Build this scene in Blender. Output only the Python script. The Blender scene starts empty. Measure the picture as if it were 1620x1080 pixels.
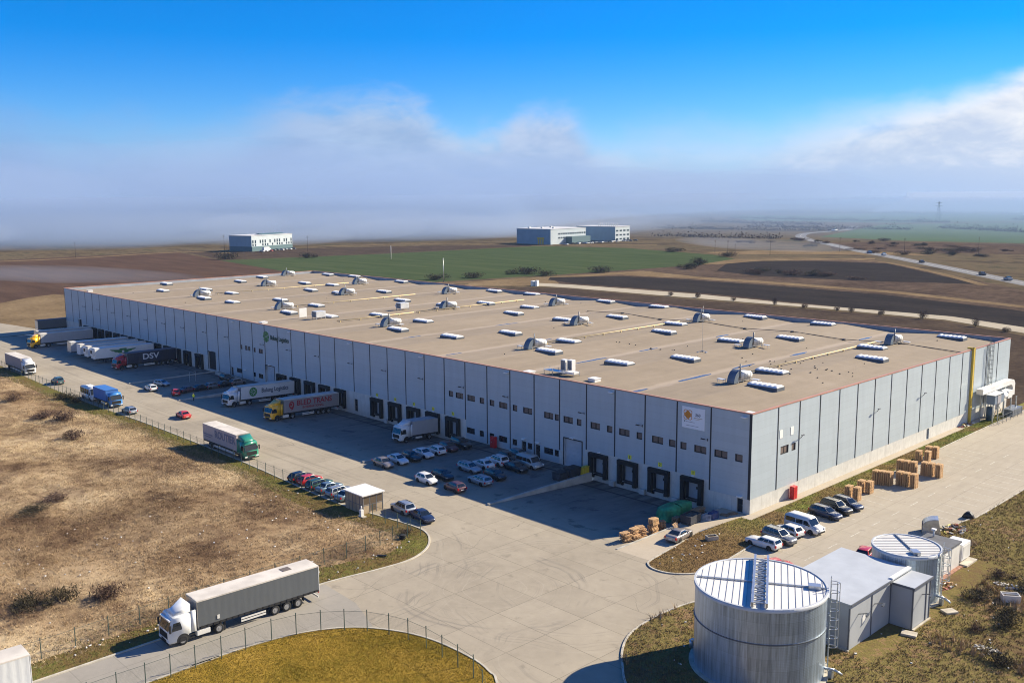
import bpy, bmesh, math, random
import numpy as np
from mathutils import Vector, Matrix
R_ = math.radians
rng = random.Random(7)
scene = bpy.context.scene
COL = scene.collection

# ------------------------------------------------------------------ camera
CAM_LOC = Vector((70.657, -113.532, 44.861))
_yaw, _pit, _rol = R_(136.3118), R_(-8.744), R_(-0.3893)
_f = Vector((math.cos(_pit)*math.cos(_yaw), math.cos(_pit)*math.sin(_yaw), math.sin(_pit)))
_r = _f.cross(Vector((0, 0, 1))).normalized()
_u = _r.cross(_f)
_r2 = _r*math.cos(_rol) + _u*math.sin(_rol)
_u2 = -_r*math.sin(_rol) + _u*math.cos(_rol)
cd = bpy.data.cameras.new("camera")
cam = bpy.data.objects.new("camera", cd)
COL.objects.link(cam)
cam.matrix_world = Matrix(((_r2.x, _u2.x, -_f.x, CAM_LOC.x), (_r2.y, _u2.y, -_f.y, CAM_LOC.y), (_r2.z, _u2.z, -_f.z, CAM_LOC.z), (0, 0, 0, 1)))
cd.sensor_width = 36.0
cd.lens = 36.0*1514.14/1620.0
cd.clip_start = 0.5
cd.clip_end = 20000
scene.camera = cam

# ------------------------------------------------------------------ exposure
scene.view_settings.view_transform = 'Standard'
scene.view_settings.look = 'None'
scene.view_settings.exposure = 1.05
scene.view_settings.gamma = 1.0
scene.cycles.filter_width = 1.05
scene.cycles.max_bounces = 6
scene.cycles.volume_bounces = 2
scene.cycles.transparent_max_bounces = 12
scene.cycles.caustics_reflective = False
scene.cycles.caustics_refractive = False

# ------------------------------------------------------------------ node helpers
class NT:
    def __init__(self, tree):
        self.t = tree
    def n(self, typ, **kw):
        nd = self.t.nodes.new(typ)
        for k, v in kw.items():
            setattr(nd, k, v)
        return nd
    def put(self, sock, v):
        if v is None:
            return
        if hasattr(v, 'is_output'):
            self.t.links.new(v, sock)
        else:
            if sock.type == 'RGBA' and not hasattr(v, '__len__'):
                v = (v, v, v, 1)
            elif sock.type == 'RGBA' and len(v) == 3:
                v = (*v, 1)
            sock.default_value = v
    def m(self, op, a, b=None, c=None, clamp=False):
        nd = self.n('ShaderNodeMath', operation=op, use_clamp=clamp)
        for i, v in enumerate((a, b, c)):
            self.put(nd.inputs[i], v)
        return nd.outputs[0]
    def vm(self, op, a, b=None, out=0):
        nd = self.n('ShaderNodeVectorMath', operation=op)
        self.put(nd.inputs[0], a); self.put(nd.inputs[1], b)
        return nd.outputs['Value'] if out == 'v' else nd.outputs[0]
    def mix(self, fac, a, b, blend='MIX'):
        nd = self.n('ShaderNodeMix', data_type='RGBA', blend_type=blend)
        self.put(nd.inputs[0], fac); self.put(nd.inputs[6], a); self.put(nd.inputs[7], b)
        return nd.outputs[2]
    def noise(self, vec, scale, detail=3, rough=0.55, out='Fac', dist=0.0):
        nd = self.n('ShaderNodeTexNoise')
        self.put(nd.inputs['Vector'], vec)
        nd.inputs['Scale'].default_value = scale
        nd.inputs['Detail'].default_value = detail
        nd.inputs['Roughness'].default_value = rough
        nd.inputs['Distortion'].default_value = dist
        return nd.outputs[out]
    def sstep(self, lo, hi, x):
        nd = self.n('ShaderNodeMapRange', interpolation_type='SMOOTHSTEP')
        self.put(nd.inputs[0], x); self.put(nd.inputs[1], lo); self.put(nd.inputs[2], hi)
        return nd.outputs[0]
    def ramp(self, fac, stops):
        nd = self.n('ShaderNodeValToRGB')
        el = nd.color_ramp.elements
        while len(el) < len(stops):
            el.new(0.5)
        for e, (p, c) in zip(el, stops):
            e.position = p
            e.color = (*c, 1) if hasattr(c, '__len__') else (c, c, c, 1)
        self.put(nd.inputs[0], fac)
        return nd.outputs[0]
    def fcurve(self, x, pts):
        nd = self.n('ShaderNodeFloatCurve')
        cv = nd.mapping.curves[0]
        while len(cv.points) < len(pts):
            cv.points.new(0.5, 0.5)
        for p, (a, b) in zip(cv.points, pts):
            p.location = (a, b)
        nd.mapping.update()
        self.put(nd.inputs['Value'], x)
        return nd.outputs[0]
    def xyz(self, v):
        nd = self.n('ShaderNodeSeparateXYZ'); self.put(nd.inputs[0], v)
        return nd.outputs
    def vec(self, x, y, z):
        nd = self.n('ShaderNodeCombineXYZ')
        for i, v in enumerate((x, y, z)):
            self.put(nd.inputs[i], v)
        return nd.outputs[0]

def lin(r, g, b):
    f = lambda c: c/12.92 if c <= 0.04045 else ((c+0.055)/1.055)**2.4
    return (f(r/255), f(g/255), f(b/255))

# ------------------------------------------------------------------ sky with a low fog-cloud bank
SUN_EL, SUN_AZ = R_(30.3), R_(68.7)          # azimuth measured from +X towards +Y
world = bpy.data.worlds.new("World")
scene.world = world
world.use_nodes = True
wt = NT(world.node_tree)
world.node_tree.nodes.clear()
wout = wt.n('ShaderNodeOutputWorld')
wbg = wt.n('ShaderNodeBackground')
sky = wt.n('ShaderNodeTexSky', sky_type='NISHITA')
sky.sun_disc = False
sky.sun_elevation = SUN_EL
sky.sun_rotation = math.pi/2 - SUN_AZ
sky.altitude = 100
sky.air_density = 1.0
sky.dust_density = 0.0
sky.ozone_density = 5.0
SKY_STRENGTH = 0.076
dirv = wt.n('ShaderNodeTexCoord').outputs['Generated']
hs = wt.n('ShaderNodeHueSaturation')
hs.inputs['Saturation'].default_value = 1.3
hs.inputs['Value'].default_value = 1.0
wt.put(hs.inputs['Color'], wt.mix(1.0, sky.outputs[0], (0.66, 0.77, 1.04), 'MULTIPLY'))
fh = Vector((math.cos(_yaw), math.sin(_yaw), 0)); rh = Vector((math.sin(_yaw), -math.cos(_yaw), 0))
dx, dy, dz = wt.xyz(dirv)
df = wt.vm('DOT_PRODUCT', dirv, fh, 'v')
dr = wt.vm('DOT_PRODUCT', dirv, rh, 'v')
az = wt.m('ARCTAN2', dr, df)
horiz = wt.m('SQRT', wt.m('ADD', wt.m('MULTIPLY', dx, dx), wt.m('MULTIPLY', dy, dy)))
el = wt.m('DIVIDE', dz, wt.m('MAXIMUM', horiz, 0.01))
A0, A1 = -0.75, 0.75
def a01(u): return (math.atan((u-810)/1500.0) - A0)/(A1 - A0)
def e01(v): return math.tan(math.atan((540-v)/1514.0) + _pit)/0.2
tops = [(-400, 215), (0, 208), (60, 215), (130, 236), (220, 232), (330, 236), (430, 195), (560, 165), (640, 165), (700, 198), (760, 222), (830, 185), (880, 180), (920, 210), (980, 245), (1060, 240), (1130, 245), (1250, 222), (1330, 203), (1400, 188), (1500, 172), (1570, 152), (1620, 136), (1900, 120)]
azn = wt.m('DIVIDE', wt.m('SUBTRACT', az, A0), A1 - A0, clamp=True)
ctop = wt.fcurve(azn, [(0.0, e01(215))] + [(a01(u), e01(v)) for u, v in tops if 0 < a01(u) < 1] + [(1.0, e01(170))])
elc = wt.m('DIVIDE', el, 0.2)
sv = wt.vec(wt.m('MULTIPLY', az, 1.0), wt.m('MULTIPLY', el, 2.2), 0.0)
n1 = wt.noise(sv, 11.0, 6, 0.6, dist=0.4)
n2 = wt.noise(sv, 30.0, 5, 0.6, dist=0.6)
nn = wt.m('ADD', wt.m('MULTIPLY', wt.m('SUBTRACT', n1, 0.5), 0.34), wt.m('MULTIPLY', wt.m('SUBTRACT', n2, 0.5), 0.16))
back = wt.m('MULTIPLY', wt.sstep(0.15, -0.45, wt.m('DIVIDE', df, wt.m('MAXIMUM', horiz, 0.01))), 2.4)     # added unseen cloud behind the camera, brightens the shaded facade
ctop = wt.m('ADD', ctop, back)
amp = wt.fcurve(azn, [(0, 0.8), (a01(300), 0.8), (a01(640), 0.9), (a01(1000), 0.8), (a01(1300), 0.4), (a01(1620), 0.28), (1, 0.3)])
nn = wt.m('MULTIPLY', nn, amp)
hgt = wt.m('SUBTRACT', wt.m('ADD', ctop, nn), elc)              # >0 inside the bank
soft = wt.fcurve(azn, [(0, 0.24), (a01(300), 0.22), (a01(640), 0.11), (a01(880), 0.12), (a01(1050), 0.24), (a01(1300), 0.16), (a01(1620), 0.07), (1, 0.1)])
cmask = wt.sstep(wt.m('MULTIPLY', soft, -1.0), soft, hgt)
thin = wt.m('MULTIPLY', wt.fcurve(azn, [(0, 0.95), (a01(0), 0.93), (a01(800), 0.96), (a01(1050), 0.93), (a01(1620), 0.97), (1, 0.97)]), cmask)
lowc = wt.ramp(azn, [(0.0, lin(130, 161, 213)), (a01(150), lin(136, 166, 215)), (a01(620), lin(158, 185, 223)), (a01(850), lin(168, 191, 227)), (a01(1150), lin(178, 199, 231)), (a01(1620), lin(208, 219, 239))])
hic = wt.ramp(azn, [(0.0, lin(128, 165, 222)), (a01(150), lin(140, 174, 226)), (a01(620), lin(184, 206, 236)), (a01(850), lin(196, 212, 239)), (a01(1150), lin(200, 216, 241)), (a01(1400), lin(236, 241, 249)), (a01(1560), lin(252, 252, 253)), (1.0, lin(246, 248, 252))])
hf = wt.m('ADD', wt.m('DIVIDE', elc, wt.m('MAXIMUM', ctop, 0.05)), wt.m('ADD', wt.m('MULTIPLY', wt.m('SUBTRACT', n1, 0.5), 2.2), wt.m('MULTIPLY', wt.m('SUBTRACT', n2, 0.5), 0.9)))
basec = wt.ramp(azn, [(0.0, lin(141, 171, 217)), (a01(50), lin(141, 171, 218)), (a01(400), lin(143, 173, 220)), (a01(800), lin(146, 176, 222)), (a01(1100), lin(154, 183, 226)), (a01(1300), lin(175, 199, 237)), (a01(1620), lin(190, 208, 238))])
ccol = wt.mix(wt.sstep(0.25, 1.05, hf), lowc, hic)
ccol = wt.mix(wt.sstep(0.034, 0.0, wt.m('ADD', el, wt.m('MULTIPLY', wt.m('SUBTRACT', n1, 0.5), 0.02))), ccol, basec)
gain = 2.0**scene.view_settings.exposure
cscale = wt.vm('SCALE', ccol, None)
cscale.node.inputs['Scale'].default_value = 1.0/gain
skys = wt.vm('SCALE', hs.outputs[0], None)
skys.node.inputs['Scale'].default_value = SKY_STRENGTH
below = wt.sstep(0.0, -0.01, el)
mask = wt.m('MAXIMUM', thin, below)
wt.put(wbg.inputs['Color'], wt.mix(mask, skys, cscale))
wbg.inputs['Strength'].default_value = 1.0
world.node_tree.links.new(wbg.outputs[0], wout.inputs[0])

# ------------------------------------------------------------------ sun
sd = bpy.data.lights.new("sun", 'SUN')
sd.energy = 5.0
sd.angle = R_(0.5)
sd.color = (1.0, 0.875, 0.65)
sun = bpy.data.objects.new("sun", sd)
COL.objects.link(sun)
sdir = Vector((math.cos(SUN_EL)*math.cos(SUN_AZ), math.cos(SUN_EL)*math.sin(SUN_AZ), math.sin(SUN_EL)))
sun.rotation_euler = sdir.to_track_quat('Z', 'Y').to_euler()
sun.location = (0, 0, 300)

# ------------------------------------------------------------------ mesh helpers
class MB:
    """collects faces; build() links them as ONE mesh object"""
    def __init__(self):
        self.v, self.f, self.m, self.s = [], [], [], []
    def face(self, pts, mi=0, smooth=False):
        i = len(self.v)
        self.v += [tuple(p) for p in pts]
        self.f.append(tuple(range(i, i+len(pts)))); self.m.append(mi); self.s.append(smooth)
    def mesh(self, vs, fs, mi=0, smooth=False):
        i = len(self.v)
        self.v += [tuple(p) for p in vs]
        for f in fs:
            self.f.append(tuple(a+i for a in f)); self.m.append(mi); self.s.append(smooth)
    def box(self, a, b, mi=0, M=None):
        x0, y0, z0 = a; x1, y1, z1 = b
        vs = [Vector(p) for p in ((x0,y0,z0),(x1,y0,z0),(x1,y1,z0),(x0,y1,z0),(x0,y0,z1),(x1,y0,z1),(x1,y1,z1),(x0,y1,z1))]
        if M is not None:
            vs = [M @ p for p in vs]
        self.mesh(vs, [(3,2,1,0),(4,5,6,7),(0,1,5,4),(1,2,6,5),(2,3,7,6),(3,0,4,7)], mi)
    def bar(self, p, q, w, h, mi=0):
        p, q = Vector(p), Vector(q); d = q-p; L = d.length
        z = d.normalized(); up = Vector((0,0,1)) if abs(z.z) < .95 else Vector((1,0,0))
        x = up.cross(z).normalized(); y = z.cross(x)
        M = Matrix(((x.x,y.x,z.x,p.x),(x.y,y.y,z.y,p.y),(x.z,y.z,z.z,p.z),(0,0,0,1)))
        self.box((-w/2,-h/2,0),(w/2,h/2,L), mi, M)
    def cyl(self, p, q, r, n=12, mi=0, r2=None, caps=True, smooth=True):
        p, q = Vector(p), Vector(q); z = (q-p).normalized()
        up = Vector((0,0,1)) if abs(z.z) < .95 else Vector((1,0,0))
        x = up.cross(z).normalized(); y = z.cross(x); r2 = r if r2 is None else r2
        ring = [(math.cos(2*math.pi*i/n), math.sin(2*math.pi*i/n)) for i in range(n)]
        vs = [p + x*c*r + y*s*r for c, s in ring] + [q + x*c*r2 + y*s*r2 for c, s in ring]
        self.mesh(vs, [(i,(i+1)%n,n+(i+1)%n,n+i) for i in range(n)], mi, smooth)
        if caps:
            self.mesh(vs[:n], [tuple(range(n-1,-1,-1))], mi); self.mesh(vs[n:], [tuple(range(n))], mi)
    def tube(self, pts, r, n=8, mi=0):
        for a, b in zip(pts, pts[1:]):
            self.cyl(a, b, r, n, mi)
    def prism(self, poly, lo, hi, axis='z', mi=0, cap_mi=None):
        """poly: 2D outline; axis z -> (x,y), y -> (x,z), x -> (y,z)"""
        def P(a, b, t):
            return {'z': (a,b,t), 'y': (a,t,b), 'x': (t,a,b)}[axis]
        n = len(poly)
        vs = [P(a,b,lo) for a,b in poly] + [P(a,b,hi) for a,b in poly]
        self.mesh(vs, [(i,(i+1)%n,n+(i+1)%n,n+i) for i in range(n)], mi)
        cm = mi if cap_mi is None else cap_mi
        self.mesh(vs[:n], [tuple(range(n-1,-1,-1))], cm); self.mesh(vs[n:], [tuple(range(n))], cm)
    def build(self, name, mats, parent=None, bevel=0.0, smooth_angle=None, recalc=True):
        me = bpy.data.meshes.new(name)
        me.from_pydata(self.v, [], self.f)
        mats = mats if isinstance(mats, (list, tuple)) else [mats]
        for mt in mats:
            me.materials.append(mt)
        me.polygons.foreach_set('material_index', self.m)
        me.polygons.foreach_set('use_smooth', self.s)
        bm = bmesh.new(); bm.from_mesh(me)
        bmesh.ops.remove_doubles(bm, verts=bm.verts, dist=1e-4)
        if recalc:
            bmesh.ops.recalc_face_normals(bm, faces=bm.faces)
        if bevel:
            es = [e for e in bm.edges if len(e.link_faces) == 2 and e.calc_face_angle(0) > R_(28)]
            bmesh.ops.bevel(bm, geom=es, offset=bevel, segments=2, affect='EDGES', clamp_overlap=True)
            if smooth_angle:
                for f in bm.faces: f.smooth = True
        bm.to_mesh(me); bm.free()
        o = bpy.data.objects.new(name, me)
        COL.objects.link(o)
        if parent is not None:
            o.parent = parent
        return o

def tag(o, label=None, cat=None, group=None, kind=None):
    if label: o['label'] = label
    if cat: o['category'] = cat
    if group: o['group'] = group
    if kind: o['kind'] = kind
    return o
def struct(o): return tag(o, kind='structure')
def empty(name, loc=(0,0,0), rz=0.0, label=None, cat=None, group=None):
    o = bpy.data.objects.new(name, None)
    o.empty_display_size = 0.5
    COL.objects.link(o)
    o.location = loc; o.rotation_euler = (0, 0, rz)
    return tag(o, label, cat, group)
def copy_tree(o, parent=None):
    c = o.copy(); COL.objects.link(c)
    if parent is not None: c.parent = parent
    for ch in o.children:
        copy_tree(ch, c)
    return c
def text(body, size, loc, rot, mt, parent, name='lettering', bold=0.0, sx=1.0, extrude=0.01, align='CENTER'):
    cu = bpy.data.curves.new(name, 'FONT')
    cu.body = body; cu.size = size; cu.extrude = extrude; cu.offset = bold
    cu.align_x = align; cu.align_y = 'CENTER'; cu.resolution_u = 4
    cu.materials.append(mt)
    tmp = bpy.data.objects.new(name, cu); COL.objects.link(tmp)
    me = bpy.data.meshes.new_from_object(tmp)
    COL.objects.unlink(tmp); bpy.data.objects.remove(tmp); bpy.data.curves.remove(cu)
    me.name = name
    o = bpy.data.objects.new(name, me); COL.objects.link(o)
    o.location = loc; o.rotation_euler = rot; o.scale = (sx, 1, 1)
    if parent is not None: o.parent = parent
    return o

# ------------------------------------------------------------------ materials
MC = {}
def mat(name, col, rough=0.6, metal=0.0, var=0.0, vscale=1.0, bump=0.0, bscale=20.0, spec=0.5, coat=0.0, dirt=0.0):
    """plain surface with fine colour mottling and bump"""
    if name in MC: return MC[name]
    m = bpy.data.materials.new(name); m.use_nodes = True
    t = NT(m.node_tree); b = m.node_tree.nodes['Principled BSDF']
    b.inputs['Roughness'].default_value = rough; b.inputs['Metallic'].default_value = metal
    b.inputs['Specular IOR Level'].default_value = spec
    b.inputs['Coat Weight'].default_value = coat
    pos = t.n('ShaderNodeTexCoord').outputs['Object']
    c = col
    if var:
        nz = t.noise(pos, vscale, 4)
        lo = tuple(x*(1-var) for x in col); hi = tuple(min(1, x*(1+var)) for x in col)
        c = t.mix(t.sstep(0.3, 0.7, nz), lo, hi)
    if dirt:
        nz2 = t.noise(pos, vscale*4, 5, 0.7)
        c = t.mix(t.m('MULTIPLY', t.sstep(0.5, 0.75, nz2), dirt), c, (0.12, 0.10, 0.08))
    t.put(b.inputs['Base Color'], c)
    if bump:
        bn = t.n('ShaderNodeBump'); bn.inputs['Strength'].default_value = bump; bn.inputs['Distance'].default_value = 0.05
        t.put(bn.inputs['Height'], t.noise(pos, bscale, 3)); t.put(b.inputs['Normal'], bn.outputs[0])
    MC[name] = m
    return m
def newmat(name):
    m = bpy.data.materials.new(name); m.use_nodes = True
    MC[name] = m
    return m, NT(m.node_tree), m.node_tree.nodes['Principled BSDF']
# ================================================================== GROUND
from mathutils.geometry import tessellate_polygon
def sheet(name, outline, z, m):
    pts = [Vector((x, y, 0)) for x, y in outline]
    tris = tessellate_polygon([pts])
    mb = MB()
    zf = z if callable(z) else (lambda x, y: z)
    mb.mesh([(p.x, p.y, zf(p.x, p.y)) for p in pts], tris, 0)
    o = mb.build(name, m)
    for p in o.data.polygons:
        if p.normal.z < 0: p.flip()
    return struct(o)

def arc_pts(pts, n=6):
    """Catmull-Rom smoothing of an open polyline"""
    out = []
    P = [pts[0]] + list(pts) + [pts[-1]]
    for i in range(1, len(P)-2):
        p0, p1, p2, p3 = (np.array(P[i+k], float) for k in (-1, 0, 1, 2))
        for j in range(n):
            t = j/n
            out.append(tuple(0.5*((2*p1)+(-p0+p2)*t+(2*p0-5*p1+4*p2-p3)*t*t+(-p0+3*p1-3*p2+p3)*t**3)))
    out.append(tuple(map(float, pts[-1])))
    return out

def ground_mat(name, stops, scale=0.12, scale2=1.6, mixw=0.45, rough=0.95, bump=0.5, bscale=3.0, streak=None, extra=None):
    m, t, b = newmat(name)
    pos = t.n('ShaderNodeNewGeometry').outputs['Position']
    v = pos
    if streak:
        mp = t.n('ShaderNodeMapping'); t.put(mp.inputs[0], pos)
        mp.inputs['Rotation'].default_value = (0, 0, R_(streak[0])); mp.inputs['Scale'].default_value = (1, streak[1], 1)
        v = mp.outputs[0]
    a = t.noise(v, scale, 5, 0.6)
    c = t.noise(v, scale2, 5, 0.65)
    fac = t.m('ADD', t.m('MULTIPLY', a, 1-mixw), t.m('MULTIPLY', c, mixw))
    col = t.ramp(fac, stops)
    if extra: col = extra(t, pos, col)
    t.put(b.inputs['Base Color'], col)
    b.inputs['Roughness'].default_value = rough
    b.inputs['Specular IOR Level'].default_value = 0.0 if rough > 0.93 else 0.12
    if bump:
        bn = t.n('ShaderNodeBump'); bn.inputs['Strength'].default_value = bump; bn.inputs['Distance'].default_value = 0.15
        t.put(bn.inputs['Height'], t.noise(v, bscale, 4, 0.7)); t.put(b.inputs['Normal'], bn.outputs[0])
    return m

# --- concrete of yard and roads
def concrete_extra(t, pos, col):
    # slab joints every 6 m, oil spots, sweeping tyre marks round the junction
    mp = t.n('ShaderNodeMapping'); t.put(mp.inputs[0], pos); mp.inputs['Location'].default_value = (1.5, 2.2, 0)
    br = t.n('ShaderNodeTexBrick', offset=0.0)
    t.put(br.inputs['Vector'], mp.outputs[0])
    br.inputs['Color1'].default_value = (0.47, 0.47, 0.47, 1); br.inputs['Color2'].default_value = (0.56, 0.56, 0.56, 1); br.inputs['Mortar'].default_value = (0.17, 0.17, 0.17, 1)
    br.inputs['Scale'].default_value = 1.0; br.inputs['Brick Width'].default_value = 7.2; br.inputs['Row Height'].default_value = 5.6
    br.inputs['Mortar Size'].default_value = 0.05; br.inputs['Mortar Smooth'].default_value = 0.6
    wear = t.m('MULTIPLY', t.noise(pos, 0.09, 3), 1.15, clamp=True)
    col = t.mix(t.m('MULTIPLY', wear, 0.95), col, t.mix(1.0, col, t.vm('SCALE', br.outputs[0], None), 'OVERLAY'))
    spots = t.sstep(0.60, 0.74, t.noise(pos, 0.42, 4, 0.6))
    col = t.mix(t.m('MULTIPLY', spots, 0.40), col, (0.13, 0.115, 0.095))
    big = t.noise(pos, 0.045, 4, 0.6)
    col = t.mix(t.m('MULTIPLY', t.sstep(0.5, 0.72, big), 0.35), col, (0.20, 0.175, 0.14))
    vo = t.n('ShaderNodeTexVoronoi', feature='DISTANCE_TO_EDGE'); vo.inputs['Scale'].default_value = 0.11
    wv = t.vm('ADD', pos, t.vm('SCALE', t.noise(pos, 0.35, 4, 0.6, out='Color'), None)); t.put(vo.inputs['Vector'], wv)
    crack = t.m('MULTIPLY', t.sstep(0.0042, 0.001, vo.outputs['Distance']), t.sstep(0.5, 0.6, t.noise(pos, 0.06, 2)))
    col = t.mix(t.m('MULTIPLY', crack, 0.6), col, (0.11, 0.10, 0.085))
    lane = t.noise(t.vec(t.m('MULTIPLY', t.xyz(pos)[0], 0.02), t.xyz(pos)[1], 0.0), 0.9, 4, 0.65)
    lm = t.m('MULTIPLY', t.sstep(-40.0, -37.0, t.xyz(pos)[1]), t.sstep(-30.0, -45.0, t.xyz(pos)[0]))
    col = t.mix(t.m('MULTIPLY', t.m('MULTIPLY', t.sstep(0.52, 0.72, lane), lm), 0.40), col, (0.15, 0.135, 0.11))
    for cx, cy, r0, r1 in ((-6.5, -43.0, 2.0, 14.0), (0.0, -36.0, 6.0, 19.0), (12.0, -47.5, 6.0, 13.0), (-34.0, -60.0, 17.0, 30.0)):
        d = t.vm('DISTANCE', pos, (cx, cy, 0.0), 'v')
        wob = t.m('MULTIPLY', t.noise(pos, 0.12, 2), 3.4)
        rn = t.noise(t.vec(t.m('ADD', d, wob), 0.37*cx, 0.0), 1.7, 3, 0.7)
        ring = t.sstep(0.52, 0.66, rn)
        band = t.m('MULTIPLY', t.sstep(r0, r0+1.5, d), t.sstep(r1, r1-3.0, d))
        brk = t.sstep(0.42, 0.62, t.noise(pos, 0.16, 2))
        col = t.mix(t.m('MULTIPLY', t.m('MULTIPLY', ring, band), t.m('MULTIPLY', brk, 0.42)), col, (0.14, 0.13, 0.12))
        pale = t.sstep(0.40, 0.26, rn)
        col = t.mix(t.m('MULTIPLY', t.m('MULTIPLY', pale, band), 0.6), col, (0.52, 0.48, 0.42))
    return col
CONC = [(0.25, (0.245, 0.215, 0.17)), (0.45, (0.318, 0.28, 0.222)), (0.6, (0.36, 0.318, 0.252)), (0.8, (0.405, 0.36, 0.29))]
M_yard = ground_mat('yard_concrete', CONC, 0.05, 0.7, 0.35, 0.85, 0.12, 9.0, extra=concrete_extra)
def lane_extra(t, pos, col):
    mp = t.n('ShaderNodeMapping'); t.put(mp.inputs[0], pos); mp.inputs['Location'].default_value = (3.0, 1.0, 0)
    br = t.n('ShaderNodeTexBrick', offset=0.0); t.put(br.inputs['Vector'], mp.outputs[0])
    br.inputs['Color1'].default_value = (0.5, 0.5, 0.5, 1); br.inputs['Color2'].default_value = (0.55, 0.55, 0.55, 1); br.inputs['Mortar'].default_value = (0.3, 0.3, 0.3, 1)
    br.inputs['Scale'].default_value = 1.0; br.inputs['Brick Width'].default_value = 5.0; br.inputs['Row Height'].default_value = 4.2; br.inputs['Mortar Size'].default_value = 0.04
    col = t.mix(0.5, col, br.outputs[0], 'OVERLAY')
    spots = t.sstep(0.62, 0.74, t.noise(pos, 0.6, 4, 0.6))
    return t.mix(t.m('MULTIPLY', spots, 0.35), col, (0.13, 0.12, 0.11))
M_lot = ground_mat('lot_concrete', [(0.3, (0.31, 0.275, 0.22)), (0.5, (0.37, 0.328, 0.265)), (0.75, (0.43, 0.385, 0.315))], 0.06, 1.1, 0.4, 0.85, 0.1, 8.0, streak=(62, 0.25), extra=lane_extra)
M_lane = ground_mat('lane_concrete', [(0.3, (0.235, 0.22, 0.195)), (0.5, (0.285, 0.265, 0.235)), (0.75, (0.33, 0.305, 0.27))], 0.08, 1.2, 0.35, 0.85, 0.1, 8.0, extra=lane_extra)
M_pathc = ground_mat('path_concrete', [(0.3, (0.38, 0.33, 0.26)), (0.7, (0.47, 0.41, 0.33))], 0.2, 2.0, 0.4, 0.85, 0.1, 8.0)
def pit_extra(t, pos, col):
    # darker tyre rub and drain line close to the docks
    px, py, pz = t.xyz(pos)
    near = t.sstep(-7.5, -1.0, py)
    st = t.noise(t.vec(t.m('MULTIPLY', px, 0.9), t.m('MULTIPLY', py, 0.12), 0), 0.8, 4, 0.7)
    col = t.mix(t.m('MULTIPLY', t.m('MULTIPLY', t.m('ADD', t.m('MULTIPLY', near, .75), .25), t.sstep(0.38, 0.62, st)), 0.8), col, (0.06, 0.055, 0.05))
    col = t.mix(t.sstep(-13.0, -21.8, py), col, t.mix(t.noise(pos, 0.7, 5, 0.6), (0.27, 0.24, 0.19), (0.37, 0.33, 0.26)))
    dr = t.m('MULTIPLY', t.sstep(0.35, 0.12, t.m('ABSOLUTE', t.m('ADD', py, 3.4))), 0.8)
    col = t.mix(dr, col, (0.04, 0.04, 0.04))
    oil = t.sstep(0.56, 0.70, t.noise(pos, 0.33, 4, 0.65))
    return t.mix(t.m('MULTIPLY', oil, 0.65), col, (0.07, 0.065, 0.06))
M_pit = ground_mat('dock_apron_concrete', [(0.25, (0.15, 0.14, 0.125)), (0.5, (0.205, 0.19, 0.168)), (0.8, (0.27, 0.25, 0.22))], 0.07, 0.9, 0.4, 0.85, 0.1, 8.0, streak=(0, 0.3), extra=pit_extra)  # darker copy of the yard concrete, building shade put into the colour
M_asph = ground_mat('parking_asphalt', [(0.25, (0.15, 0.14, 0.125)), (0.5, (0.20, 0.187, 0.168)), (0.8, (0.26, 0.243, 0.218))], 0.1, 1.0, 0.4, 0.9, 0.1, 10.0, extra=pit_extra)

# --- soils, grass
M_terrain = ground_mat('terrain_soil', [(0.28, (0.035, 0.030, 0.022)), (0.42, (0.07, 0.055, 0.037)), (0.52, (0.13, 0.10, 0.062)), (0.6, (0.065, 0.06, 0.036)), (0.75, (0.15, 0.12, 0.075))], 0.012, 0.10, 0.4, 1.0, 0.0, streak=(30, 2.2))
M_plough = ground_mat('ploughed_soil', [(0.3, (0.055, 0.036, 0.028)), (0.5, (0.083, 0.053, 0.040)), (0.7, (0.12, 0.077, 0.054))], 0.02, 0.35, 0.4, 1.0, 0.6, 1.2, streak=(-24, 6.0))
M_black = ground_mat('burnt_stubble', [(0.3, (0.020, 0.018, 0.018)), (0.5, (0.032, 0.028, 0.027)), (0.66, (0.05, 0.042, 0.037)), (0.8, (0.10, 0.08, 0.06))], 0.03, 0.4, 0.5, 1.0, 0.6, 1.0, streak=(20, 2.5))
M_dark = ground_mat('dark_verge_soil', [(0.3, (0.035, 0.026, 0.022)), (0.5, (0.065, 0.048, 0.037)), (0.75, (0.12, 0.09, 0.062))], 0.06, 0.5, 0.5, 1.0, 0.6, 1.0)
M_crop = ground_mat('young_crop', [(0.3, (0.041, 0.059, 0.027)), (0.5, (0.055, 0.078, 0.035)), (0.75, (0.090, 0.101, 0.051))], 0.015, 0.3, 0.3, 1.0, 0.3, 1.5, streak=(-24, 8.0))
M_cropfar = ground_mat('far_crop', [(0.3, (0.065, 0.102, 0.056)), (0.7, (0.104, 0.145, 0.084))], 0.006, 0.05, 0.3, 1.0, 0.0)
M_scrub = ground_mat('scrub', [(0.28, (0.035, 0.025, 0.023)), (0.45, (0.070, 0.050, 0.039)), (0.6, (0.120, 0.087, 0.063)), (0.8, (0.220, 0.160, 0.109))], 0.03, 0.25, 0.5, 1.0, 0.5, 0.8)
M_straw = ground_mat('straw_strip', [(0.3, (0.10, 0.07, 0.04)), (0.55, (0.20, 0.145, 0.085)), (0.8, (0.33, 0.25, 0.15))], 0.05, 0.5, 0.5, 1.0, 0.5, 1.0)
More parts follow.
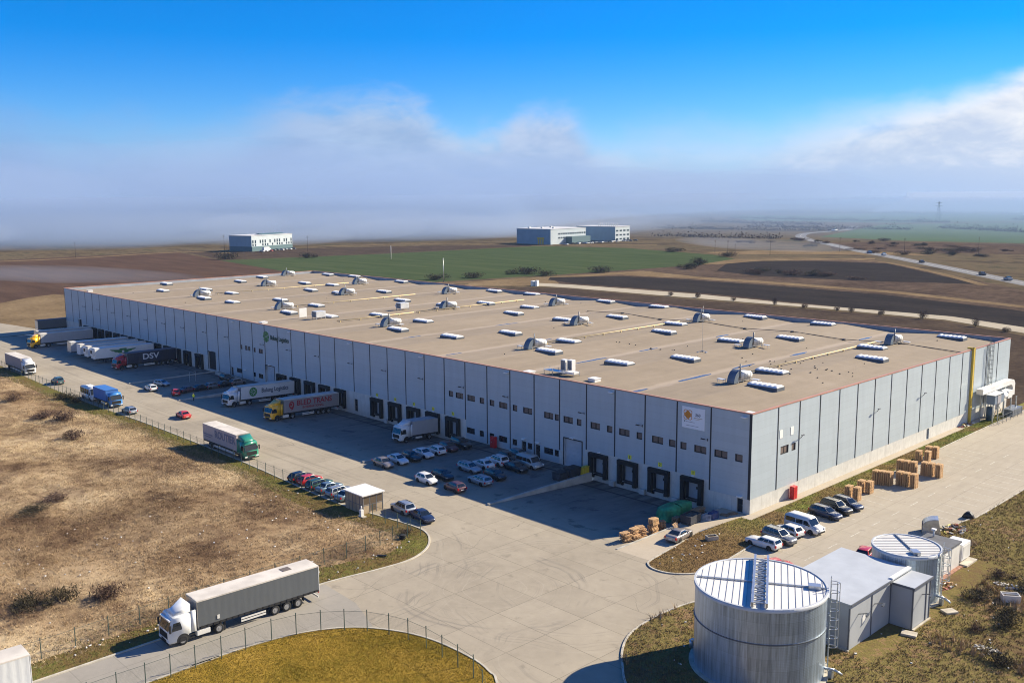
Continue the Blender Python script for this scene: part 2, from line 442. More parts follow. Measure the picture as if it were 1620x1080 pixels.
def strip_extra(t, pos, col):
    x, y, z = t.xyz(pos)      # greener along the wall, browner towards the road tip
    k = t.m('MULTIPLY', t.sstep(-9.0, 8.0, y), t.sstep(0.42, 0.6, t.noise(pos, 0.12, 3)))
    col = t.mix(t.m('MULTIPLY', k, 0.6), col, (0.16, 0.23, 0.045))
    return t.mix(t.m('MULTIPLY', t.sstep(-6.0, -14.0, y), 0.5), col, (0.20, 0.125, 0.06))
def field_extra(t, pos, col):
    n = t.noise(pos, 0.022, 3, 0.6); px = t.xyz(pos)[0]
    k = t.sstep(0.40, 0.62, t.m('ADD', n, t.m('MULTIPLY', t.sstep(-110.0, -40.0, px), 0.10)))
    return t.mix(t.m('MULTIPLY', k, 0.62), col, t.mix(1.0, col, (0.50, 0.42, 0.37), 'MULTIPLY'))
M_rough = ground_mat('rough_dry_ground', [(0.32, (0.105, 0.07, 0.045)), (0.42, (0.20, 0.138, 0.088)), (0.50, (0.35, 0.26, 0.16)), (0.58, (0.50, 0.39, 0.245)), (0.72, (0.62, 0.50, 0.33))], 0.075, 0.5, 0.32, 1.0, 0.9, 2.5, extra=field_extra)
M_verge = ground_mat('verge_grass', [(0.30, (0.101, 0.068, 0.033)), (0.45, (0.162, 0.112, 0.047)), (0.58, (0.142, 0.143, 0.039)), (0.75, (0.230, 0.195, 0.065))], 0.14, 1.6, 0.5, 1.0, 0.8, 6.0)
M_lawn = ground_mat('ochre_lawn', [(0.30, (0.130, 0.100, 0.015)), (0.43, (0.200, 0.143, 0.022)), (0.55, (0.310, 0.205, 0.036)), (0.72, (0.450, 0.300, 0.076))], 0.13, 1.4, 0.45, 1.0, 0.7, 6.0, streak=(40, 1.6))
M_strip = ground_mat('strip_grass', [(0.30, (0.15, 0.098, 0.05)), (0.46, (0.22, 0.15, 0.075)), (0.58, (0.235, 0.175, 0.07)), (0.70, (0.19, 0.22, 0.055)), (0.8, (0.21, 0.29, 0.055))], 0.09, 1.3, 0.4, 1.0, 0.8, 6.0, extra=strip_extra)
M_waste = ground_mat('waste_ground', [(0.28, (0.092, 0.060, 0.036)), (0.42, (0.166, 0.113, 0.060)), (0.52, (0.184, 0.155, 0.056)), (0.60, (0.248, 0.164, 0.090)), (0.8, (0.368, 0.252, 0.155))], 0.08, 1.1, 0.5, 1.0, 0.9, 4.0)
M_kerb = mat('kerb_stone', (0.44, 0.41, 0.35), 0.9, var=0.15, vscale=0.8, bump=0.2)
M_track = ground_mat('track_concrete', [(0.3, (0.33, 0.29, 0.225)), (0.7, (0.45, 0.40, 0.315))], 0.1, 0.8, 0.4, 1.0, 0.0)
M_tarmac = mat('far_road_tarmac', (0.13, 0.13, 0.135), 0.95, var=0.12, vscale=0.1)
M_white = mat('road_paint', (0.62, 0.60, 0.55), 0.8, var=0.2, vscale=3)

# terrain: one big sheet with the yard's dug-out footprint left open
HOLE = (-267.0, -0.3, -22.0, 97.0)
EXT = (-3600, 600, -700, 3300)
mb = MB(); zt = -0.12
hx0, hx1, hy0, hy1 = HOLE; ex0, ex1, ey0, ey1 = EXT
for q4 in (((ex0,ey0),(ex1,ey0),(hx1,hy0),(hx0,hy0)), ((ex1,ey0),(ex1,ey1),(hx1,hy1),(hx1,hy0)), ((ex1,ey1),(ex0,ey1),(hx0,hy1),(hx1,hy1)), ((ex0,ey1),(ex0,ey0),(hx0,hy0),(hx0,hy1))):
    mb.face([(x, y, zt) for x, y in q4])
struct(mb.build('terrain', M_terrain))

# --- far fields (measured on the ground plane)
sheet('ploughed_field', [(-262, -46), (-300, -28), (-340, 20), (-290, 95), (-300, 150), (-367, 200), (-434, 184), (-560, 206), (-690, 232), (-690, 60), (-640, -60), (-420, -220), (-330, -160), (-275, -46)], -0.09, M_plough)
sheet('straw_verge', [(-271, -24), (-300, -36), (-340, -30), (-395, 28), (-400, 40), (-340, 62), (-300, 40), (-271, 6)], -0.06, M_straw)
sheet('green_field', [(-562, 206), (-434, 184), (-367, 202), (-318, 196), (-310, 236), (-296, 300), (-285, 392), (-296, 449), (-334, 479), (-442, 508), (-520, 480), (-534, 329), (-552, 250)], -0.085, M_crop)
sheet('ploughed_field', [(-700, 238), (-568, 212), (-553, 256), (-536, 330), (-524, 480), (-545, 495), (-610, 400), (-650, 330), (-668, 270)], -0.087, M_dark)
sheet('scrub_land', [(-318, 194), (-296, 246), (-296, 300), (-285, 392), (-240, 520), (-100, 376), (-40, 300), (-20, 226), (-255, 240)], -0.085, M_scrub)
sheet('burnt_field', [(-292, 262), (-268, 292), (-230, 300), (-177, 300), (-120, 296), (-60, 276), (10, 240), (10, 205), (-30, 214), (-66, 233), (-114, 240), (-182, 248), (-255, 243), (-282, 250)], -0.07, M_black)
sheet('burnt_field', [(-262, 380), (-283, 420), (-268, 452), (-246, 470), (-204, 478), (-108, 372), (-128, 366), (-160, 352), (-216, 344), (-250, 358)], -0.07, M_black)
sheet('straw_verge', [(-290, 300), (-262, 300), (-230, 306), (-177, 307), (-120, 304), (-50, 282), (-10, 262), (-20, 272), (-60, 292), (-118, 313), (-180, 318), (-235, 318), (-282, 330)], -0.065, M_straw)
sheet('straw_verge', [(-318, 194), (-305, 214), (-296, 262), (-283, 330), (-276, 300), (-284, 255), (-262, 238)], -0.075, M_straw)
sheet('straw_verge', [(-288, 398), (-298, 449), (-262, 488), (-232, 520), (-225, 505), (-252, 478), (-276, 448), (-278, 400)], -0.066, M_straw)
sheet('straw_verge', [(-360, 500), (-330, 560), (-240, 590), (-215, 570), (-300, 520), (-330, 485)], -0.066, M_straw)
sheet('dark_strip', [(-272, 99), (-280, 150), (-262, 212), (-244, 222), (-171, 223), (-114, 226), (-66, 226), (-30, 206), (60, 150), (60, 99)], -0.09, M_dark)
sheet('track_road', [(-262, 222), (-244, 225), (-171, 228), (-114, 231), (-66, 229), (-36, 214), (20, 184), (20, 195), (-38, 227), (-68, 240), (-132, 238.5), (-182, 243), (-255, 238), (-276, 232)], -0.05, M_track)
sheet('straw_verge', [(-290, 196), (-262, 222), (-276, 232), (-300, 214)], -0.08, M_straw)
sheet('far_crop_field', [(-420, 790), (-320, 760), (-180, 790), (-60, 860), (-200, 1300), (-420, 1400), (-540, 1180)], -0.08, M_cropfar)
sheet('far_crop_field', [(-560, 1250), (-420, 1450), (-300, 1500), (-330, 2000), (-700, 2100), (-1000, 1500), (-800, 1250)], -0.08, M_cropfar)
sheet('scrub_land', [(-300, 590), (-230, 600), (-120, 640), (-60, 760), (-180, 780), (-320, 740), (-360, 690)], -0.085, M_scrub)
def ribbon(name, pts, w, z, m):
    mb = MB()
    P = [Vector((x, y, z)) for x, y in pts]
    L, Rr = [], []
    for i, p in enumerate(P):
        d = (P[min(i+1, len(P)-1)] - P[max(i-1, 0)]).normalized()
        n = Vector((-d.y, d.x, 0))
        L.append(p+n*w/2); Rr.append(p-n*w/2)
    for i in range(len(P)-1):
        mb.face([Rr[i], Rr[i+1], L[i+1], L[i]])
    return struct(mb.build(name, m))
HWY = arc_pts([(60, 215), (-30, 320), (-95, 392), (-158, 462), (-236, 546), (-273, 584), (-330, 650), (-385, 712), (-436, 780), (-470, 850), (-478, 905), (-490, 990), (-540, 1100)])
ribbon('highway_road', HWY, 11.0, -0.045, M_tarmac)
ribbon('highway_line', HWY, 0.25, -0.040, M_white)
ribbon('dirt_road', arc_pts([(-690, 40), (-672, 110), (-670, 150), (-682, 215), (-668, 258), (-640, 250)]), 8.0, -0.06, M_straw)
ribbon('dirt_road', arc_pts([(-668, 258), (-672, 330), (-640, 420), (-590, 480), (-560, 497), (-505, 520), (-450, 560)]), 6.0, -0.055, M_straw)
ribbon('field_path', arc_pts([(-300, 470), (-262, 492), (-215, 490), (-150, 425), (-104, 368)]), 5.0, -0.06, M_straw)

# --- yard, pits, roads
NORTH = [(-420, -35.5), (-300, -36.6), (-210, -37.6), (-150, -38.6), (-113, -37.3), (-75, -37.4), (-48, -38.4), (-36.5, -37.3), (-31.0, -36.6), (-27.5, -36.6), (-24.6, -37.9), (-21.9, -40.6), (-20.4, -44.4), (-20.6, -48.9), (-21.4, -53.8), (-21.7, -58), (-21.4, -66), (-21.2, -80), (-21.0, -100), (-21, -160)]
CIRC = [(-13.4, -160), (-13.4, -80.3), (-13.5, -76.4), (-13.4, -71.1), (-12.4, -65.3), (-9.9, -60.7), (-6.2, -57.8), (-1.9, -56.2), (3.6, -55.8), (7.4, -56.4), (11, -58.5), (30, -74), (60, -104)]
ISL2 = [(70, -98), (36, -65), (21.0, -51.4), (17.8, -48.8), (16.0, -47.0), (13.6, -44.2), (11.9, -41.1), (11.2, -37.6), (11.2, -33.2), (11.9, -29.3), (14.0, -25.6), (18.2, -21.0), (20.4, -12), (21.2, 0), (21.4, 12), (22.4, 20), (22.9, 31), (22.9, 120)]
ISL1 = [(-0.9, -11.0), (0.1, -18), (0.8, -23.2), (1.4, -24.6), (2.9, -25.3), (5.0, -24.9), (7.0, -23.0), (7.6, -20), (6.9, -11.6), (5.6, -0.2), (5.5, 19.6), (4.4, 50), (4.0, 78), (4.2, 120)]
nS, cS, i2S, i1S = (arc_pts(p, 5) for p in (NORTH, CIRC, ISL2, ISL1))
yard = [p for p in nS if p[0] > -300] 
yard = [(-420, -35.5)] + [p for p in nS[1:]]
sheet('yard_ground', yard + cS + i2S + [(5.0, 120), (5.0, -22.0), (-267.5, -22.0), (-268, -4), (-330, -14), (-420, -18)], -0.004, M_yard)
sheet('road_lane', [p for p in nS if p[1] < -56 and p[0] < -20] + [p for p in cS if p[1] < -58.5 and p[0] < 0] + [(-14.5, -56.5)], 0.003, M_lane)
sheet('parking_lot', [p for p in i1S if p[1] > -22] + [(22.9, 120)] + [p for p in i2S[::-1] if p[1] > -22 and p[0] > 10], 0.003, M_lot)
PIT_A, PARK_B, PIT_B, PARK_C, PIT_C = (-29.2, -4.6), (-60.8, -29.2), (-131.2, -60.8), (-158.6, -131.2), (-267.0, -158.6)
PIT_D, PIT_DC, PIT_Y = 1.2, 0.5, -21.5
def ground_z(x, y):
    if y > PIT_Y and y < 0 and any(a < x < b for a, b in (PIT_A, PIT_B, PIT_C)):
        return -(PIT_D if x > PIT_C[1] else PIT_DC)*(y - PIT_Y)/(-PIT_Y)
    return 0.0
for a, b in (PIT_A, PIT_B, PIT_C):
    mb = MB()
    nx = max(2, int((b-a)/12)); dep = PIT_DC if a == PIT_C[0] else PIT_D
    for i in range(nx):
        x0, x1 = a+(b-a)*i/nx, a+(b-a)*(i+1)/nx
        mb.face([(x0, -22, 0), (x1, -22, 0), (x1, PIT_Y, 0), (x0, PIT_Y, 0)]); mb.face([(x0, PIT_Y, 0), (x1, PIT_Y, 0), (x1, 0.2, -dep*1.009), (x0, 0.2, -dep*1.009)])
    struct(mb.build('dock_apron_ground', M_pit))
for a, b in (PARK_B, PARK_C):
    mb = MB(); mb.face([(a, -22, 0), (b, -22, 0), (b, 0.2, 0), (a, 0.2, 0)])
    struct(mb.build('parking_ground', M_asph))
sheet('path_ground', [(-4.6, -22.0), (-4.6, 0.2), (-0.1, 0.2), (-0.1, -2.0), (-1.1, -9.9), (0.7, -22.0), (0.75, -23.4), (-4.6, -23.6)], 0.004, M_pathc)
# kerb-topped retaining walls beside the sloped dock aprons
M_wallc = mat('retaining_concrete', (0.40, 0.39, 0.36), 0.9, var=0.2, vscale=0.6, bump=0.2, dirt=0.3)
def retaining(x, lab, side):
    mb = MB()
    y0, y1 = -23.2, -0.7
    for i in range(8):
        a, b = y0+(y1-y0)*i/8, y0+(y1-y0)*(i+1)/8
        mb.box((x-0.22, a+0.012*(i > 0), -1.6), (x+0.22, b, 0.22))
    o = mb.build('retaining_wall', M_wallc)
    tag(o, lab, 'retaining wall', 'low walls beside the sloped dock aprons')
retaining(-29.2, 'low concrete wall between the near dock apron and the main car park', 1)
retaining(-60.8, 'low concrete wall between the car park and the middle dock apron', 1)
retaining(-131.2, 'low concrete wall beside the white lettered lorry and the far car park', 1)
retaining(-158.6, 'low concrete wall between the far car park and the red lorry', 1)
mb = MB(); mb.box((-4.8, -23.4, -1.5), (-4.45, -0.6, 0.06))
tag(mb.build('retaining_wall', M_wallc), 'low concrete wall along the path with pallet heaps against it', 'retaining wall', 'low walls beside the sloped dock aprons')
# kerbs
def kerb(pts, w=0.22, h=0.13, z=0.0):
    mb = MB(); P = [Vector((x, y, 0)) for x, y in pts]
    N = []
    for i, p in enumerate(P):
        d = (P[min(i+1, len(P)-1)] - P[max(i-1, 0)]).normalized(); N.append(Vector((-d.y, d.x, 0))*w/2)
    for i in range(len(P)-1):
        a, b, na, nb = P[i], P[i+1], N[i], N[i+1]; lo, hi = Vector((0,0,z-0.1)), Vector((0,0,z+h))
        mb.face([a-na+hi, b-nb+hi, b+nb+hi, a+na+hi]); mb.face([a-na+lo, b-nb+lo, b-nb+hi, a-na+hi]); mb.face([b+nb+lo, a+na+lo, a+na+hi, b+nb+hi])
    struct(mb.build('kerb', M_kerb, recalc=False))
kerb([p for p in nS if p[0] > -130], 0.25, 0.10); kerb(cS); kerb(i2S); kerb(i1S[3:])
# grass areas
sheet('field_verge', [(-420, -300)] + nS + [(-21, -300)], 0.03, M_verge)
sheet('lawn', cS + [(60, -160)], 0.06, M_lawn)
sheet('waste_ground', i2S + [(160, 120), (160, -98)], 0.06, M_waste)
sheet('grass_strip', [(1.4, 120), (1.4, -1.4), (-0.2, -1.4), (-0.4, -3)] + i1S, 0.06, M_strip)
sheet('building_apron', [(-0.1, 97.0), (-0.1, -1.9), (1.45, -1.9), (1.45, 97.0)], 0.085, M_pathc)
# parking bay lines on the right-hand lot
mb = MB()
for i in range(24):
    y = -11.5 + i*2.95
    if y > 58: break
    if 14.5 < y < 45: y0 = 7.0
    mb.face([(6.6, y, .008), (11.4, y-0.55, .008), (11.4, y-0.43, .008), (6.6, y+.12, .008)])
    if i % 1 == 0: mb.face([(16.6, y, .008), (21.2, y-.5, .008), (21.2, y-.38, .008), (16.6, y+.12, .008)])
for i in range(12):
    mb.face([(14.0, -10+i*6, .008), (14.15, -10+i*6, .008), (14.15, -7.6+i*6, .008), (14.0, -7.6+i*6, .008)])
struct(mb.build('parking_line', mat('worn_paint', (0.46, 0.43, 0.37), 0.85, var=0.35, vscale=2.5)))

# ================================================================== WAREHOUSE
LW, WW, HW = 267.6, 97.6, 14.56
def wall_panel_mat():
    m, t, b = newmat('wall_panel')
    pos = t.n('ShaderNodeTexCoord').outputs['Object']
    x, y, z = t.xyz(pos)
    h = t.m('ADD', x, y)
    cell = t.n('ShaderNodeTexWhiteNoise', noise_dimensions='2D')
    t.put(cell.inputs['Vector'], t.vec(t.m('FLOOR', t.m('DIVIDE', t.m('ADD', h, 0.8), 6.0)), t.m('FLOOR', t.m('DIVIDE', z, 1.1)), 0))
    v = t.m('ADD', 0.97, t.m('MULTIPLY', cell.outputs[0], 0.05))
    ln = t.m('ABSOLUTE', t.m('SUBTRACT', t.m('FRACT', t.m('DIVIDE', z, 1.1)), 0.5))
    groove = t.sstep(0.482, 0.5, ln)
    stain = t.noise(t.vec(t.m('MULTIPLY', h, 0.7), t.m('MULTIPLY', z, 0.08), 0), 1.2, 4, 0.6)
    v = t.m('MULTIPLY', v, t.m('ADD', 0.89, t.m('MULTIPLY', stain, 0.22)))
    col = t.vm('SCALE', (0.432, 0.50, 0.55), None); t.put(col.node.inputs['Scale'], v)
    col = t.mix(t.m('MULTIPLY', groove, 0.4), col, (0.15, 0.16, 0.17))
    t.put(b.inputs['Base Color'], col)
    b.inputs['Roughness'].default_value = 0.48; b.inputs['Metallic'].default_value = 0.0
    bn = t.n('ShaderNodeBump'); bn.inputs['Strength'].default_value = 0.25; bn.inputs['Distance'].default_value = 0.02
    wv = t.m('SINE', t.m('MULTIPLY', z, 62.0))
    t.put(bn.inputs['Height'], wv); t.put(b.inputs['Normal'], bn.outputs[0])
    return m
M_panel = wall_panel_mat()
def plinth_mat():
    m, t, b = newmat('plinth_concrete')
    pos = t.n('ShaderNodeTexCoord').outputs['Object']; x, y, z = t.xyz(pos); h = t.m('ADD', x, y)
    nz = t.noise(pos, 0.8, 5, 0.6); st = t.noise(t.vec(h, t.m('MULTIPLY', z, 0.15), 0), 1.5, 4, 0.7)
    col = t.ramp(t.m('ADD', t.m('MULTIPLY', nz, .5), t.m('MULTIPLY', st, .5)), [(0.3, (0.47, 0.465, 0.44)), (0.55, (0.61, 0.605, 0.575)), (0.8, (0.67, 0.665, 0.635))])
    ln = t.m('ABSOLUTE', t.m('SUBTRACT', t.m('FRACT', t.m('DIVIDE', h, 3.0)), 0.5))
    col = t.mix(t.m('MULTIPLY', t.sstep(0.488, 0.5, ln), 0.5), col, (0.16, 0.155, 0.145))
    base = t.m('MULTIPLY', t.sstep(0.5, -1.0, z), t.m('ADD', 0.25, t.m('MULTIPLY', st, 0.8)), clamp=True)
    col = t.mix(t.m('MULTIPLY', base, 0.38), col, (0.17, 0.155, 0.13))
    t.put(b.inputs['Base Color'], col); b.inputs['Roughness'].default_value = 0.9
    return m
M_plinth = plinth_mat()
M_joint = mat('joint_trim', (0.016, 0.019, 0.028), 0.5)
M_cap = mat('parapet_cap', (0.46, 0.23, 0.15), 0.45, var=0.12, vscale=0.3)
M_inner = mat('parapet_inner', (0.30, 0.33, 0.38), 0.5, var=0.1, vscale=0.3)
M_black = mat('black_rubber', (0.007, 0.0075, 0.009), 0.75, var=0.3, vscale=2)
M_dframe = mat('dark_frame', (0.013, 0.014, 0.018), 0.5)
M_dpanel = mat('dock_panel', (0.42, 0.47, 0.53), 0.5, var=0.06, vscale=0.8)
M_white_p = mat('white_paint', (0.74, 0.74, 0.73), 0.45, var=0.05, vscale=1.0)
M_whited = mat('white_paint_dirty', (0.66, 0.65, 0.62), 0.5, var=0.10, vscale=0.7, dirt=0.18)
M_yellow = mat('yellow_paint', (0.62, 0.44, 0.055), 0.5, var=0.08)
M_yellow_sign = mat('yellow_sign', (0.80, 0.78, 0.06), 0.6)
M_red = mat('red_paint', (0.55, 0.025, 0.03), 0.4)
M_steel = mat('galvanised_steel', (0.50, 0.53, 0.56), 0.38, metal=0.75, var=0.12, vscale=1.2)
M_steeld = mat('dark_steel', (0.16, 0.18, 0.21), 0.5, metal=0.5)
M_glassd = mat('dark_glass', (0.018, 0.022, 0.03), 0.06, spec=0.7)
M_blind = mat('window_blind', (0.16, 0.12, 0.10), 0.65, var=0.1, vscale=6)

wh = empty('warehouse', (0, 0, 0), 0, 'huge grey panel clad warehouse with a flat tan roof and a long row of docks', 'warehouse')
XJ = []
p = 0.0
for i in range(44):
    p += 6.8 if i in (0, 43) else (7.0 if i in (16, 28) else 6.0)
    XJ.append(-p)
YJ = [6.8+6*i for i in range(15)]
WIN = [(a, b, 7.32, 8.40) for a, b in ((-65.5,-64.3),(-63.5,-61.4),(-60.2,-58.1),(-56.8,-55.6),(-54.1,-52.9),(-51.6,-49.5),(-48.1,-47.0),(-45.5,-43.3),(-40.4,-38.3),(-37.9,-37.0),(-35.9,-33.8),(-32.9,-31.9),(-29.9,-27.9),(-26.4,-25.3),(-23.9,-21.8),(-20.4,-19.3),(-17.4,-15.3),(-14.2,-13.0),(-12.1,-11.0),(-9.6,-7.5),(-6.1,-3.9),(-2.6,-1.4),(-146.0,-145.0),(-143.5,-142.4),(-142.0,-141.0),(-139.3,-138.4),(-136.8,-134.9))]
WIN += [(a, b, 1.16, 2.24) for a, b in ((-60.5,-58.3),(-56.9,-55.8),(-54.2,-53.0),(-51.7,-49.6),(-48.2,-47.1),(-44.4,-43.3),(-40.4,-38.3),(-37.9,-37.0),(-140.0,-138.9),(-137.4,-135.3),(-148.3,-145.6))]
DOORS = [(-45.9,-44.8,0.02,2.3),(-42.5,-41.4,0.02,2.3),(-2.1,-1.15,0.02,2.05),(-96.9,-95.7,-0.55,2.1),(-151.4,-150.2,0.02,2.15)]
GATES = [(-35.75,-31.8,0.05,4.65),(-133.9,-129.9,0.05,4.7),(-163.7,-159.7,0.05,4.75),(-255.7,-253.6,0.05,4.85)]
DOCKS = [-28.0,-21.9,-15.8,-9.7,-88.5,-82.3,-76.2,-70.2,-64.2,-101.9,-108.1,-114.1,-120.2,-126.3,-175.5,-168.5,-188.0,-181.8,-194.3,-200.2,-206.0,-212.2,-218.0,-224.0,-230.2,-236.3,-242.2,-248.4]
def plinth_top(x):
    if x > -6.8: return 2.15
    if x > -31.2: return 3.6
    if x > -36.8: return 2.4
    if x > -60.7: return 0.14
    if x > -134.5: return 3.6
    if x > -158.9: return 0.14
    return 3.6
# front wall, with real openings
holes = [(a, b, c, d, 0.22) for a, b, c, d in WIN] + [(a, b, c, d, 0.25) for a, b, c, d in DOORS] + [(a, b, c, d, 0.45) for a, b, c, d in GATES] + [(c-1.25, c+1.25, 0.0, 2.75, 0.85) for c in DOCKS]
def holed_wall(mb, H, holes, xs0, xs1, z0, z1, cuts, zcuts, pt, mfun):
    xs = sorted(set([xs0, xs1] + cuts + [h[0] for h in holes] + [h[1] for h in holes]))
    zs = sorted(set([z0, z1] + zcuts + [h[2] for h in holes] + [h[3] for h in holes]))
    for xa, xb in zip(xs, xs[1:]):
        cx = (xa+xb)/2
        hc = [h for h in holes if h[0] < cx < h[1]]
        for za, zb in zip(zs, zs[1:]):
            cz = (za+zb)/2
            if any(h[2] < cz < h[3] for h in hc): continue
            mb.face([pt(xa, 0, za), pt(xb, 0, za), pt(xb, 0, zb), pt(xa, 0, zb)], mfun(cx, cz))
    for a, b, c, d, dep in holes:
        mi = 2 if dep in (0.22, 0.85) else mfun((a+b)/2, d+0.1)
        for q in (((a,c),(a,d)), ((a,d),(b,d)), ((b,d),(b,c)), ((b,c),(a,c))):
            (p0, q0), (p1, q1) = q
            mb.face([pt(p0, 0, q0), pt(p1, 0, q1), pt(p1, dep, q1), pt(p0, dep, q0)], mi)
mb = MB()
holed_wall(mb, HW, holes, -LW, 0.0, -1.5, 14.4, [-6.8, -31.2, -36.8, -60.7, -134.5, -158.9], [0.14, 2.15, 2.4, 3.6], lambda x, d, z: (x, d, z), lambda x, z: 1 if z < plinth_top(x) else 0)
mb.build('wall', [M_panel, M_plinth, M_joint], wh, recalc=False)
# right-hand wall
RWIN = [(7.7, 9.9, 7.2, 8.4), (10.8, 11.9, 7.2, 8.3)]
RDOOR = [(58.2, 59.3, 0.1, 2.1)]
mb = MB()
holed_wall(mb, HW, [(a, b, c, d, 0.22) for a, b, c, d in RWIN] + [(a, b, c, d, 0.24) for a, b, c, d in RDOOR], 0.0, WW, -1.0, 14.4, [], [2.2], lambda y, d, z: (-d, y, z), lambda y, z: 1 if z < 2.2 else 0)
mb.build('wall', [M_panel, M_plinth, M_joint], wh, recalc=False)
mb = MB(); mb.face([(0, WW, -1), (-LW, WW, -1), (-LW, WW, 14.4), (0, WW, 14.4)]); mb.build('wall', [M_panel], wh, recalc=False)
mb = MB(); mb.face([(-LW, WW, -1), (-LW, 0, -1), (-LW, 0, 14.4), (-LW, WW, 14.4)]); mb.build('wall', [M_panel], wh, recalc=False)
# vertical joint trims (pattern of the cladding)
def trim(p, q):
    mb = MB(); mb.box(p, q); mb.build('joint_trim', M_joint, wh)
for x in XJ[:-1]: trim((x-0.11, -0.035, plinth_top(x+0.01)), (x+0.11, 0.02, 14.38))
trim((-0.42, -0.04, 2.15), (-0.01, 0.02, 14.38)); trim((-LW+0.01, -0.04, 3.6), (-LW+0.25, 0.02, 14.38))
for y in YJ: trim((-0.02, y-0.11, 2.2), (0.04, y+0.11, 14.38))
# parapet and its red-orange cap
mb = MB()
for a, b in (((-LW+0.02, 0.02, 12.9), (-0.02, 0.30, 14.46)), ((-LW+0.02, WW-0.30, 12.9), (-0.02, WW-0.02, 14.46)), ((-0.30, 0.31, 12.9), (-0.025, WW-0.31, 14.46)), ((-LW+0.025, 0.31, 12.9), (-LW+0.30, WW-0.31, 14.46))):
    mb.box(a, b)
mb.build('parapet', M_inner, wh)
mb = MB()
for a, b in (((-LW-0.05, -0.06, 14.44), (0.05, 0.34, 14.58)), ((-LW-0.05, WW-0.34, 14.44), (0.05, WW+0.06, 14.58)), ((-0.34, 0.345, 14.44), (0.055, WW-0.345, 14.58)), ((-LW-0.055, 0.345, 14.44), (-LW+0.34, WW-0.345, 14.58))):
    mb.box(a, b)
mb.build('parapet_cap', M_cap, wh)
# roof with shallow valleys
VAL = 24.45
def roof_z(x):
    t = abs(((-x) % VAL) / VAL - 0.5)*2       # 1 at the valleys (x = -24.45 k), 0 at the ridges
    return 14.2 - 0.72*t
def roof_mat():
    m, t, b = newmat('roof_membrane')
    pos = t.n('ShaderNodeTexCoord').outputs['Object']; x, y, z = t.xyz(pos)
    a = t.noise(pos, 0.03, 4, 0.6); c = t.noise(pos, 0.35, 5, 0.65); d = t.noise(t.vec(t.m('MULTIPLY', x, 1.0), t.m('MULTIPLY', y, 0.12), 0), 0.5, 4, 0.6)
    f = t.m('ADD', t.m('ADD', t.m('MULTIPLY', a, .4), t.m('MULTIPLY', c, .3)), t.m('MULTIPLY', d, .3))
    col = t.ramp(f, [(0.30, (0.205, 0.164, 0.118)), (0.45, (0.252, 0.204, 0.148)), (0.58, (0.29, 0.236, 0.174)), (0.75, (0.335, 0.28, 0.215))])
    lap = t.m('ABSOLUTE', t.m('SUBTRACT', t.m('FRACT', t.m('DIVIDE', x, 2.0)), 0.5))
    col = t.mix(t.m('MULTIPLY', t.sstep(0.46, 0.5, lap), 0.24), col, (0.16, 0.13, 0.10))
    lap2 = t.m('ABSOLUTE', t.m('SUBTRACT', t.m('FRACT', t.m('DIVIDE', y, 14.0)), 0.5))
    col = t.mix(t.m('MULTIPLY', t.sstep(0.494, 0.5, lap2), 0.12), col, (0.16, 0.13, 0.10))
    vd = t.m('MULTIPLY', t.m('ABSOLUTE', t.m('SUBTRACT', t.m('FRACT', t.m('ADD', t.m('DIVIDE', x, VAL), 0.5)), 0.5)), VAL)   # metres from a valley
    wob = t.m('MULTIPLY', t.m('SUBTRACT', t.noise(pos, 0.3, 3), 0.5), 1.6)
    vb = t.sstep(1.5, 0.4, t.m('ADD', vd, wob))
    col = t.mix(t.m('MULTIPLY', vb, 0.45), col, (0.42, 0.35, 0.29))
    spots = t.sstep(0.66, 0.74, t.noise(pos, 0.9, 4, 0.6))
    col = t.mix(t.m('MULTIPLY', spots, 0.5), col, (0.14, 0.105, 0.075))
    t.put(b.inputs['Base Color'], col); b.inputs['Roughness'].default_value = 0.9; b.inputs['Specular IOR Level'].default_value = 0.25
    bn = t.n('ShaderNodeBump'); bn.inputs['Strength'].default_value = 0.15; bn.inputs['Distance'].default_value = 0.05
    t.put(bn.inputs['Height'], t.noise(pos, 4.0, 3)); t.put(b.inputs['Normal'], bn.outputs[0])
    return m
M_roof = roof_mat()
mb = MB()
xs = [0.0-0.3] + [-VAL/2*k for k in range(1, 22) if VAL/2*k < LW-0.4] + [-LW+0.3]
for xa, xb in zip(xs, xs[1:]):
    mb.face([(xb, 0.3, roof_z(xb)), (xa, 0.3, roof_z(xa)), (xa, WW-0.3, roof_z(xa)), (xb, WW-0.3, roof_z(xb))])
roof = mb.build('roof', M_roof, wh)
# puddles lying in the valleys
M_puddle = mat('puddle_water', (0.10, 0.085, 0.07), 0.12, spec=0.45)
mb = MB()
for px, y0, y1, w in ((-24.4, 1.2, 8, 0.9), (-24.5, 16, 25.5, 1.0), (-24.6, 32, 40, 0.8), (-24.4, 52, 58, 1.0), (-48.6, 17, 26, 0.9), (-48.9, 36, 42, 0.7), (-73.2, 30, 36, 0.7), (-49, 63, 68, 0.8), (-24.5, 80, 86, 0.8), (-97.6, 14, 19, 0.7), (-97.8, 42, 50, .7), (-122.2, 30, 36, 0.6), (-73.3, 6, 10, .6)):
    n = 18; ring = []
    for i in range(n):
        a = 2*math.pi*i/n; r = 1 + rng.uniform(-.3, .3)
        x, y = px + math.cos(a)*w*r*0.46, (y0+y1)/2 + math.sin(a)*(y1-y0)/2*(1+rng.uniform(-.12, .12))
        ring.append((x, y, roof_z(px) + 0.012 + 0.0*y + abs(x-px)*0.059+0.004))
    zc = max(p[2] for p in ring)
    mb.face([(x, y, zc) for x, y, _ in ring])
pd = mb.build('puddle_water', M_puddle); struct(pd)

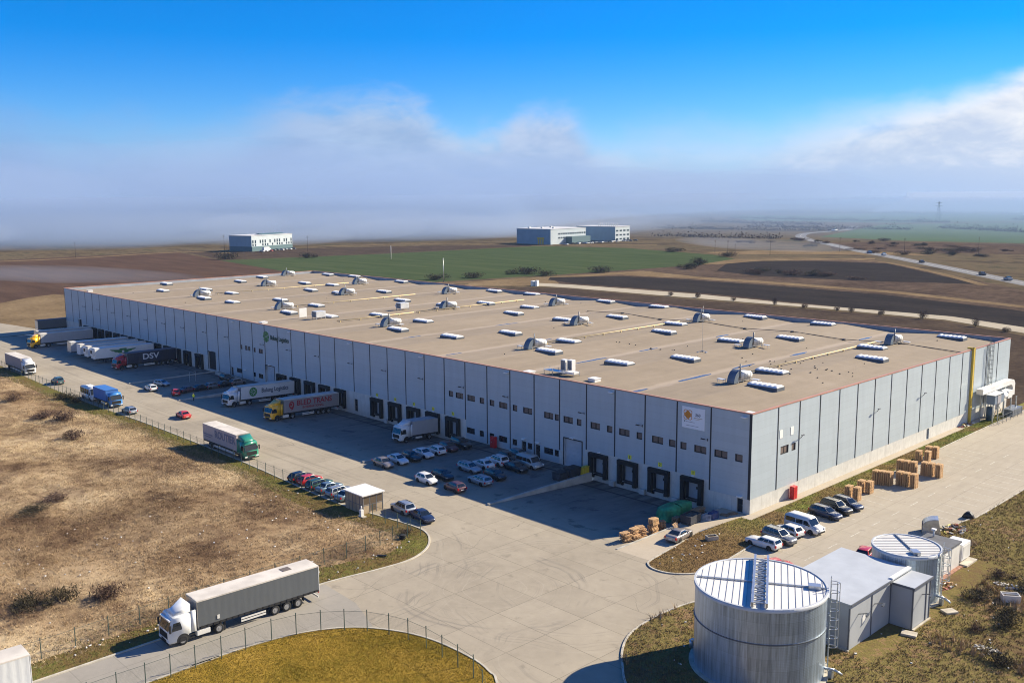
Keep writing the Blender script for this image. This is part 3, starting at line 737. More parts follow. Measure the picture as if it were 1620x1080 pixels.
# windows, doors, gates, docks as parts
def window(a, b, z0, z1, front=True, n=None):
    n = n or (2 if b-a > 1.6 else 1)
    T = (lambda x, d, z: (x, d, z)) if front else (lambda y, d, z: (-d, y, z))
    def bx(mb, x0, x1, d0, d1, za, zb):
        p, q = T(x0, d0, za), T(x1, d1, zb)
        mb.box(tuple(map(min, p, q)), tuple(map(max, p, q)))
    mb = MB(); f = 0.07
    bx(mb, a, b, .12, .2, z0, z0+f); bx(mb, a, b, .12, .2, z1-f, z1)
    xs = [a+(b-a)*i/n for i in range(n+1)]
    for i, x in enumerate(xs):
        lo = x-(f/2 if 0 < i < n else (0 if i == 0 else f)); bx(mb, lo, lo+f, .125, .195, z0+f, z1-f)
    w = mb.build('window', M_dframe, wh)
    mb = MB(); bx(mb, a+f, b-f, .16, .17, z0+f, z1-f); mb.build('pane', M_glassd, w)
    if z0 > 5:
        mb = MB()
        for i in range(n):
            bx(mb, xs[i]+.16, xs[i+1]-.09, .1425, .1575, z0+.13, z1-.12)
        mb.build('blind', M_blind, w)
    return w
for w in WIN: window(*w)
for w in RWIN: window(*w, front=False)
for a, b, z0, z1 in DOORS:
    mb = MB(); mb.box((a, .17, z0), (b, .23, z1)); d = mb.build('door', M_dframe, wh)
    mb = MB(); mb.box((a+.15, .15, z0+1.2), (b-.15, .168, z1-.2)); mb.build('pane', M_glassd, d)
    mb = MB(); mb.box((b-.2, .1, z0+1.0), (b-.1, .168, z0+1.06)); mb.build('handle', M_steel, d)
for a, b, z0, z1 in RDOOR:
    mb = MB(); mb.box((-.22, a, z0), (-.16, b, z1)); d = mb.build('door', mat('grey_door', (0.16, 0.18, 0.21), 0.5), wh)
    mb = MB(); mb.box((-.158, b-.2, z0+1.0), (-.1, b-.1, z0+1.06)); mb.build('handle', M_steel, d)
for gi, (a, b, z0, z1) in enumerate(GATES):
    mb = MB(); n = 7
    for i in range(n):
        mb.box((a, .33, z0+(z1-z0)*i/n+.012), (b, .40, z0+(z1-z0)*(i+1)/n))
    mb.build('gate', M_dpanel if gi in (0, 1) else M_dframe, wh)
    mb = MB(); mb.box((a-.18, -.06, z0), (a-.002, .01, z1+.18)); mb.box((b+.002, -.06, z0), (b+.18, .01, z1+.18)); mb.box((a-.001, -.06, z1+.002), (b+.001, .01, z1+.18))
    mb.build('gate_frame', M_joint, wh)
def dock(c, z=0.0):
    mb = MB(); w, t = 1.95, 0.72
    mb.box((c-w, -.62, -.45), (c-w+t, -.015, 2.78)); mb.box((c+w-t, -.62, -.45), (c+w, -.015, 2.78)); mb.box((c-w, -.66, 2.785), (c+w, -.015, 3.45))
    o = mb.build('dock_shelter', M_black, wh, bevel=.04)
    mb = MB()
    for i in range(4): mb.box((c-1.25, .75, .02+i*.68), (c+1.25, .80, .69+i*.68))
    pnl = mb.build('dock_panel', M_dpanel, o)
    mb = MB(); mb.box((c+.05, .725, 1.45), (c+.75, .748, 1.85)); mb.build('pane', M_glassd, o)
    mb = MB()
    for s in (-1, 1): mb.box((c+s*1.15-.2, -.3, -.62), (c+s*1.15+.2, -.012, -.1))
    mb.box((c-.9, -.45, -.10), (c+.9, -.013, -.012))
    mb.build('dock_bumper', M_black, o)
for c in DOCKS: dock(c)
for k, c in (('1', -9.7), ('2', -15.8), ('3', -21.7), ('5', -64.4), ('6', -70.3), ('7', -76.3), ('8', -82.4), ('9', -88.6)):
    mb = MB(); mb.box((c-.34, -.05, 3.82), (c+.34, -.01, 4.44)); s = mb.build('number_sign', M_yellow_sign, wh)
    text(k, .62, (c, -.062, 4.13), (R_(90), 0, 0), M_joint, s, 'numeral', .012)
# small concrete piers sticking out between the near docks
mb = MB()
for c in (-25.0, -18.9, -12.7, -79.2, -85.3): mb.box((c-.5, -.55, -1.3), (c+.5, -.012, -.35))
mb.build('dock_pier', M_plinth, wh)
# wall lamps and arms
M_lampw = mat('lamp_white', (0.85, 0.85, 0.83), 0.4)
def wall_lamp(x, z, s=1.0):
    mb = MB(); mb.box((x-.28*s, -.34*s, z-.06), (x+.28*s, -.012, z+.08)); mb.build('wall_lamp', M_lampw, wh)
for x in (-1.2, -25.5, -49.5, -73.6, -97.8, -122.0, -149.0): wall_lamp(x, 13.9, 1.5)
for x, z in ((-33.8, 4.98), (-1.6, 2.35), (-45.3, 2.75), (-41.9, 2.75), (-131.8, 5.05), (-161.8, 5.1), (-143.9, 2.35), (-254.2, 5.2)): wall_lamp(x, z, 1.3)
for c in DOCKS: wall_lamp(c, 3.62, .7)
def wall_arm(x, z=9.65):
    mb = MB(); mb.box((x-.75, -.75, z), (x-.12, -.55, z+.13)); mb.bar((x-.15, -.65, z+.06), (x, -.02, z-.1), .06, .06); mb.box((x-.06, -.05, z-.3), (x+.06, -.012, z+.1))
    mb.build('floodlight', M_dframe, wh)
for x in [XJ[k]-.5 for k in (0, 2, 4, 7, 9, 11, 13, 15, 17, 19, 21, 24, 26, 28, 30, 32, 34, 36, 38, 40)]: wall_arm(x)
for y, z in ((13.3, 9.4), (37.8, 9.4), (55.8, 9.4)):
    mb = MB(); mb.box((.55, y-.9, z-.1), (.75, y-.2, z+.05)); mb.bar((.02, y, z-.7), (.65, y-.45, z), .07, .07); mb.build('floodlight', M_steeld, wh)
for y in (7.3, 10.3):
    mb = MB(); mb.box((.01, y, 9.7), (.045, y+.8, 10.9)); mb.build('notice_board', mat('white_board', (0.85, 0.84, 0.80), .6), wh)
for x, z in ((-61.0, 11.0), (-49.9, 11.4), (-60.5, 9.0)):
    pass
# white company board with an orange emblem
bd = MB(); bd.box((-11.85, -.09, 10.72), (-7.85, -.012, 13.9))
sb = tag(bd.build('sign_board', mat('sign_white', (0.78, 0.82, 0.88), .6)), 'white square board with an orange orbit emblem high on the dock wall', 'sign', None)
M_orange = mat('emblem_orange', (0.62, 0.24, 0.02), .6); M_greytxt = mat('sign_grey', (0.20, 0.22, 0.27), .6)
def ring_pts(cx, cz, rx, rz, rot, n=40, p=2.0):
    out = []
    for i in range(n):
        a = 2*math.pi*i/n; x, z = rx*math.cos(a), rz*math.sin(a)
        out.append((cx + x*math.cos(rot) - z*math.sin(rot), cz + x*math.sin(rot) + z*math.cos(rot)))
    return out
def flat_ring(mb, outer, inner, y0, y1):
    n = len(outer)
    for i in range(n):
        j = (i+1) % n
        (a, b), (c, d), (e, f), (g, h) = outer[i], outer[j], inner[j], inner[i]
        mb.face([(a, y0, b), (c, y0, d), (e, y0, f), (g, y0, h)])
        mb.face([(a, y0, b), (a, y1, b), (c, y1, d), (c, y0, d)]); mb.face([(g, y0, h), (e, y0, f), (e, y1, f), (g, y1, h)])
mb = MB()
for rt in (R_(45), R_(-45)):
    flat_ring(mb, ring_pts(-10.8, 12.72, .92, .52, rt), ring_pts(-10.8, 12.72, .83, .42, rt), -.115 if rt > 0 else -.12, -.091)
mb.prism(ring_pts(-10.8, 12.75, .46, .50, 0, 24), -.135, -.0915, 'y')
mb.build('emblem', M_orange, sb)
text('360', .62, (-9.05, -.10, 12.86), (R_(90), 0, 0), M_greytxt, sb, 'lettering', .015)
mb = MB()
for x0, x1, z0, z1 in ((-9.75, -8.25, 12.36, 12.46), (-9.75, -8.6, 12.16, 12.22)): mb.box((x0, -.10, z0), (x1, -.091, z1))
mb.build('text_line', mat('sign_tan', (0.50, 0.42, 0.34), .6), sb)
mb = MB(); mb.box((-11.45, -.10, 11.6), (-11.25, -.091, 11.85)); mb.box((-11.1, -.10, 11.66), (-9.6, -.091, 11.72)); mb.box((-11.1, -.10, 11.12), (-8.9, -.091, 11.17)); mb.build('text_line', M_greytxt, sb)
# green emblem and company name on the wall
sg = empty('wall_sign', (-133.0, 0, 11.7), 0, 'green round emblem with dark letters reading Bulung Logistics on the wall', 'sign')
M_green = mat('sign_green', (0.06, 0.22, 0.07), .5)
M_dgreen = mat('sign_dark_green', (0.02, 0.07, 0.06), .5)
mb = MB()
for k in range(8):
    a = math.pi*k/4
    mb.prism([(math.cos(a-.17)*.25, math.sin(a-.17)*.25), (math.cos(a-.30)*1.25, math.sin(a-.30)*1.25), (math.cos(a)*1.38, math.sin(a)*1.38), (math.cos(a+.30)*1.25, math.sin(a+.30)*1.25), (math.cos(a+.17)*.25, math.sin(a+.17)*.25)], -.12, -.012, 'y')
mb.build('emblem', M_green, sg)
text('Bulung Logistics', 1.5, (2.0, -.08, 0.0), (R_(90), 0, 0), M_dgreen, sg, 'lettering', .03, .86, .03, 'LEFT')
# red cabinets
def red_cabinet(x, y, lab):
    mb = MB(); mb.box((x-.55, y-.35, 0), (x+.55, y+.35, 2.0), 0); o = mb.build('fire_cabinet', M_red, bevel=.04)
    mb = MB(); mb.box((x-.5, y-.375, .1), (x-.02, y-.352, 1.9)); mb.box((x+.02, y-.375, .1), (x+.5, y-.352, 1.9)); mb.build('cabinet_door', M_red, o)
    mb = MB(); mb.box((x-.09, y-.41, .95), (x-.05, y-.376, 1.15)); mb.build('handle', M_steel, o)
    tag(o, lab, 'cabinet', 'red fire cabinets by the walls')
red_cabinet(-52.4, -.75, 'red metal cabinet standing at the dock wall beside the car park windows')
o = MB(); o.box((.25, 10.2, .085), (.95, 11.3, 2.0)); o = o.build('fire_cabinet', M_red, bevel=.04)
mb = MB(); mb.box((.952, 10.26, .2), (.975, 10.72, 1.9)); mb.box((.952, 10.78, .2), (.975, 11.24, 1.9)); mb.build('cabinet_door', M_red, o)
tag(o, 'red metal cabinet standing against the sunlit side wall near the corner', 'cabinet', 'red fire cabinets by the walls')
# yellow riser pipe, caged ladder on the right wall
mb = MB(); mb.box((.04, 77.1, -.2), (.42, 77.75, 14.9)); mb.box((-.9, 77.15, 14.6), (.4, 77.7, 14.9)); mb.build('riser_pipe', M_yellow, wh)
def caged_ladder(name, base, top, out, along, parent, cage_from, over=1.2, mt=None, w=.5, cw=.75, hoop=0.9):
    mt = mt or M_steeld
    o = Vector(out); al = Vector(along); b = Vector(base); H = top-b.z
    mb = MB()
    for s in (-1, 1): mb.bar(b+al*s*w/2+o*.22, b+al*s*w/2+o*.22+Vector((0,0,H+over)), .06, .06)
    z = .3
    while z < H: mb.bar(b+al*(-w/2)+o*.22+Vector((0,0,z)), b+al*(w/2)+o*.22+Vector((0,0,z)), .035, .035); z += .33
    z = cage_from
    def hp(z): return [b+al*(cw/2*math.cos(t))+o*(.22+cw*math.sin(t))+Vector((0,0,z)) for t in (0, R_(45), R_(90), R_(135), R_(180))]
    prev = None
    while z <= H+over:
        ps = hp(z)
        for p, q in zip(ps, ps[1:]): mb.bar(p, q, .05, .05)
        if prev:
            for p, q in zip(prev, ps): mb.bar(p, q, .05, .05)
        prev = ps; z += hoop
    z = .5
    while z < H:
        for s in (-1, 1): mb.bar(b+al*s*w/2+Vector((0,0,z))+o*.012, b+al*s*w/2+o*.22+Vector((0,0,z)), .05, .05)
        z += 2.5
    return mb.build(name, mt, parent)
caged_ladder('ladder', (0.02, 85.8, 2.4), 14.6, (1, 0, 0), (0, 1, 0), wh, 1.0)

# ---------------------------------------------------------------- roof furniture
M_dome = mat('skylight_dome', (0.80, 0.80, 0.80), 0.42, var=0.06, vscale=1.5, spec=0.6)
M_curb = mat('skylight_curb', (0.085, 0.10, 0.125), 0.6, var=0.15)
def skylight_mesh():
    hx, hy = 2.75, 1.15
    cb = MB(); cb.box((-hx, -hy, -.5), (hx, hy, .38))
    dm = MB(); nseg, na, ns = 6, 8, 5
    rows = []
    for i in range(nseg*ns+1):
        s = i/(nseg*ns); fr = (s*nseg) % 1.0
        bul = math.sin(math.pi*fr)**0.6 if 0 < i < nseg*ns else 0.0
        rows.append([(-hx+.05+s*(2*hx-.1), -(hy-.04)*math.cos(math.pi*j/na), .385 + math.sin(math.pi*j/na)*(.20+.20*bul)) for j in range(na+1)])
    for r0, r1 in zip(rows, rows[1:]):
        for j in range(na): dm.face([r0[j], r1[j], r1[j+1], r0[j+1]], 0, True)
    dm.face(rows[0]); dm.face(rows[-1][::-1])
    return cb, dm
SKY = [(-9.8,19.4),(-40.3,19.8),(-58.6,20.2),(-87,19.3),(-105.8,18.8),(-137,20.5),(-153.4,18.6),(-185.8,19.3),(-203.8,19.3),(-234,19.9),
(-16,31.6),(-34.4,31.8),(-64.8,32.5),(-82.4,32.4),(-112,31.2),(-130.7,31.5),(-159.9,31.2),(-181,32.2),(-209.6,31.5),(-228.8,32.1),(-256.7,31.2),
(-9.7,55.7),(-40.8,56.6),(-58.6,57),(-89.7,57.4),(-107.4,57.4),(-134,56.5),(-154.3,57),(-185.5,55.8),(-202,55.7),(-250,56),
(-15.6,68),(-33.7,67.9),(-64.8,69.6),(-83,69.9),(-114.2,70),(-130.4,68.5),(-179.2,68.6),(-209.6,69.1),(-226,68.2),(-256.5,68.5),
(-9.7,92),(-39.6,92.8),(-58.1,93.3),(-88.8,94.4),(-107.7,94.2),(-138,94.6),(-154.3,93.8),(-203.4,94),(-232.7,94),(-250.8,94)]
cb, dm = skylight_mesh()
sk0 = None
for i, (x, y) in enumerate(SKY):
    if sk0 is None:
        sk0 = cb.build('skylight', M_curb, roof); dm.build('skylight_dome', M_dome, sk0, recalc=False); o = sk0
    else:
        o = copy_tree(sk0, roof)
    o.location = (x, y-.2, roof_z(x)+.02)
def hatch(x, y, w=1.5, mt=None):
    mb = MB(); mb.box((x-w/2, y-w/2, roof_z(x)-.3), (x+w/2, y+w/2, roof_z(x)+.42)); mb.box((x-w/2-.07, y-w/2-.07, roof_z(x)+.425), (x+w/2+.07, y+w/2+.07, roof_z(x)+.55))
    mb.build('roof_hatch', M_white_p, roof)
for x, y in ((-33.2, 4.6), (-47.0, 3.0), (-1.7, 2.2), (-139.5, 3.0), (-253, 3.2)): hatch(x, y)
# gas pipes and a cable tray along the roof
for x, y0, y1 in ((-18.7, 25, 76), (-67.0, 27, 74), (-128.5, 17, 41), (-128.8, 42, 82), (-165.0, 27, 70), (-214.5, 28, 79)):
    mb = MB(); z = roof_z(x)+.42
    mb.cyl((x, y0, z), (x, y1, z), .11, 8)
    y = y0+1
    while y < y1: mb.box((x-.16, y-.1, z-.55), (x+.16, y+.1, z-.06)); y += 6
    mb.build('gas_pipe', mat('gas_pipe_yellow', (0.62, 0.50, 0.27), .6), roof)
mb = MB()
for k in range(1, 9):
    xa, xb = -2-12.2*(k-1), -2-12.2*k
    mb.bar((xa, 77.0, roof_z(xa)+.2), (xb, 77.0, roof_z(xb)+.2), .12, .12); mb.box((xa-.3, 76.7, roof_z(xa)-.1), (xa+.3, 77.3, roof_z(xa)+.3))
mb.build('cable_tray', M_dframe, roof)
# lightning-conductor feet scattered over the membrane
mb = MB()
for k in range(64):
    x, y = rng.choice(((-4-rng.random()*60, 40+rng.gauss(0, .6)), (-5-rng.random()*30, 30+rng.random()*22), (-rng.random()*260-3, rng.choice((12.0, 46.0, 62.0, 86.0))+rng.gauss(0, .3))))
    s = rng.uniform(.05, .12); mb.box((x-s, y-s, roof_z(x)-.05), (x+s, y+s, roof_z(x)+.16))
mb.build('conductor_foot', M_dframe, roof)

M_hood = mat('hood_metal', (0.13, 0.165, 0.21), 0.5, metal=0.3, var=0.1)
M_unit = mat('unit_casing', (0.62, 0.64, 0.66), 0.4, metal=0.2, var=0.08, vscale=.8)
def roof_unit():
    root = empty('roof_ventilation_unit')
    mb = MB(); R0 = 2.05
    prof = [(-2.9+R0*(1-math.cos(a)), .15+R0*math.sin(a)*1.1) for a in [R_(90)*i/8 for i in range(9)]]
    inner = [(y+.95 if i < 4 else y, z-.95 if i >= 4 else z) for i, (y, z) in enumerate(prof)]
    poly = prof + [(-.85, 1.5), (-1.5, 1.2), (-1.75, .15)]
    mb.prism(poly, -.75, .75, 'x'); hood = mb.build('intake_hood', M_hood, root)
    mb = MB(); pts = [(-.85, .5), (2.5, .45), (2.85, .7), (2.95, 1.2), (2.75, 1.6), (2.3, 1.82), (.4, 1.95), (-.3, 2.2), (-.85, 2.25)]
    mb.prism(pts, -.85, .85, 'x'); body = mb.build('casing', M_unit, root, bevel=.12, smooth_angle=30)
    mb = MB()
    for y in (0.2, 1.2, 2.1): mb.box((-.87, y-.03, .62), (.87, y+.03, 1.7))
    mb.build('casing_seam', M_steeld, body)
    mb = MB(); mb.cyl((.75, -1.05, .9), (.75, -1.05, 3.5), .13, 10); mb.bar((.75, -1.05, 1.2), (.3, -.6, 1.0), .12, .12); mb.build('flue', M_steeld, root)
    mb = MB()
    for x in (-.7, .7):
        for y in (-1.6, 0, 2.3): mb.box((x-.07, y-.07, -.8), (x+.07, y+.07, .46))
        mb.bar((x, -1.7, .4), (x, 2.5, .4), .09, .12)
    mb.build('frame', M_steel, root)
    for s, y0 in ((-1, -2.3), (1, 1.6)):
        mb = MB(); x0 = s*2.3
        mb.box((x0-.75, y0-.45, .52), (x0+.75, y0+.45, .62))
        for a in (-.6, .6):
            for b in (-.35, .35): mb.box((x0+a-.03, y0+b-.03, -.8), (x0+a+.03, y0+b+.03, .519))
        mb.build('service_platform', M_unit, root)
    return root
HV = [(-15.5,20.6),(-64.4,22.0),(-112.4,21.5),(-161.6,21.8),(-210.8,21.8),(-33.7,53.4),(-82,54.6),(-130.2,54.2),(-181.2,55.6),(-227.7,54.6),(-15.5,76.8),(-64,78.6),(-113.2,79.6),(-159.2,79),(-207.4,78.6),(-257.8,80.2)]
ordn = ['first', 'second', 'third', 'fourth', 'fifth']
rows = [(5, 'row nearest the dock wall', 'right-hand end'), (5, 'middle row', 'right-hand end'), (6, 'row farthest from the dock wall', 'right-hand end')]
u0 = roof_unit(); k = 0
for ri, (n, rw, _) in enumerate(rows):
    for j in range(n):
        o = u0 if k == 0 else copy_tree(u0)
        x, y = HV[k]
        o.location = (x, y, roof_z(x)); o.scale = (.92, .92, .92)
        nm = ('nearest the lit side wall' if j == 0 else 'farthest from the lit side wall' if j == n-1 else ordn[j] + ' from the lit side wall')
        tag(o, f'roof ventilator, {nm} in the {rw}', 'ventilator', 'ventilation units on the warehouse roof')
        k += 1
def condenser(x, y, lab):
    root = empty('roof_condenser', (x, y, roof_z(x)), 0, lab, 'air conditioner', 'white twin condensers at the roof edge')
    mb = MB(); mb.box((-.55, -.5, .45), (.55, .5, 2.35)); mb.build('casing', M_white_p, root, bevel=.04)
    mb = MB(); mb.box((-.45, -.53, .6), (.45, -.502, 2.2)); mb.build('fan_grille', M_steeld, root)
    mb = MB()
    for a in (-.45, .45):
        for b in (-.4, .4): mb.box((a-.04, b-.04, -.3), (a+.04, b+.04, .449))
    mb.build('leg', M_steel, root)
condenser(-42.4, 7.2, 'white upright condenser on the roof edge, farther from the corner of a pair')
condenser(-41.0, 7.4, 'white upright condenser on the roof edge, nearer the corner of a pair')
root = empty('roof_platform', (-41.5, 4.2, roof_z(-41.5)), 0, 'low steel pipe rack on the roof edge before the two white condensers', 'pipe rack')
mb = MB()
for x in (-3, -1, 1.5, 4): mb.box((x-.04, -.04, -.3), (x+.04, .04, 1.1)); mb.box((x-.04, 1.4, -.3), (x+.04, 1.48, 1.1))
mb.build('post', M_steel, root)
mb = MB(); mb.box((-3.1, -.1, .6), (4.1, 1.5, .68)); mb.build('tray', M_steel, root)
mb = MB(); mb.box((2.2, -.2, .69), (4.0, 1.3, 1.0)); mb.build('duct', M_white_p, root)
for (x, y, lab) in ((-135.8, 42.6, 'white boxy air handler on legs in the middle of the roof'), (-136.3, 16.6, 'small boxy air handler on the roof beside a white panel')):
    root = empty('air_handler', (x, y, roof_z(x)), 0, lab, 'air handler', 'boxy air handlers on the roof')
    mb = MB(); mb.box((-1.1, -1.2, .5), (1.1, 1.6, 2.0)); mb.build('casing', M_unit, root, bevel=.05)
    mb = MB(); mb.box((-.8, -1.23, .6), (.8, -1.202, 1.9)); mb.build('intake_grille', M_steeld, root)
    mb = MB()
    for a in (-1, 1):
        for b in (-1.1, 1.5): mb.box((a-.06, b-.06, -.3), (a+.06, b+.06, .499))
    mb.build('leg', M_steel, root)
    mb = MB(); mb.box((-2.6, -.3, .7), (-1.101, .5, 1.3)); mb.build('duct', M_unit, root)
mb = MB(); mb.box((-143.3, 15.4, roof_z(-143)+.3), (-143.2, 17.6, roof_z(-143)+2.6)); mb.box((-143.28, 15.5, roof_z(-143)-.3), (-143.22, 15.6, roof_z(-143)+.299)); mb.box((-143.28, 17.4, roof_z(-143)-.3), (-143.22, 17.5, roof_z(-143)+.299))
tag(mb.build('roof_panel', M_white_p), 'upright white panel on short legs standing on the roof', 'panel')
root = empty('antenna_mast', (-36.9, 40.5, roof_z(-36.9)), 0, 'thin tall lightning rod on a low block base on the roof', 'mast')
mb = MB(); mb.cyl((0,0,.2), (0,0,9.0), .035, 6, r2=.012); mb.build('rod', M_steel, root)
mb = MB()
for a in range(3):
    mb.bar((0,0,.35), (math.cos(a*2.1)*.9, math.sin(a*2.1)*.9, .12), .06, .06); mb.box((math.cos(a*2.1)*.9-.2, math.sin(a*2.1)*.9-.2, -.3), (math.cos(a*2.1)*.9+.2, math.sin(a*2.1)*.9+.2, .12))
mb.build('base', M_steel, root)
# ================================================================== VEHICLES
M_tyre = mat('tyre_rubber', (0.011, 0.011, 0.012), 0.85)
M_rim = mat('wheel_rim', (0.42, 0.43, 0.45), 0.35, metal=0.7)
M_cglass = mat('car_glass', (0.012, 0.016, 0.021), 0.05, spec=0.8)
M_lens = mat('headlamp_lens', (0.75, 0.78, 0.8), 0.12, spec=0.8)
M_tail = mat('tail_lamp', (0.45, 0.012, 0.012), 0.2)
M_trim = mat('plastic_trim', (0.014, 0.0145, 0.016), 0.6)
M_plate = mat('number_plate', (0.75, 0.75, 0.72), 0.5)
PAINTS = {}
def paint(name, col, metal=0.0, rough=0.32):
    if name not in PAINTS:
        PAINTS[name] = mat('paint_'+name, col, rough, metal=metal, var=0.05, vscale=1.2, coat=0.6)
    return PAINTS[name]
paint('white', (0.66, 0.67, 0.68)); paint('silver', (0.36, 0.39, 0.43), 0.5); paint('grey', (0.17, 0.18, 0.20), 0.4); paint('black', (0.009, 0.0095, 0.012))
paint('navy', (0.022, 0.033, 0.075), 0.2); paint('red', (0.42, 0.025, 0.03)); paint('brightred', (0.60, 0.055, 0.05)); paint('maroon', (0.10, 0.045, 0.055), 0.3); paint('taupe', (0.25, 0.22, 0.21), 0.4)
paint('green', (0.025, 0.075, 0.065), 0.2); paint('teal', (0.06, 0.115, 0.12), 0.3); paint('bluegrey', (0.15, 0.22, 0.28), 0.4); paint('vangrey', (0.36, 0.38, 0.38), 0.2); paint('beige', (0.36, 0.33, 0.31), 0.4)

def wheel(root, x, y, r, w, z=None, name='wheel', dual=False):
    z = r if z is None else z
    s = 1 if y > 0 else -1
    mb = MB(); n = 20
    prof = [(r*.62, -w/2), (r*.93, -w/2), (r, -w/2+.03), (r, w/2-.03), (r*.93, w/2), (r*.62, w/2)]
    rings = [[(math.cos(2*math.pi*i/n)*a, b, math.sin(2*math.pi*i/n)*a) for i in range(n)] for a, b in prof]
    for r0, r1 in zip(rings, rings[1:]):
        for i in range(n):
            j = (i+1) % n; mb.face([r0[i], r0[j], r1[j], r1[i]], 0, True)
    o = mb.build(name, [M_tyre, M_rim], root)
    mb = MB(); yo = s*(w/2-.04)
    mb.cyl((0, yo-s*.05, 0), (0, yo, 0), r*.63, 16, 0); mb.cyl((0, yo, 0), (0, yo+s*.03, 0), r*.2, 10, 0)
    mb.build('rim', M_rim, o)
    o.location = (x, y, z)
    return o

CAR = {  # L, W, H, hood_z, trunk_z, x positions (rear +/front): rear glass base, roof rear, roof front, windscreen base, tail style
    'sedan':  dict(L=4.65, W=1.80, H=1.46, hz=.90, tz=.98, rb=-1.70, rr=-1.02, rf=.22, wb=1.02, wheelb=2.70),
    'hatch':  dict(L=4.15, W=1.76, H=1.50, hz=.93, tz=.98, rb=-1.98, rr=-1.45, rf=.22, wb=1.05, wheelb=2.58),
    'wagon':  dict(L=4.70, W=1.80, H=1.50, hz=.90, tz=.97, rb=-2.24, rr=-1.92, rf=.20, wb=1.02, wheelb=2.74),
    'suv':    dict(L=4.70, W=1.88, H=1.74, hz=1.04, tz=1.10, rb=-2.22, rr=-1.88, rf=.22, wb=1.02, wheelb=2.74),
    'coupe':  dict(L=4.70, W=1.82, H=1.40, hz=.88, tz=.99, rb=-1.95, rr=-.78, rf=.12, wb=1.02, wheelb=2.76),
    'oldwagon': dict(L=4.80, W=1.76, H=1.47, hz=.94, tz=.96, rb=-2.32, rr=-2.05, rf=.02, wb=.66, wheelb=2.78),
}
def car(kind):
    P = CAR[kind]; L, W, H = P['L'], P['W'], P['H']; h = L/2; w = W/2
    root = empty(kind+'_car')
    hz, tz = P['hz'], P['tz']
    zb = hz+.03
    st = [(-h, w*.76, .40, tz-.22), (-h+.05, w*.86, .30, tz-.08), (-h+.22, w*.95, .24, tz), (P['rb'], w*.985, .20, tz+.01), (-.6, w, .19, zb+.03), (.5, w, .19, zb+.02), (P['wb'], w*.99, .19, zb), (h-.75, w*.965, .20, hz-.05), (h-.28, w*.90, .24, hz-.14), (h-.08, w*.76, .30, hz-.24), (h, w*.60, .36, hz-.34)]
    if P['rb'] < -h+.25: st.pop(3)
    mb = MB(); rings = []
    for x, ww, zl, zt in st:
        zm = zl+(zt-zl)*.5
        half = [(ww*.86, zl), (ww*.98, zl+.10), (ww, zm), (ww*.985, zl+(zt-zl)*.82), (ww*.92, zt-.015), (ww*.70, zt+.022), (0, zt+.035)]
        rings.append([(x, y, z) for y, z in half] + [(x, -y, z) for y, z in half[-2::-1]])
    n = len(rings[0])
    for r0, r1 in zip(rings, rings[1:]):
        for j in range(n-1): mb.face([r0[j], r1[j], r1[j+1], r0[j+1]], 0, True)
        mb.face([r0[n-1], r1[n-1], r1[0], r0[0]], 1)
    mb.face(rings[0][::-1], 0); mb.face(rings[-1], 0)
    # greenhouse: body-coloured roof and pillars, glass set 6 mm proud
    b0, b1, r0, r1 = P['rb'], P['wb'], P['rr'], P['rf']; bw, rw = w*.90, w*.70; zc = zb-.01
    nz = 5; lv = []
    for k in range(nz+1):
        t = k/nz; e = 1-(1-t)**1.35
        xr = b0+(r0-b0)*t; xf = b1+(r1-b1)*t; yw = bw+(rw-bw)*(t**1.4); z = zc+(H-.05-zc)*t
        lv.append([(xr, yw, z), ((xr*.62+xf*.38), yw+.012, z), ((xr*.3+xf*.7), yw+.006, z), (xf, yw*.94, z), (xf+.03*(1-t)+.02, 0, z), (xf, -yw*.94, z), ((xr*.3+xf*.7), -yw-.006, z), ((xr*.62+xf*.38), -yw-.012, z), (xr, -yw, z), (xr-.03, 0, z)])
    for a, b in zip(lv, lv[1:]):
        m = len(a)
        for j in range(m): mb.face([a[j], a[(j+1) % m], b[(j+1) % m], b[j]], 0, False)
    top = lv[-1]; cx = sum(p[0] for p in top)/len(top)
    inner = [(cx+(x-cx)*.82, y*.72, H-.008) for x, y, z in top]
    for j in range(len(top)): mb.face([top[j], top[(j+1) % len(top)], inner[(j+1) % len(top)], inner[j]], 0, True)
    mb.face(inner, 0, True)
    hb = P['wheelb']/2; R = .325 if kind not in ('suv',) else .365
    for sx in (hb, -hb):          # dark wheel arches
        for s in (-1, 1):
            pts = [(sx+math.cos(a)*(R+.065), R+math.sin(a)*(R+.065)) for a in [math.pi*i/12 for i in range(13)]] + [(sx-(R+.065), .2), (sx+(R+.065), .2)]
            pts = [(sx+math.cos(a)*(R+.065), R+math.sin(a)*(R+.065)) for a in [math.pi*i/12 for i in range(13)]] + [(sx-(R+.06), .19), (sx+(R+.06), .19)]
            mb.prism(pts, s*(w*.80), s*(w+.004), 'y', 1)
    mb.box((h-.06, -w*.5, .30), (h+.012, w*.5, .44), 1); mb.box((h-.10, -w*.36, .50), (h-.005, w*.36, .60), 1)
    mb.box((-h-.012, -w*.6, .32), (-h+.08, w*.6, .42), 1)
    body = mb.build('body', [PAINTS['white'], M_trim], root)
    # glass
    def lerp(t, yin=0.0):
        xr = b0+(r0-b0)*t; xf = b1+(r1-b1)*t; yw = bw+(rw-bw)*(t**1.4); z = zc+(H-.05-zc)*t
        return xr, xf, yw, z
    def quadgrid(name, f, mt=M_cglass, nu=1, nv=4):
        g = MB()
        for i in range(nu):
            for k in range(nv):
                g.face([f(i/nu, k/nv), f((i+1)/nu, k/nv), f((i+1)/nu, (k+1)/nv), f(i/nu, (k+1)/nv)], 0, True)
        return g.build(name, mt, root)
    T0, T1 = .10, .93
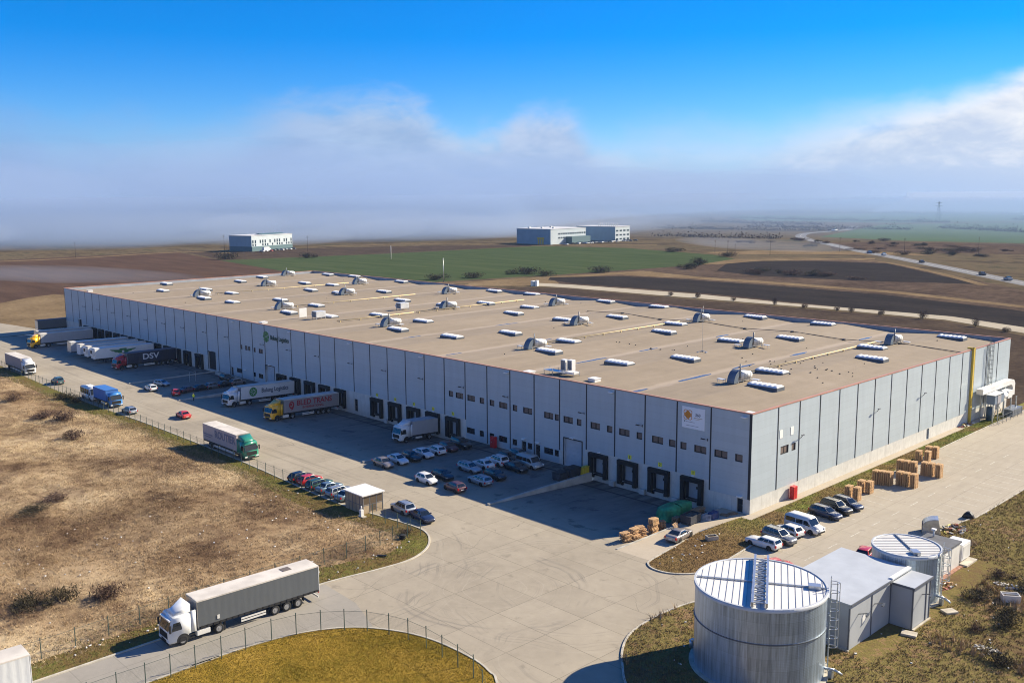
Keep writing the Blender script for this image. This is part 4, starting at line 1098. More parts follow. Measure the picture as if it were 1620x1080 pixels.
    def fw(u, v):
        t = T0+(T1-T0)*v; _, xf, yw, z = lerp(t); y = (u*2-1)*yw*.86
        return (xf+(.03*(1-t)+.02)*(1-abs(y)/(yw*.94))+.012, y, z+.006)
    quadgrid('windscreen', fw, nu=4)
    def rw_(u, v):
        t = T0+.05+(T1-T0-.06)*v; xr, _, yw, z = lerp(t); y = (u*2-1)*yw*.86
        return (xr-.03*(1-abs(y)/yw)-.012, y, z+.004)
    quadgrid('rear_window', rw_, nu=4)
    cuts = [(.07, .36), (.39, .62), (.65, .93)] if kind in ('wagon', 'suv', 'oldwagon') else [(.12, .47), (.50, .92)]
    for s in (-1, 1):
        for c0, c1 in cuts:
            def sw(u, v):
                t = .12+(.90-.12)*v; xr, xf, yw, z = lerp(t); f = c0+(c1-c0)*u; x = xr+(xf-xr)*f
                return (x, s*(yw+.012+.010-max(0, f-.7)*.06), z)
            quadgrid('side_window', sw, nu=2)
    for s in (-1, 1):
        mb = MB(); mb.face([(h-.33, s*w*.89, hz-.28), (h-.055, s*w*.62, hz-.32), (h-.11, s*w*.60, hz-.185), (h-.36, s*w*.885, hz-.16)]); mb.face([(h-.33, s*w*.905, hz-.28), (h-.05, s*w*.63, hz-.34), (h-.06, s*w*.74, hz-.22), (h-.34, s*w*.90, hz-.17)])
        mb.build('headlight', M_lens, root)
        mb = MB(); mb.box((-h-.004, s*w*.84 - .10, tz-.36), (-h+.16, s*w*.84+.10, tz-.09)); mb.build('tail_light', M_tail, root)
        mb = MB(); mb.box((b1-.42, s*(w+.02)-.07, zb+.02), (b1-.24, s*(w+.02)+.09*s*s, zb+.15)); mb.build('mirror', body.data.materials[0], root)
        for sx in (hb, -hb): wheel(root, sx, s*(w-.095), R, .21)
    mb = MB(); mb.box((-h-.018, -.26, .55), (-h+.1, .26, .66)); mb.build('number_plate', M_plate, root)
    if kind in ('suv', 'wagon'):
        mb = MB()
        for s in (-1, 1): mb.bar((r0+.15, s*rw*.9, H+.01), (r1-.1, s*rw*.9, H+.01), .04, .04)
        mb.build('roof_rail', M_trim, root)
    return root
def van(kind='van'):
    L, W, H = (4.95, 1.92, 1.98) if kind == 'van' else (6.6, 2.1, 2.65)
    root = empty('parked_'+kind if kind == 'van' else 'minibus'); h = L/2; w = W/2; s_ = H/1.98
    mb = MB()
    prof = [(-h, .3), (-h, .95), (-h+.06, H*.82), (-h+.22, H-.03), (-h+.6, H), (h-1.75*s_**.3, H), (h-1.45, H-.10), (h-.86, 1.06*s_**.4), (h-.20, .90*s_**.4), (h-.02, .66), (h, .45), (h-.04, .26)]
    mb.prism(prof, -w, w, 'y', 0)
    hb = 1.5 if kind == 'van' else 1.95; R = .34
    body = mb.build('body', [PAINTS['white'], M_trim], root, bevel=.09, smooth_angle=30)
    mb = MB()
    for sx in (hb, -hb-.05):
        for s in (-1, 1):
            pts = [(sx+math.cos(a)*.41, R+math.sin(a)*.41) for a in [math.pi*i/12 for i in range(13)]] + [(sx-.40, .25), (sx+.40, .25)]
            mb.prism(pts, s*(w*.8), s*(w+.005), 'y', 0)
    mb.box((h-.1, -w*.8, .28), (h+.02, w*.8, .5), 0)
    mb.build('wheel_arch', M_trim, root)
    k = s_**.4
    mb = MB(); x0, z0, x1, z1 = h-.86, 1.06*k, h-1.45, H-.10
    def wp(t, y, o=.012): return (x0+(x1-x0)*t+o, y, z0+(z1-z0)*t+o*.7)
    mb.face([wp(.06, -w*.86), wp(.06, w*.86), wp(.93, w*.78), wp(.93, -w*.78)]); mb.build('windscreen', M_cglass, root)
    mb = MB(); mb.face([(-h-.008+.0, w*.8, 1.1*k), (-h-.008, -w*.8, 1.1*k), (-h+.052, -w*.76, H*.82), (-h+.052, w*.76, H*.82)]); mb.build('rear_window', M_cglass, root)
    spans = [(-h+.25, -.75), (-.68, .35), (.45, h-1.05)] if kind == 'van' else [(-h+.25, -1.9), (-1.8, -.75), (-.65, .4), (.5, 1.45), (1.6, h-1.05)]
    for s in (-1, 1):
        for i, (a, b) in enumerate(spans):
            mb = MB(); zt = H-.28; zl = 1.12*k
            if i == len(spans)-1: pts = [(a, zl), (b+.02, zl), (b-.42, zt), (a, zt)]
            else: pts = [(a, zl), (b, zl), (b, zt), (a, zt)]
            mb.prism(pts, s*(w-.02), s*(w+.008), 'y'); mb.build('side_window', M_cglass, root)
        mb = MB(); mb.box((h-.30, s*w*.78-.14, .68), (h-.005, s*w*.78+.14, .86)); mb.build('headlight', M_lens, root)
        mb = MB(); mb.box((-h-.012, s*w*.88-.08, .8), (-h+.1, s*w*.88+.08, 1.2)); mb.build('tail_light', M_tail, root)
        mb = MB(); mb.box((h-1.2, s*(w+.12)-.1, 1.12*k), (h-1.08, s*(w+.12)+.1, 1.12*k+.24)); mb.build('mirror', M_trim, root)
        for sx in (hb, -hb-.05): wheel(root, sx, s*(w-.1), R, .22)
    if kind != 'van':
        mb = MB(); mb.box((-1.6, -.5, H-.02), (-.2, .5, H+.2)); mb.build('roof_unit', M_white_p, root)
    return root
PROTO = {}
def park(kind, x, y, deg, col, label, cat='car', group=None, z=None, scale=1.0, name=None):
    if kind not in PROTO:
        PROTO[kind] = van(kind) if kind in ('van', 'minibus') else car(kind); o = PROTO[kind]
    else:
        o = copy_tree(PROTO[kind])
    o.location = (x, y, ground_z(x, y) if z is None else z); o.rotation_euler = (0, 0, R_(deg)); o.scale = (scale,)*3
    if name: o.name = name
    for ch in o.children:
        if ch.name.split('.')[0] in ('body', 'mirror') and ch.data.materials:
            if ch.name.startswith('mirror') and kind in ('van', 'minibus'): continue
            ch.material_slots[0].link = 'OBJECT'; ch.material_slots[0].material = PAINTS[col]
    tag(o, label, cat, group)
    return o
gA = 'cars in the bay row nearest the middle dock apron'
for kind, y, d, col, lab in (
    ('sedan', -21.9, -4, 'taupe', 'taupe sedan at the open end of the seven-car row, half in sunlight'),
    ('sedan', -18.9, -3, 'white', 'white sedan parked beside the taupe sedan in the shade'),
    ('sedan', -16.1, -4, 'black', 'dark sedan parked between two white sedans'),
    ('sedan', -13.4, -3, 'white', 'white sedan showing its bonnet, between the dark sedan and the reversed white car'),
    ('hatch', -10.6, 177, 'white', 'white hatchback showing its tail, parked beside two dark cars'),
    ('hatch', -7.7, -4, 'maroon', 'dark hatchback parked next to the white hatchback tail'),
    ('suv', -4.8, -4, 'black', 'dark car parked against the dock wall end of the seven-car row')):
    park(kind, -56.6, y, d, col, lab, 'car', gA, scale=1.02)
gB = 'cars in the middle bay row'
for kind, x, y, d, col, lab in (
    ('hatch', -44.2, -22.6, -3, 'white', 'sunlit white hatchback casting a shadow on the yard'),
    ('hatch', -44.0, -19.4, -4, 'black', 'black hatchback in shade right behind the sunlit white hatchback'),
    ('wagon', -44.2, -13.6, -2, 'silver', 'silver estate car nose out, parked by two white cars'),
    ('sedan', -44.3, -10.6, 176, 'white', 'white saloon seen from its tail beside the silver estate'),
    ('suv', -44.0, -7.7, 176, 'white', 'tall white car seen from its tail beside the white saloon'),
    ('hatch', -44.2, -4.9, -3, 'black', 'dark hatchback hidden behind the tall white car'),
    ('hatch', -44.2, -2.2, -3, 'grey', 'grey dark car closest to the entrance doors in the wall')):
    park(kind, x, y, d, col, lab, 'car', gB, scale=1.02)
gC = 'cars in the bay row nearest the near dock apron'
for kind, x, y, d, col, lab in (
    ('hatch', -38.0, -22.1, 174, 'maroon', 'maroon rounded hatchback at the edge of the shadow'),
    ('wagon', -38.0, -17.0, 176, 'silver', 'silver estate car showing its rear window beside the black estate'),
    ('hatch', -38.2, -13.4, -5, 'black', 'black car nose out between the silver estate and the grey van'),
    ('sedan', -39.0, -8.0, -4, 'black', 'long black saloon parked beside the grey minivan')):
    park(kind, x, y, d, col, lab, 'car', gC, scale=1.02)
park('van', -39.0, -4.9, -3, 'vangrey', 'grey minivan with a light roof parked near the dock wall', 'van', scale=1.04)
gD = 'cars nose to the fence beside the guard hut'
for kind, x, y, d, col, lab in (
    ('hatch', -59.5, -36.0, 96, 'black', 'black car farthest from the guard hut in the fence-side row'),
    ('hatch', -57.1, -35.8, 96, 'red', 'dark red car wedged between black and green cars'),
    ('wagon', -54.2, -35.9, 98, 'green', 'dark green estate car in the fence-side row'),
    ('sedan', -51.6, -35.8, 97, 'bluegrey', 'blue-grey saloon third from the guard hut'),
    ('wagon', -48.9, -35.7, 97, 'silver', 'silver blue estate second from the guard hut'),
    ('sedan', -46.2, -35.9, 97, 'bluegrey', 'small pale blue car right beside the guard hut')):
    park(kind, x, y, d, col, lab, 'car', gD)
park('suv', -35.6, -33.9, 174, 'silver', 'silver white off-roader with red tail lamps by the road bend')
park('sedan', -30.9, -34.0, -8, 'navy', 'dark navy saloon parked at the kerb of the road bend')
park('coupe', -1.3, -14.6, 97, 'beige', 'silver coupe driving along the concrete path past the pallet heap', scale=1.03)
gE = 'cars parked beside the sunlit side wall'
for kind, x, y, d, col, lab in (
    ('oldwagon', 7.9, -9.3, 178, 'white', 'old white estate car parked closest to the round tank'),
    ('suv', 8.4, -6.2, -6, 'grey', 'grey off-roader parked next to the old white estate'),
    ('hatch', 7.9, -3.1, 171, 'white', 'white hatchback between the grey off-roader and the white van'),
    ('wagon', 7.9, 6.9, -8, 'navy', 'navy estate car nearest the white van'),
    ('suv', 7.9, 9.9, -10, 'black', 'black off-roader between two navy cars'),
    ('wagon', 8.1, 12.8, -12, 'navy', 'dark blue estate car next to the wooden pallet stacks')):
    park(kind, x, y, d, col, lab, 'car', gE)
park('van', 8.6, -0.2, -5, 'white', 'white passenger van parked on the lot by the building corner', 'van', scale=1.05)
park('hatch', 18.9, -3.6, 100, 'red', 'red car half hidden behind the smaller round tank')
park('hatch', 13.4, -15.0, 60, 'red', 'red car almost fully hidden behind the flat-roofed pump house')
park('sedan', -114.9, -29.8, 176, 'brightred', 'bright red car driving along the sunlit yard road')
park('wagon', -147.2, -22.7, 176, 'white', 'white estate car just leaving the shadow edge on the yard')
park('hatch', -138.0, -20.8, 160, 'red', 'red hatchback in the shade near the worker in yellow')
gF = 'dark cars in the far bay row'
for i, (kind, col, lab) in enumerate((('sedan', 'maroon', 'maroon saloon beside the red hatchback in the far bays'), ('sedan', 'black', 'black saloon second in the shaded far bay row'), ('hatch', 'grey', 'dark grey hatchback in the middle of the shaded far bay row'), ('sedan', 'black', 'black saloon beside the small grey car in the far bays'), ('hatch', 'taupe', 'brownish hatchback at the dock wall end of the far bays'))):
    park(kind, -138.8, -17.4+3.1*i, 96 if i else 100, col, lab, 'car', gF)
park('hatch', -150.4, -18.6, 20, 'silver', 'pale grey car in the shade behind the white estate')
park('hatch', -146.0, -4.2, 5, 'black', 'dark car close under the wall of the far car park')
park('suv', -171.5, -35.4, 180, 'teal', 'dark teal off-roader standing alone by the far road fence')
park('wagon', -127.0, -36.0, 180, 'silver', 'silver estate car in front of the blue lorry')
park('minibus', -147.2, -36.3, 0, 'white', 'white minibus parked behind the blue lorry', 'minibus', scale=1.08)

# ------------------------------------------------------------------ lorries
M_chassis = mat('chassis_black', (0.014, 0.014, 0.016), 0.7)
M_alu = mat('aluminium_tank', (0.55, 0.55, 0.55), 0.35, metal=0.8)
M_tarproof = mat('tarpaulin_roof', (0.58, 0.54, 0.49), 0.75, var=0.14, vscale=0.5, bump=0.15, bscale=1.5, dirt=0.25)
def curtain(name, col, fold=0.35):
    if name in MC: return MC[name]
    m, t, b = newmat(name)
    pos = t.n('ShaderNodeTexCoord').outputs['Object']; x, y, z = t.xyz(pos)
    st = t.noise(t.vec(x, t.m('MULTIPLY', z, .12), 0), 1.4, 4, .6); nz = t.noise(pos, .7, 4, .6)
    v = t.m('ADD', .84, t.m('ADD', t.m('MULTIPLY', st, .18), t.m('MULTIPLY', nz, .14)))
    c = t.vm('SCALE', col, None); t.put(c.node.inputs['Scale'], v)
    t.put(b.inputs['Base Color'], c); b.inputs['Roughness'].default_value = .55
    bn = t.n('ShaderNodeBump'); bn.inputs['Strength'].default_value = fold; bn.inputs['Distance'].default_value = .08
    wv = t.m('SINE', t.m('ADD', t.m('MULTIPLY', x, 9.0), t.m('MULTIPLY', nz, 4.0)))
    t.put(bn.inputs['Height'], t.m('ADD', t.m('MULTIPLY', wv, .25), st)); t.put(b.inputs['Normal'], bn.outputs[0])
    return m
M_cur_grey = curtain('curtain_grey', (0.095, 0.105, 0.115), .12)
M_cur_lgrey = curtain('curtain_light_grey', (0.36, 0.37, 0.40))
M_cur_white = curtain('curtain_white', (0.62, 0.64, 0.66))
M_cur_navy = curtain('curtain_navy', (0.025, 0.028, 0.05))
M_cur_pink = curtain('curtain_pale', (0.42, 0.375, 0.385))
M_cur_mauve = curtain('curtain_mauve', (0.27, 0.25, 0.265))
M_cur_blue = curtain('curtain_blue', (0.045, 0.16, 0.46))
M_box_white = mat('box_white', (0.70, 0.71, 0.72), .45, var=.06, vscale=.6, dirt=.12)

def cab(root, mt, high=True, x0=0.0, short=False):
    W = 1.24
    L = 2.25 if not short else 1.85
    H = 3.0
    mb = MB()
    prof = [(x0-.02, .42), (x0, .62), (x0, 1.45), (x0-.04, 1.62), (x0-.34, 2.62), (x0-.46, 2.86), (x0-.62, H), (x0-L, H), (x0-L, .95), (x0-L+.25, .95), (x0-L+.35, .80), (x0-1.95 if not short else x0-1.6, .42)]
    mb.prism(prof, -W, W, 'y', 0)
    c = mb.build('cab', [mt, M_trim], root, bevel=.055, smooth_angle=30)
    # roof deflector
    mb = MB()
    if high:
        A = [(x0-.62, -.95, H-.02), (x0-.62, .95, H-.02), (x0-L, 1.16, H-.02), (x0-L, -1.16, H-.02)]
        B = [(x0-1.0, -.55, H+.28), (x0-1.0, .55, H+.28), (x0-L-.05, 1.08, H+.86), (x0-L-.05, -1.08, H+.86)]
        mb.mesh(A+B, [(0,1,2,3), (4,5,6,7), (0,1,5,4), (1,2,6,5), (2,3,7,6), (3,0,4,7)])
        # side deflectors closing the gap to the body
        for s in (-1, 1):
            mb.box((x0-L-.50, s*1.22-.03, 1.0), (x0-L+.02, s*1.22+.03, H+.2))
        mb.build('roof_deflector', mt, root, bevel=.06, smooth_angle=30)
        mb = MB(); mb.box((x0-.95, -.28, H-.01), (x0-.7, .28, H+.05)); mb.build('roof_hatch', M_cglass, root)
    def ws(t, y): return (x0-.04-.30*t+.014, y, 1.64+.96*t)
    mb = MB(); mb.face([ws(.02, -1.10), ws(.02, 1.10), ws(.97, 1.06), ws(.97, -1.06)]); mb.build('windscreen', M_cglass, root)
    mb = MB(); mb.box((x0-.36, -1.12, 2.62), (x0-.14, 1.12, 2.76)); mb.build('sun_visor', mt, root)
    mb = MB(); mb.box((x0-.05, -.92, .86), (x0+.012, .92, 1.48))
    for i in range(5): mb.box((x0+.011, -.90, .90+i*.11), (x0+.03, .90, .95+i*.11))
    mb.build('grille', M_trim, root)
    mb = MB(); mb.box((x0-.3, -W-.005, .36), (x0+.03, W+.005, .48)); mb.box((x0-.05, -.55, .50), (x0+.02, .55, .72)); mb.build('bumper', M_trim, root)
    for s in (-1, 1):
        mb = MB(); mb.box((x0-.14, s*.98-.21, .56), (x0+.022, s*.98+.21, .78)); mb.build('headlight', M_lens, root)
        mb = MB(); mb.prism([(x0-.30, 1.62), (x0-1.32, 1.62), (x0-1.32, 1.80), (x0-1.16, 2.42), (x0-.50, 2.42)], s*(W-.03), s*(W+.008), 'y'); mb.build('side_window', M_cglass, root)
        mb = MB(); mb.box((x0-.16, s*1.42-.09, 1.62), (x0-.02, s*1.42+.09, 2.36)); mb.bar((x0-.12, s*1.2, 2.3), (x0-.1, s*1.36, 2.25), .05, .05); mb.build('mirror', M_trim, root)
        mb = MB(); pts = [(x0-1.38+math.cos(a)*.64, .52+math.sin(a)*.64) for a in [math.pi*i/14 for i in range(15)]] + [(x0-1.98, .40), (x0-.76, .40)]
        mb.prism(pts, s*(W*.75), s*(W+.007), 'y'); mb.build('wheel_arch', M_trim, root)
        mb = MB(); mb.box((x0-L-.3, s*1.18-.08, .45), (x0-L+.28, s*1.18+.08, .52)); mb.box((x0-L-.3, s*1.18-.08, .75), (x0-L+.28, s*1.18+.08, .82)); mb.build('step', M_trim, root)
        wheel(root, x0-1.38, s*1.085, .50, .34)
    return c

def trailer_body(root, xf, xr, side, roofm, kind='curtain', z0=1.22, z1=3.98, front=None):
    W = 1.275
    ft = MB()
    fm = front or M_alu
    ft.box((xf-.07, -W, z0), (xf, W, z1-.1)); ft.build('front_wall', fm, root)
    mb = MB()
    # slightly billowed side curtains
    n = 26; cur = []
    for s in (-1, 1):
        mb = MB(); g = []
        for i in range(n+1):
            x = xf-.075+(xr+.08-(xf-.075))*i/n
            g.append([(x, s*(W-.012+ (.006*math.sin(i*2.4)+.008*math.sin(i*.9)) * (math.sin(math.pi*k/4) if kind == 'curtain' else 0)), z0+.10+(z1-.16-z0-.10)*k/4) for k in range(5)])
        for a, b in zip(g, g[1:]):
            for k in range(4): mb.face([a[k], b[k], b[k+1], a[k+1]], 0, True)
        cur.append(mb.build('side_curtain' if kind == 'curtain' else 'side_panel', side, root, recalc=False))
    mb = MB()
    for i in range(10):
        xa, xb = xf-.02+(xr-xf+.04)*i/10, xf-.02+(xr-xf+.04)*(i+1)/10
        sag = lambda x: z1+.012*math.sin(x*2.1)
        vs = [(xa, -W, z1-.03), (xa, 0, sag(xa)+.02), (xa, W, z1-.03), (xb, -W, z1-.03), (xb, 0, sag(xb)+.02), (xb, W, z1-.03)]
        mb.mesh(vs, [(0,3,4,1), (1,4,5,2)], 0, True)
    mb.box((xr, -W, z1-.16), (xf, -W+.1, z1-.035)); mb.box((xr, W-.1, z1-.16), (xf, W, z1-.035)); mb.box((xf-.1, -W+.101, z1-.16), (xf, W-.101, z1-.036)); mb.box((xr, -W+.101, z1-.16), (xr+.1, W-.101, z1-.036))
    mb.build('trailer_roof', roofm, root)
    mb = MB(); mb.box((xr, -W, z0), (xr+.06, -.02, z1-.17)); mb.box((xr, .02, z0), (xr+.06, W, z1-.17)); mb.build('rear_door', M_box_white, root)
    mb = MB(); mb.box((xr+.061, -W+.02, z0-.14), (xf, -W+.12, z0+.10)); mb.box((xr+.061, W-.12, z0-.14), (xf, W-.02, z0+.10)); mb.box((xr+.1, -W+.15, z0), (xf-.1, W-.15, z0+.06)); mb.box((xr+.2, -.5, z0-.35), (xf-1.2, .5, z0-.01))
    x = xf-.4
    while x > xr+.3:
        for s in (-1, 1): mb.box((x-.09, s*(W-.015)-.02, z0-.12), (x+.09, s*(W-.015)+.03, z0+.12))
        x -= .66
    mb.build('chassis', M_chassis, root)
    return cur
def trailer_gear(root, xf, xr, legs=True):
    W = 1.275
    for ax in (xr+2.5, xr+3.82, xr+5.14):
        for s in (-1, 1):
            wheel(root, ax, s*1.03, .50, .38)
            mb = MB(); mb.box((ax-.62, s*1.05-.2, 1.03), (ax+.62, s*1.05+.2, 1.07)); mb.box((ax-.66, s*1.05-.2, .55), (ax-.62, s*1.05+.2, 1.03)); mb.build('mudguard', M_trim, root)
    for s in (-1, 1):
        mb = MB(); mb.box((xr+6.2, s*(W-.05)-.02, .45), (xf-4.5, s*(W-.05)+.02, .62)); mb.box((xr+6.2, s*(W-.05)-.02, .72), (xf-4.5, s*(W-.05)+.02, .88)); mb.build('side_guard', M_whited, root)
        mb = MB(); mb.box((xf-3.0, s*.85-.09, .06 if legs else .5), (xf-2.82, s*.85+.09, 1.2)); mb.build('landing_leg', M_chassis, root)
        mb = MB(); mb.box((xr-.02, s*.95-.2, .92), (xr+.08, s*.95+.2, 1.06)); mb.build('tail_light', M_tail, root)
    mb = MB(); mb.box((xr+.05, -1.2, .42), (xr+.15, 1.2, .58)); mb.build('rear_bumper', M_whited, root)
def tractor(root, mt, high=True):
    cab(root, mt, high)
    mb = MB()
    for s in (-1, 1): mb.box((-5.9, s*.42-.06, .72), (-2.0, s*.42+.06, 1.0))
    mb.box((-5.3, -.45, 1.0), (-4.4, .45, 1.16)); mb.build('frame', M_chassis, root)
    for s in (-1, 1):
        mb = MB(); mb.box((-4.15, s*.95-.28, .42), (-2.75, s*.95+.28, .98)); mb.build('fuel_tank', M_alu if s < 0 else M_whited, root, bevel=.06)
        wheel(root, -5.05, s*.98, .50, .46)
        mb = MB(); mb.box((-5.65, s*.98-.25, 1.04), (-4.45, s*.98+.25, 1.08)); mb.build('mudguard', M_trim, root)
SC = 1.055
def lorry(name, x, y, rz, label, cabm, side, roofm=None, high=True, pitch=0.0, L=13.6, kind='curtain', front=None, cat='lorry', group=None, z=None):
    """cab front at x, y, heading rz; the trailer follows"""
    root = empty(name, (x, y, ground_z(x, y) if z is None else z), 0, label, cat, group)
    root.rotation_euler = (0, R_(pitch), R_(rz)); root.scale = (SC,)*3
    tractor(root, cabm, high)
    xf, xr = -2.85, -2.85-L
    cur = trailer_body(root, xf, xr, side, roofm or M_tarproof, kind, front=front)
    trailer_gear(root, xf, xr)
    return root, cur, xf, xr
def loose_trailer(x, y, rz, label, side, roofm=None, pitch=0.0, kind='box', reefer=False, group=None, L=13.6):
    root = empty('parked_trailer', (x, y, ground_z(x, y)), 0, label, 'trailer', group)
    root.rotation_euler = (0, R_(pitch), R_(rz)); root.scale = (SC,)*3
    cur = trailer_body(root, 0, -L, side, roofm or M_tarproof, kind, front=side if kind == 'box' else None)
    trailer_gear(root, 0, -L)
    if reefer:
        mb = MB(); mb.box((0, -.85, 2.05), (.42, .85, 3.75)); mb.build('fridge_unit', M_box_white, root, bevel=.06)
        mb = MB(); mb.box((.421, -.6, 2.6), (.445, .6, 3.45)); mb.build('fridge_grille', M_trim, root)
    return root, cur
def side_text(root, cur, s, body, size, xc, zc, mt, bold=0.02, sx=1.0, name='lettering'):
    # s=+1: readable on the +Y (left) flank, s=-1 on the -Y flank
    rot = (R_(90), 0, R_(180) if s > 0 else 0)
    c = cur[1] if s > 0 else cur[0]
    return text(body, size, (xc, s*(1.275+.028), zc), rot, mt, c, name, bold, sx, .006)
PT, PTC = 3.19, 1.33
# foreground lorry
c_white = paint('lorry_white', (0.68, 0.70, 0.72)); c_yel = paint('lorry_yellow', (0.80, 0.42, 0.008)); c_red = paint('lorry_red', (0.36, 0.02, 0.03)); c_grn = paint('lorry_green', (0.03, 0.22, 0.15)); c_blue = paint('lorry_blue', (0.05, 0.20, 0.50))
r, cur, xf, xr = lorry('articulated_lorry', -19.75, -76.15, -92.0, 'white lorry with a dark grey curtain trailer driving down the road by the lawn', c_white, M_cur_grey, L=13.4)
mb = MB(); mb.box((-13.6, -.55, 3.995), (-12.6, .35, 4.025)); mb.build('roof_patch', mat('roof_patch', (0.13, 0.11, 0.10), .8), r)
mb = MB(); mb.box((-5.1, 1.30, 1.6), (-4.85, 1.325, 2.0)); mb.build('plate', M_whited, cur[1])
r, cur, xf, xr = lorry('articulated_lorry', -19.8, -106.2, -91.0, 'white box lorry at the photo corner with only its trailer tail in view', c_white, M_cur_white, L=13.4, kind='box')
# docked lorries and trailers
r, cur, xf, xr = lorry('articulated_lorry', -100.2, -18.9, -83.5, 'yellow lorry docked with a grey trailer lettered in red', c_yel, M_cur_mauve, pitch=-PT)
M_redtxt = mat('letter_red', (0.30, 0.02, 0.03), .6); M_bluetxt = mat('letter_blue', (0.03, 0.06, 0.13), .6)
side_text(r, cur, 1, 'BLED TRANS', 1.45, -10.3, 2.95, M_redtxt, .03, 1.06)
side_text(r, cur, 1, 'INTERNATIONAL', .62, -10.0, 2.0, M_redtxt, .012, 1.1)
mb = MB()
flat_ring(mb, ring_pts(0, 0, .62, .75, 0, 20), ring_pts(.05, .05, .36, .45, 0, 20), -.01, .01); mb.prism([(-.5, -.5), (-.1, -.55), (.15, -1.0), (-.3, -.9)], -.008, .008, 'y'); mb.prism(ring_pts(.12, .1, .26, .3, 0, 12), -.011, .009, 'y')
e = mb.build('emblem', M_redtxt, cur[1]); e.location = (-4.7, 1.31, 2.75)
r, cur, xf, xr = lorry('articulated_lorry', -118.5, -18.7, -83.5, 'white lorry docked with a white trailer bearing a round green emblem', c_white, M_cur_white, pitch=-PT)
side_text(r, cur, 1, 'Bulung Logistics', 1.28, -11.4, 2.75, M_bluetxt, .02, .84)
mb = MB()
mb.prism(ring_pts(0, 0, .95, .95, 0, 28), -.01, .01, 'y')
g = mb.build('emblem', M_green, cur[1]); g.location = (-5.9, 1.31, 2.7)
mb = MB()
for k in range(8):
    a = math.pi*k/4
    mb.prism([(math.cos(a)*.18, math.sin(a)*.18), (math.cos(a-.13)*.5, math.sin(a-.13)*.5), (math.cos(a)*.74, math.sin(a)*.74), (math.cos(a+.13)*.5, math.sin(a+.13)*.5)], .0105, .02, 'y')
mb.build('emblem_petal', M_cur_white, g)
r, cur, xf, xr = lorry('articulated_lorry', -180.5, -18.2, -83.5, 'dark red lorry docked with a navy trailer lettered in white', c_red, M_cur_navy, pitch=-PTC, roofm=mat('dark_tarp', (0.10, 0.10, 0.13), .7, var=.15))
M_wtxt = mat('letter_white', (0.62, 0.63, 0.66), .6)
side_text(r, cur, 1, 'DSV', 2.0, -9.2, 2.65, M_wtxt, .05, 1.25)
r, cur, xf, xr = lorry('articulated_lorry', -235.3, -22.2, -83.5, 'yellow lorry with a plain grey trailer at the far end of the docks', c_yel, M_cur_lgrey, pitch=-1.1, L=15.4)
gT = 'trailers left standing at the far docks'
loose_trailer(-243.6, -17.6, -90, 'plain grey trailer standing behind the far yellow lorry', M_cur_lgrey, pitch=-PTC, kind='curtain', group=gT, L=15.6)
loose_trailer(-211.9, -18.6, -90, 'plain grey trailer without a lorry, nearest the far yellow lorry', M_cur_lgrey, M_whited, pitch=-PTC, kind='curtain', group=gT, L=15.6)
loose_trailer(-205.4, -18.3, -90, 'white trailer with greenish front standing beside the plain grey trailer', M_cur_white, pitch=-PTC, kind='box', reefer=False, group=gT, L=15.6)
loose_trailer(-199.9, -18.2, -89, 'white fridge trailer squeezed behind the trailer with a green wing', M_box_white, pitch=-PTC, reefer=True, group=gT, L=15.6)
r, cur = loose_trailer(-194.6, -18.3, -89, 'white fridge trailer with a green winged emblem on its flank', M_box_white, M_box_white, pitch=-PTC, reefer=True, group=gT, L=15.6)
mb = MB()
for s in (-1, 1):
    mb.prism([(s*.3, .35), (s*3.6, .62), (s*3.0, .25), (s*2.4, .15), (s*2.2, -.1), (s*1.4, -.2), (s*1.2, -.42), (s*.3, -.5)], -.01, .01, 'y')
mb.prism([(-.9, .75), (.9, .75), (1.0, .2), (-1.0, .2)], -.012, .012, 'y')
e = mb.build('emblem', mat('wing_green', (0.03, 0.17, 0.06), .5), cur[1]); e.location = (-7.3, 1.31, 2.75)
loose_trailer(-269.6, -9.0, -90, 'dark grey trailer parked beyond the far corner of the warehouse', M_cur_grey, mat('dark_tarp', (0.10, 0.10, 0.13), .7), kind='curtain', group=gT)
# rigid lorries
def rigid(name, x, y, rz, label, cabm, side, L, pitch=0.0, high=False, z1=3.5, roofm=None, group=None):
    root = empty(name, (x, y, ground_z(x, y)), 0, label, 'lorry', group)
    root.rotation_euler = (0, R_(pitch), R_(rz)); root.scale = (SC,)*3
    cab(root, cabm, high, short=not high)
    xf = -2.1 if not high else -2.6; xr = xf-L
    cur = trailer_body(root, xf, xr, side, roofm or side, 'curtain', 1.1, z1, front=side)
    mb = MB()
    for s in (-1, 1): mb.box((xr+.3, s*.42-.06, .7), (-1.6, s*.42+.06, 1.0))
    mb.build('frame', M_chassis, root)
    for s in (-1, 1):
        wheel(root, xr+2.2, s*.98, .48, .46)
        if L > 9: wheel(root, xr+3.5, s*.98, .48, .46)
        mb = MB(); mb.box((xr+3.9, s*1.22-.02, .5), (xf-.8, s*1.22+.02, .85)); mb.build('side_guard', M_whited, root)
        mb = MB(); mb.box((xr-.02, s*.95-.2, .85), (xr+.08, s*.95+.2, 1.0)); mb.build('tail_light', M_tail, root)
    return root, cur
rigid('rigid_lorry', -69.6, -9.6, -90, 'short white lorry with a pale grey box backed to the dock near parked cars', c_white, M_cur_lgrey, 6.2, pitch=-PT, high=True, z1=3.7)
r, cur = rigid('rigid_lorry', -75.7, -35.7, 0, 'green lorry with a pale lettered box parked along the fence', c_grn, M_cur_pink, 11.9, high=True, z1=3.95, roofm=M_tarproof)
side_text(r, cur, -1, 'ROUTIER', 1.75, -6.6, 2.75, mat('letter_slate', (0.16, 0.18, 0.26), .6), .05, 1.0)
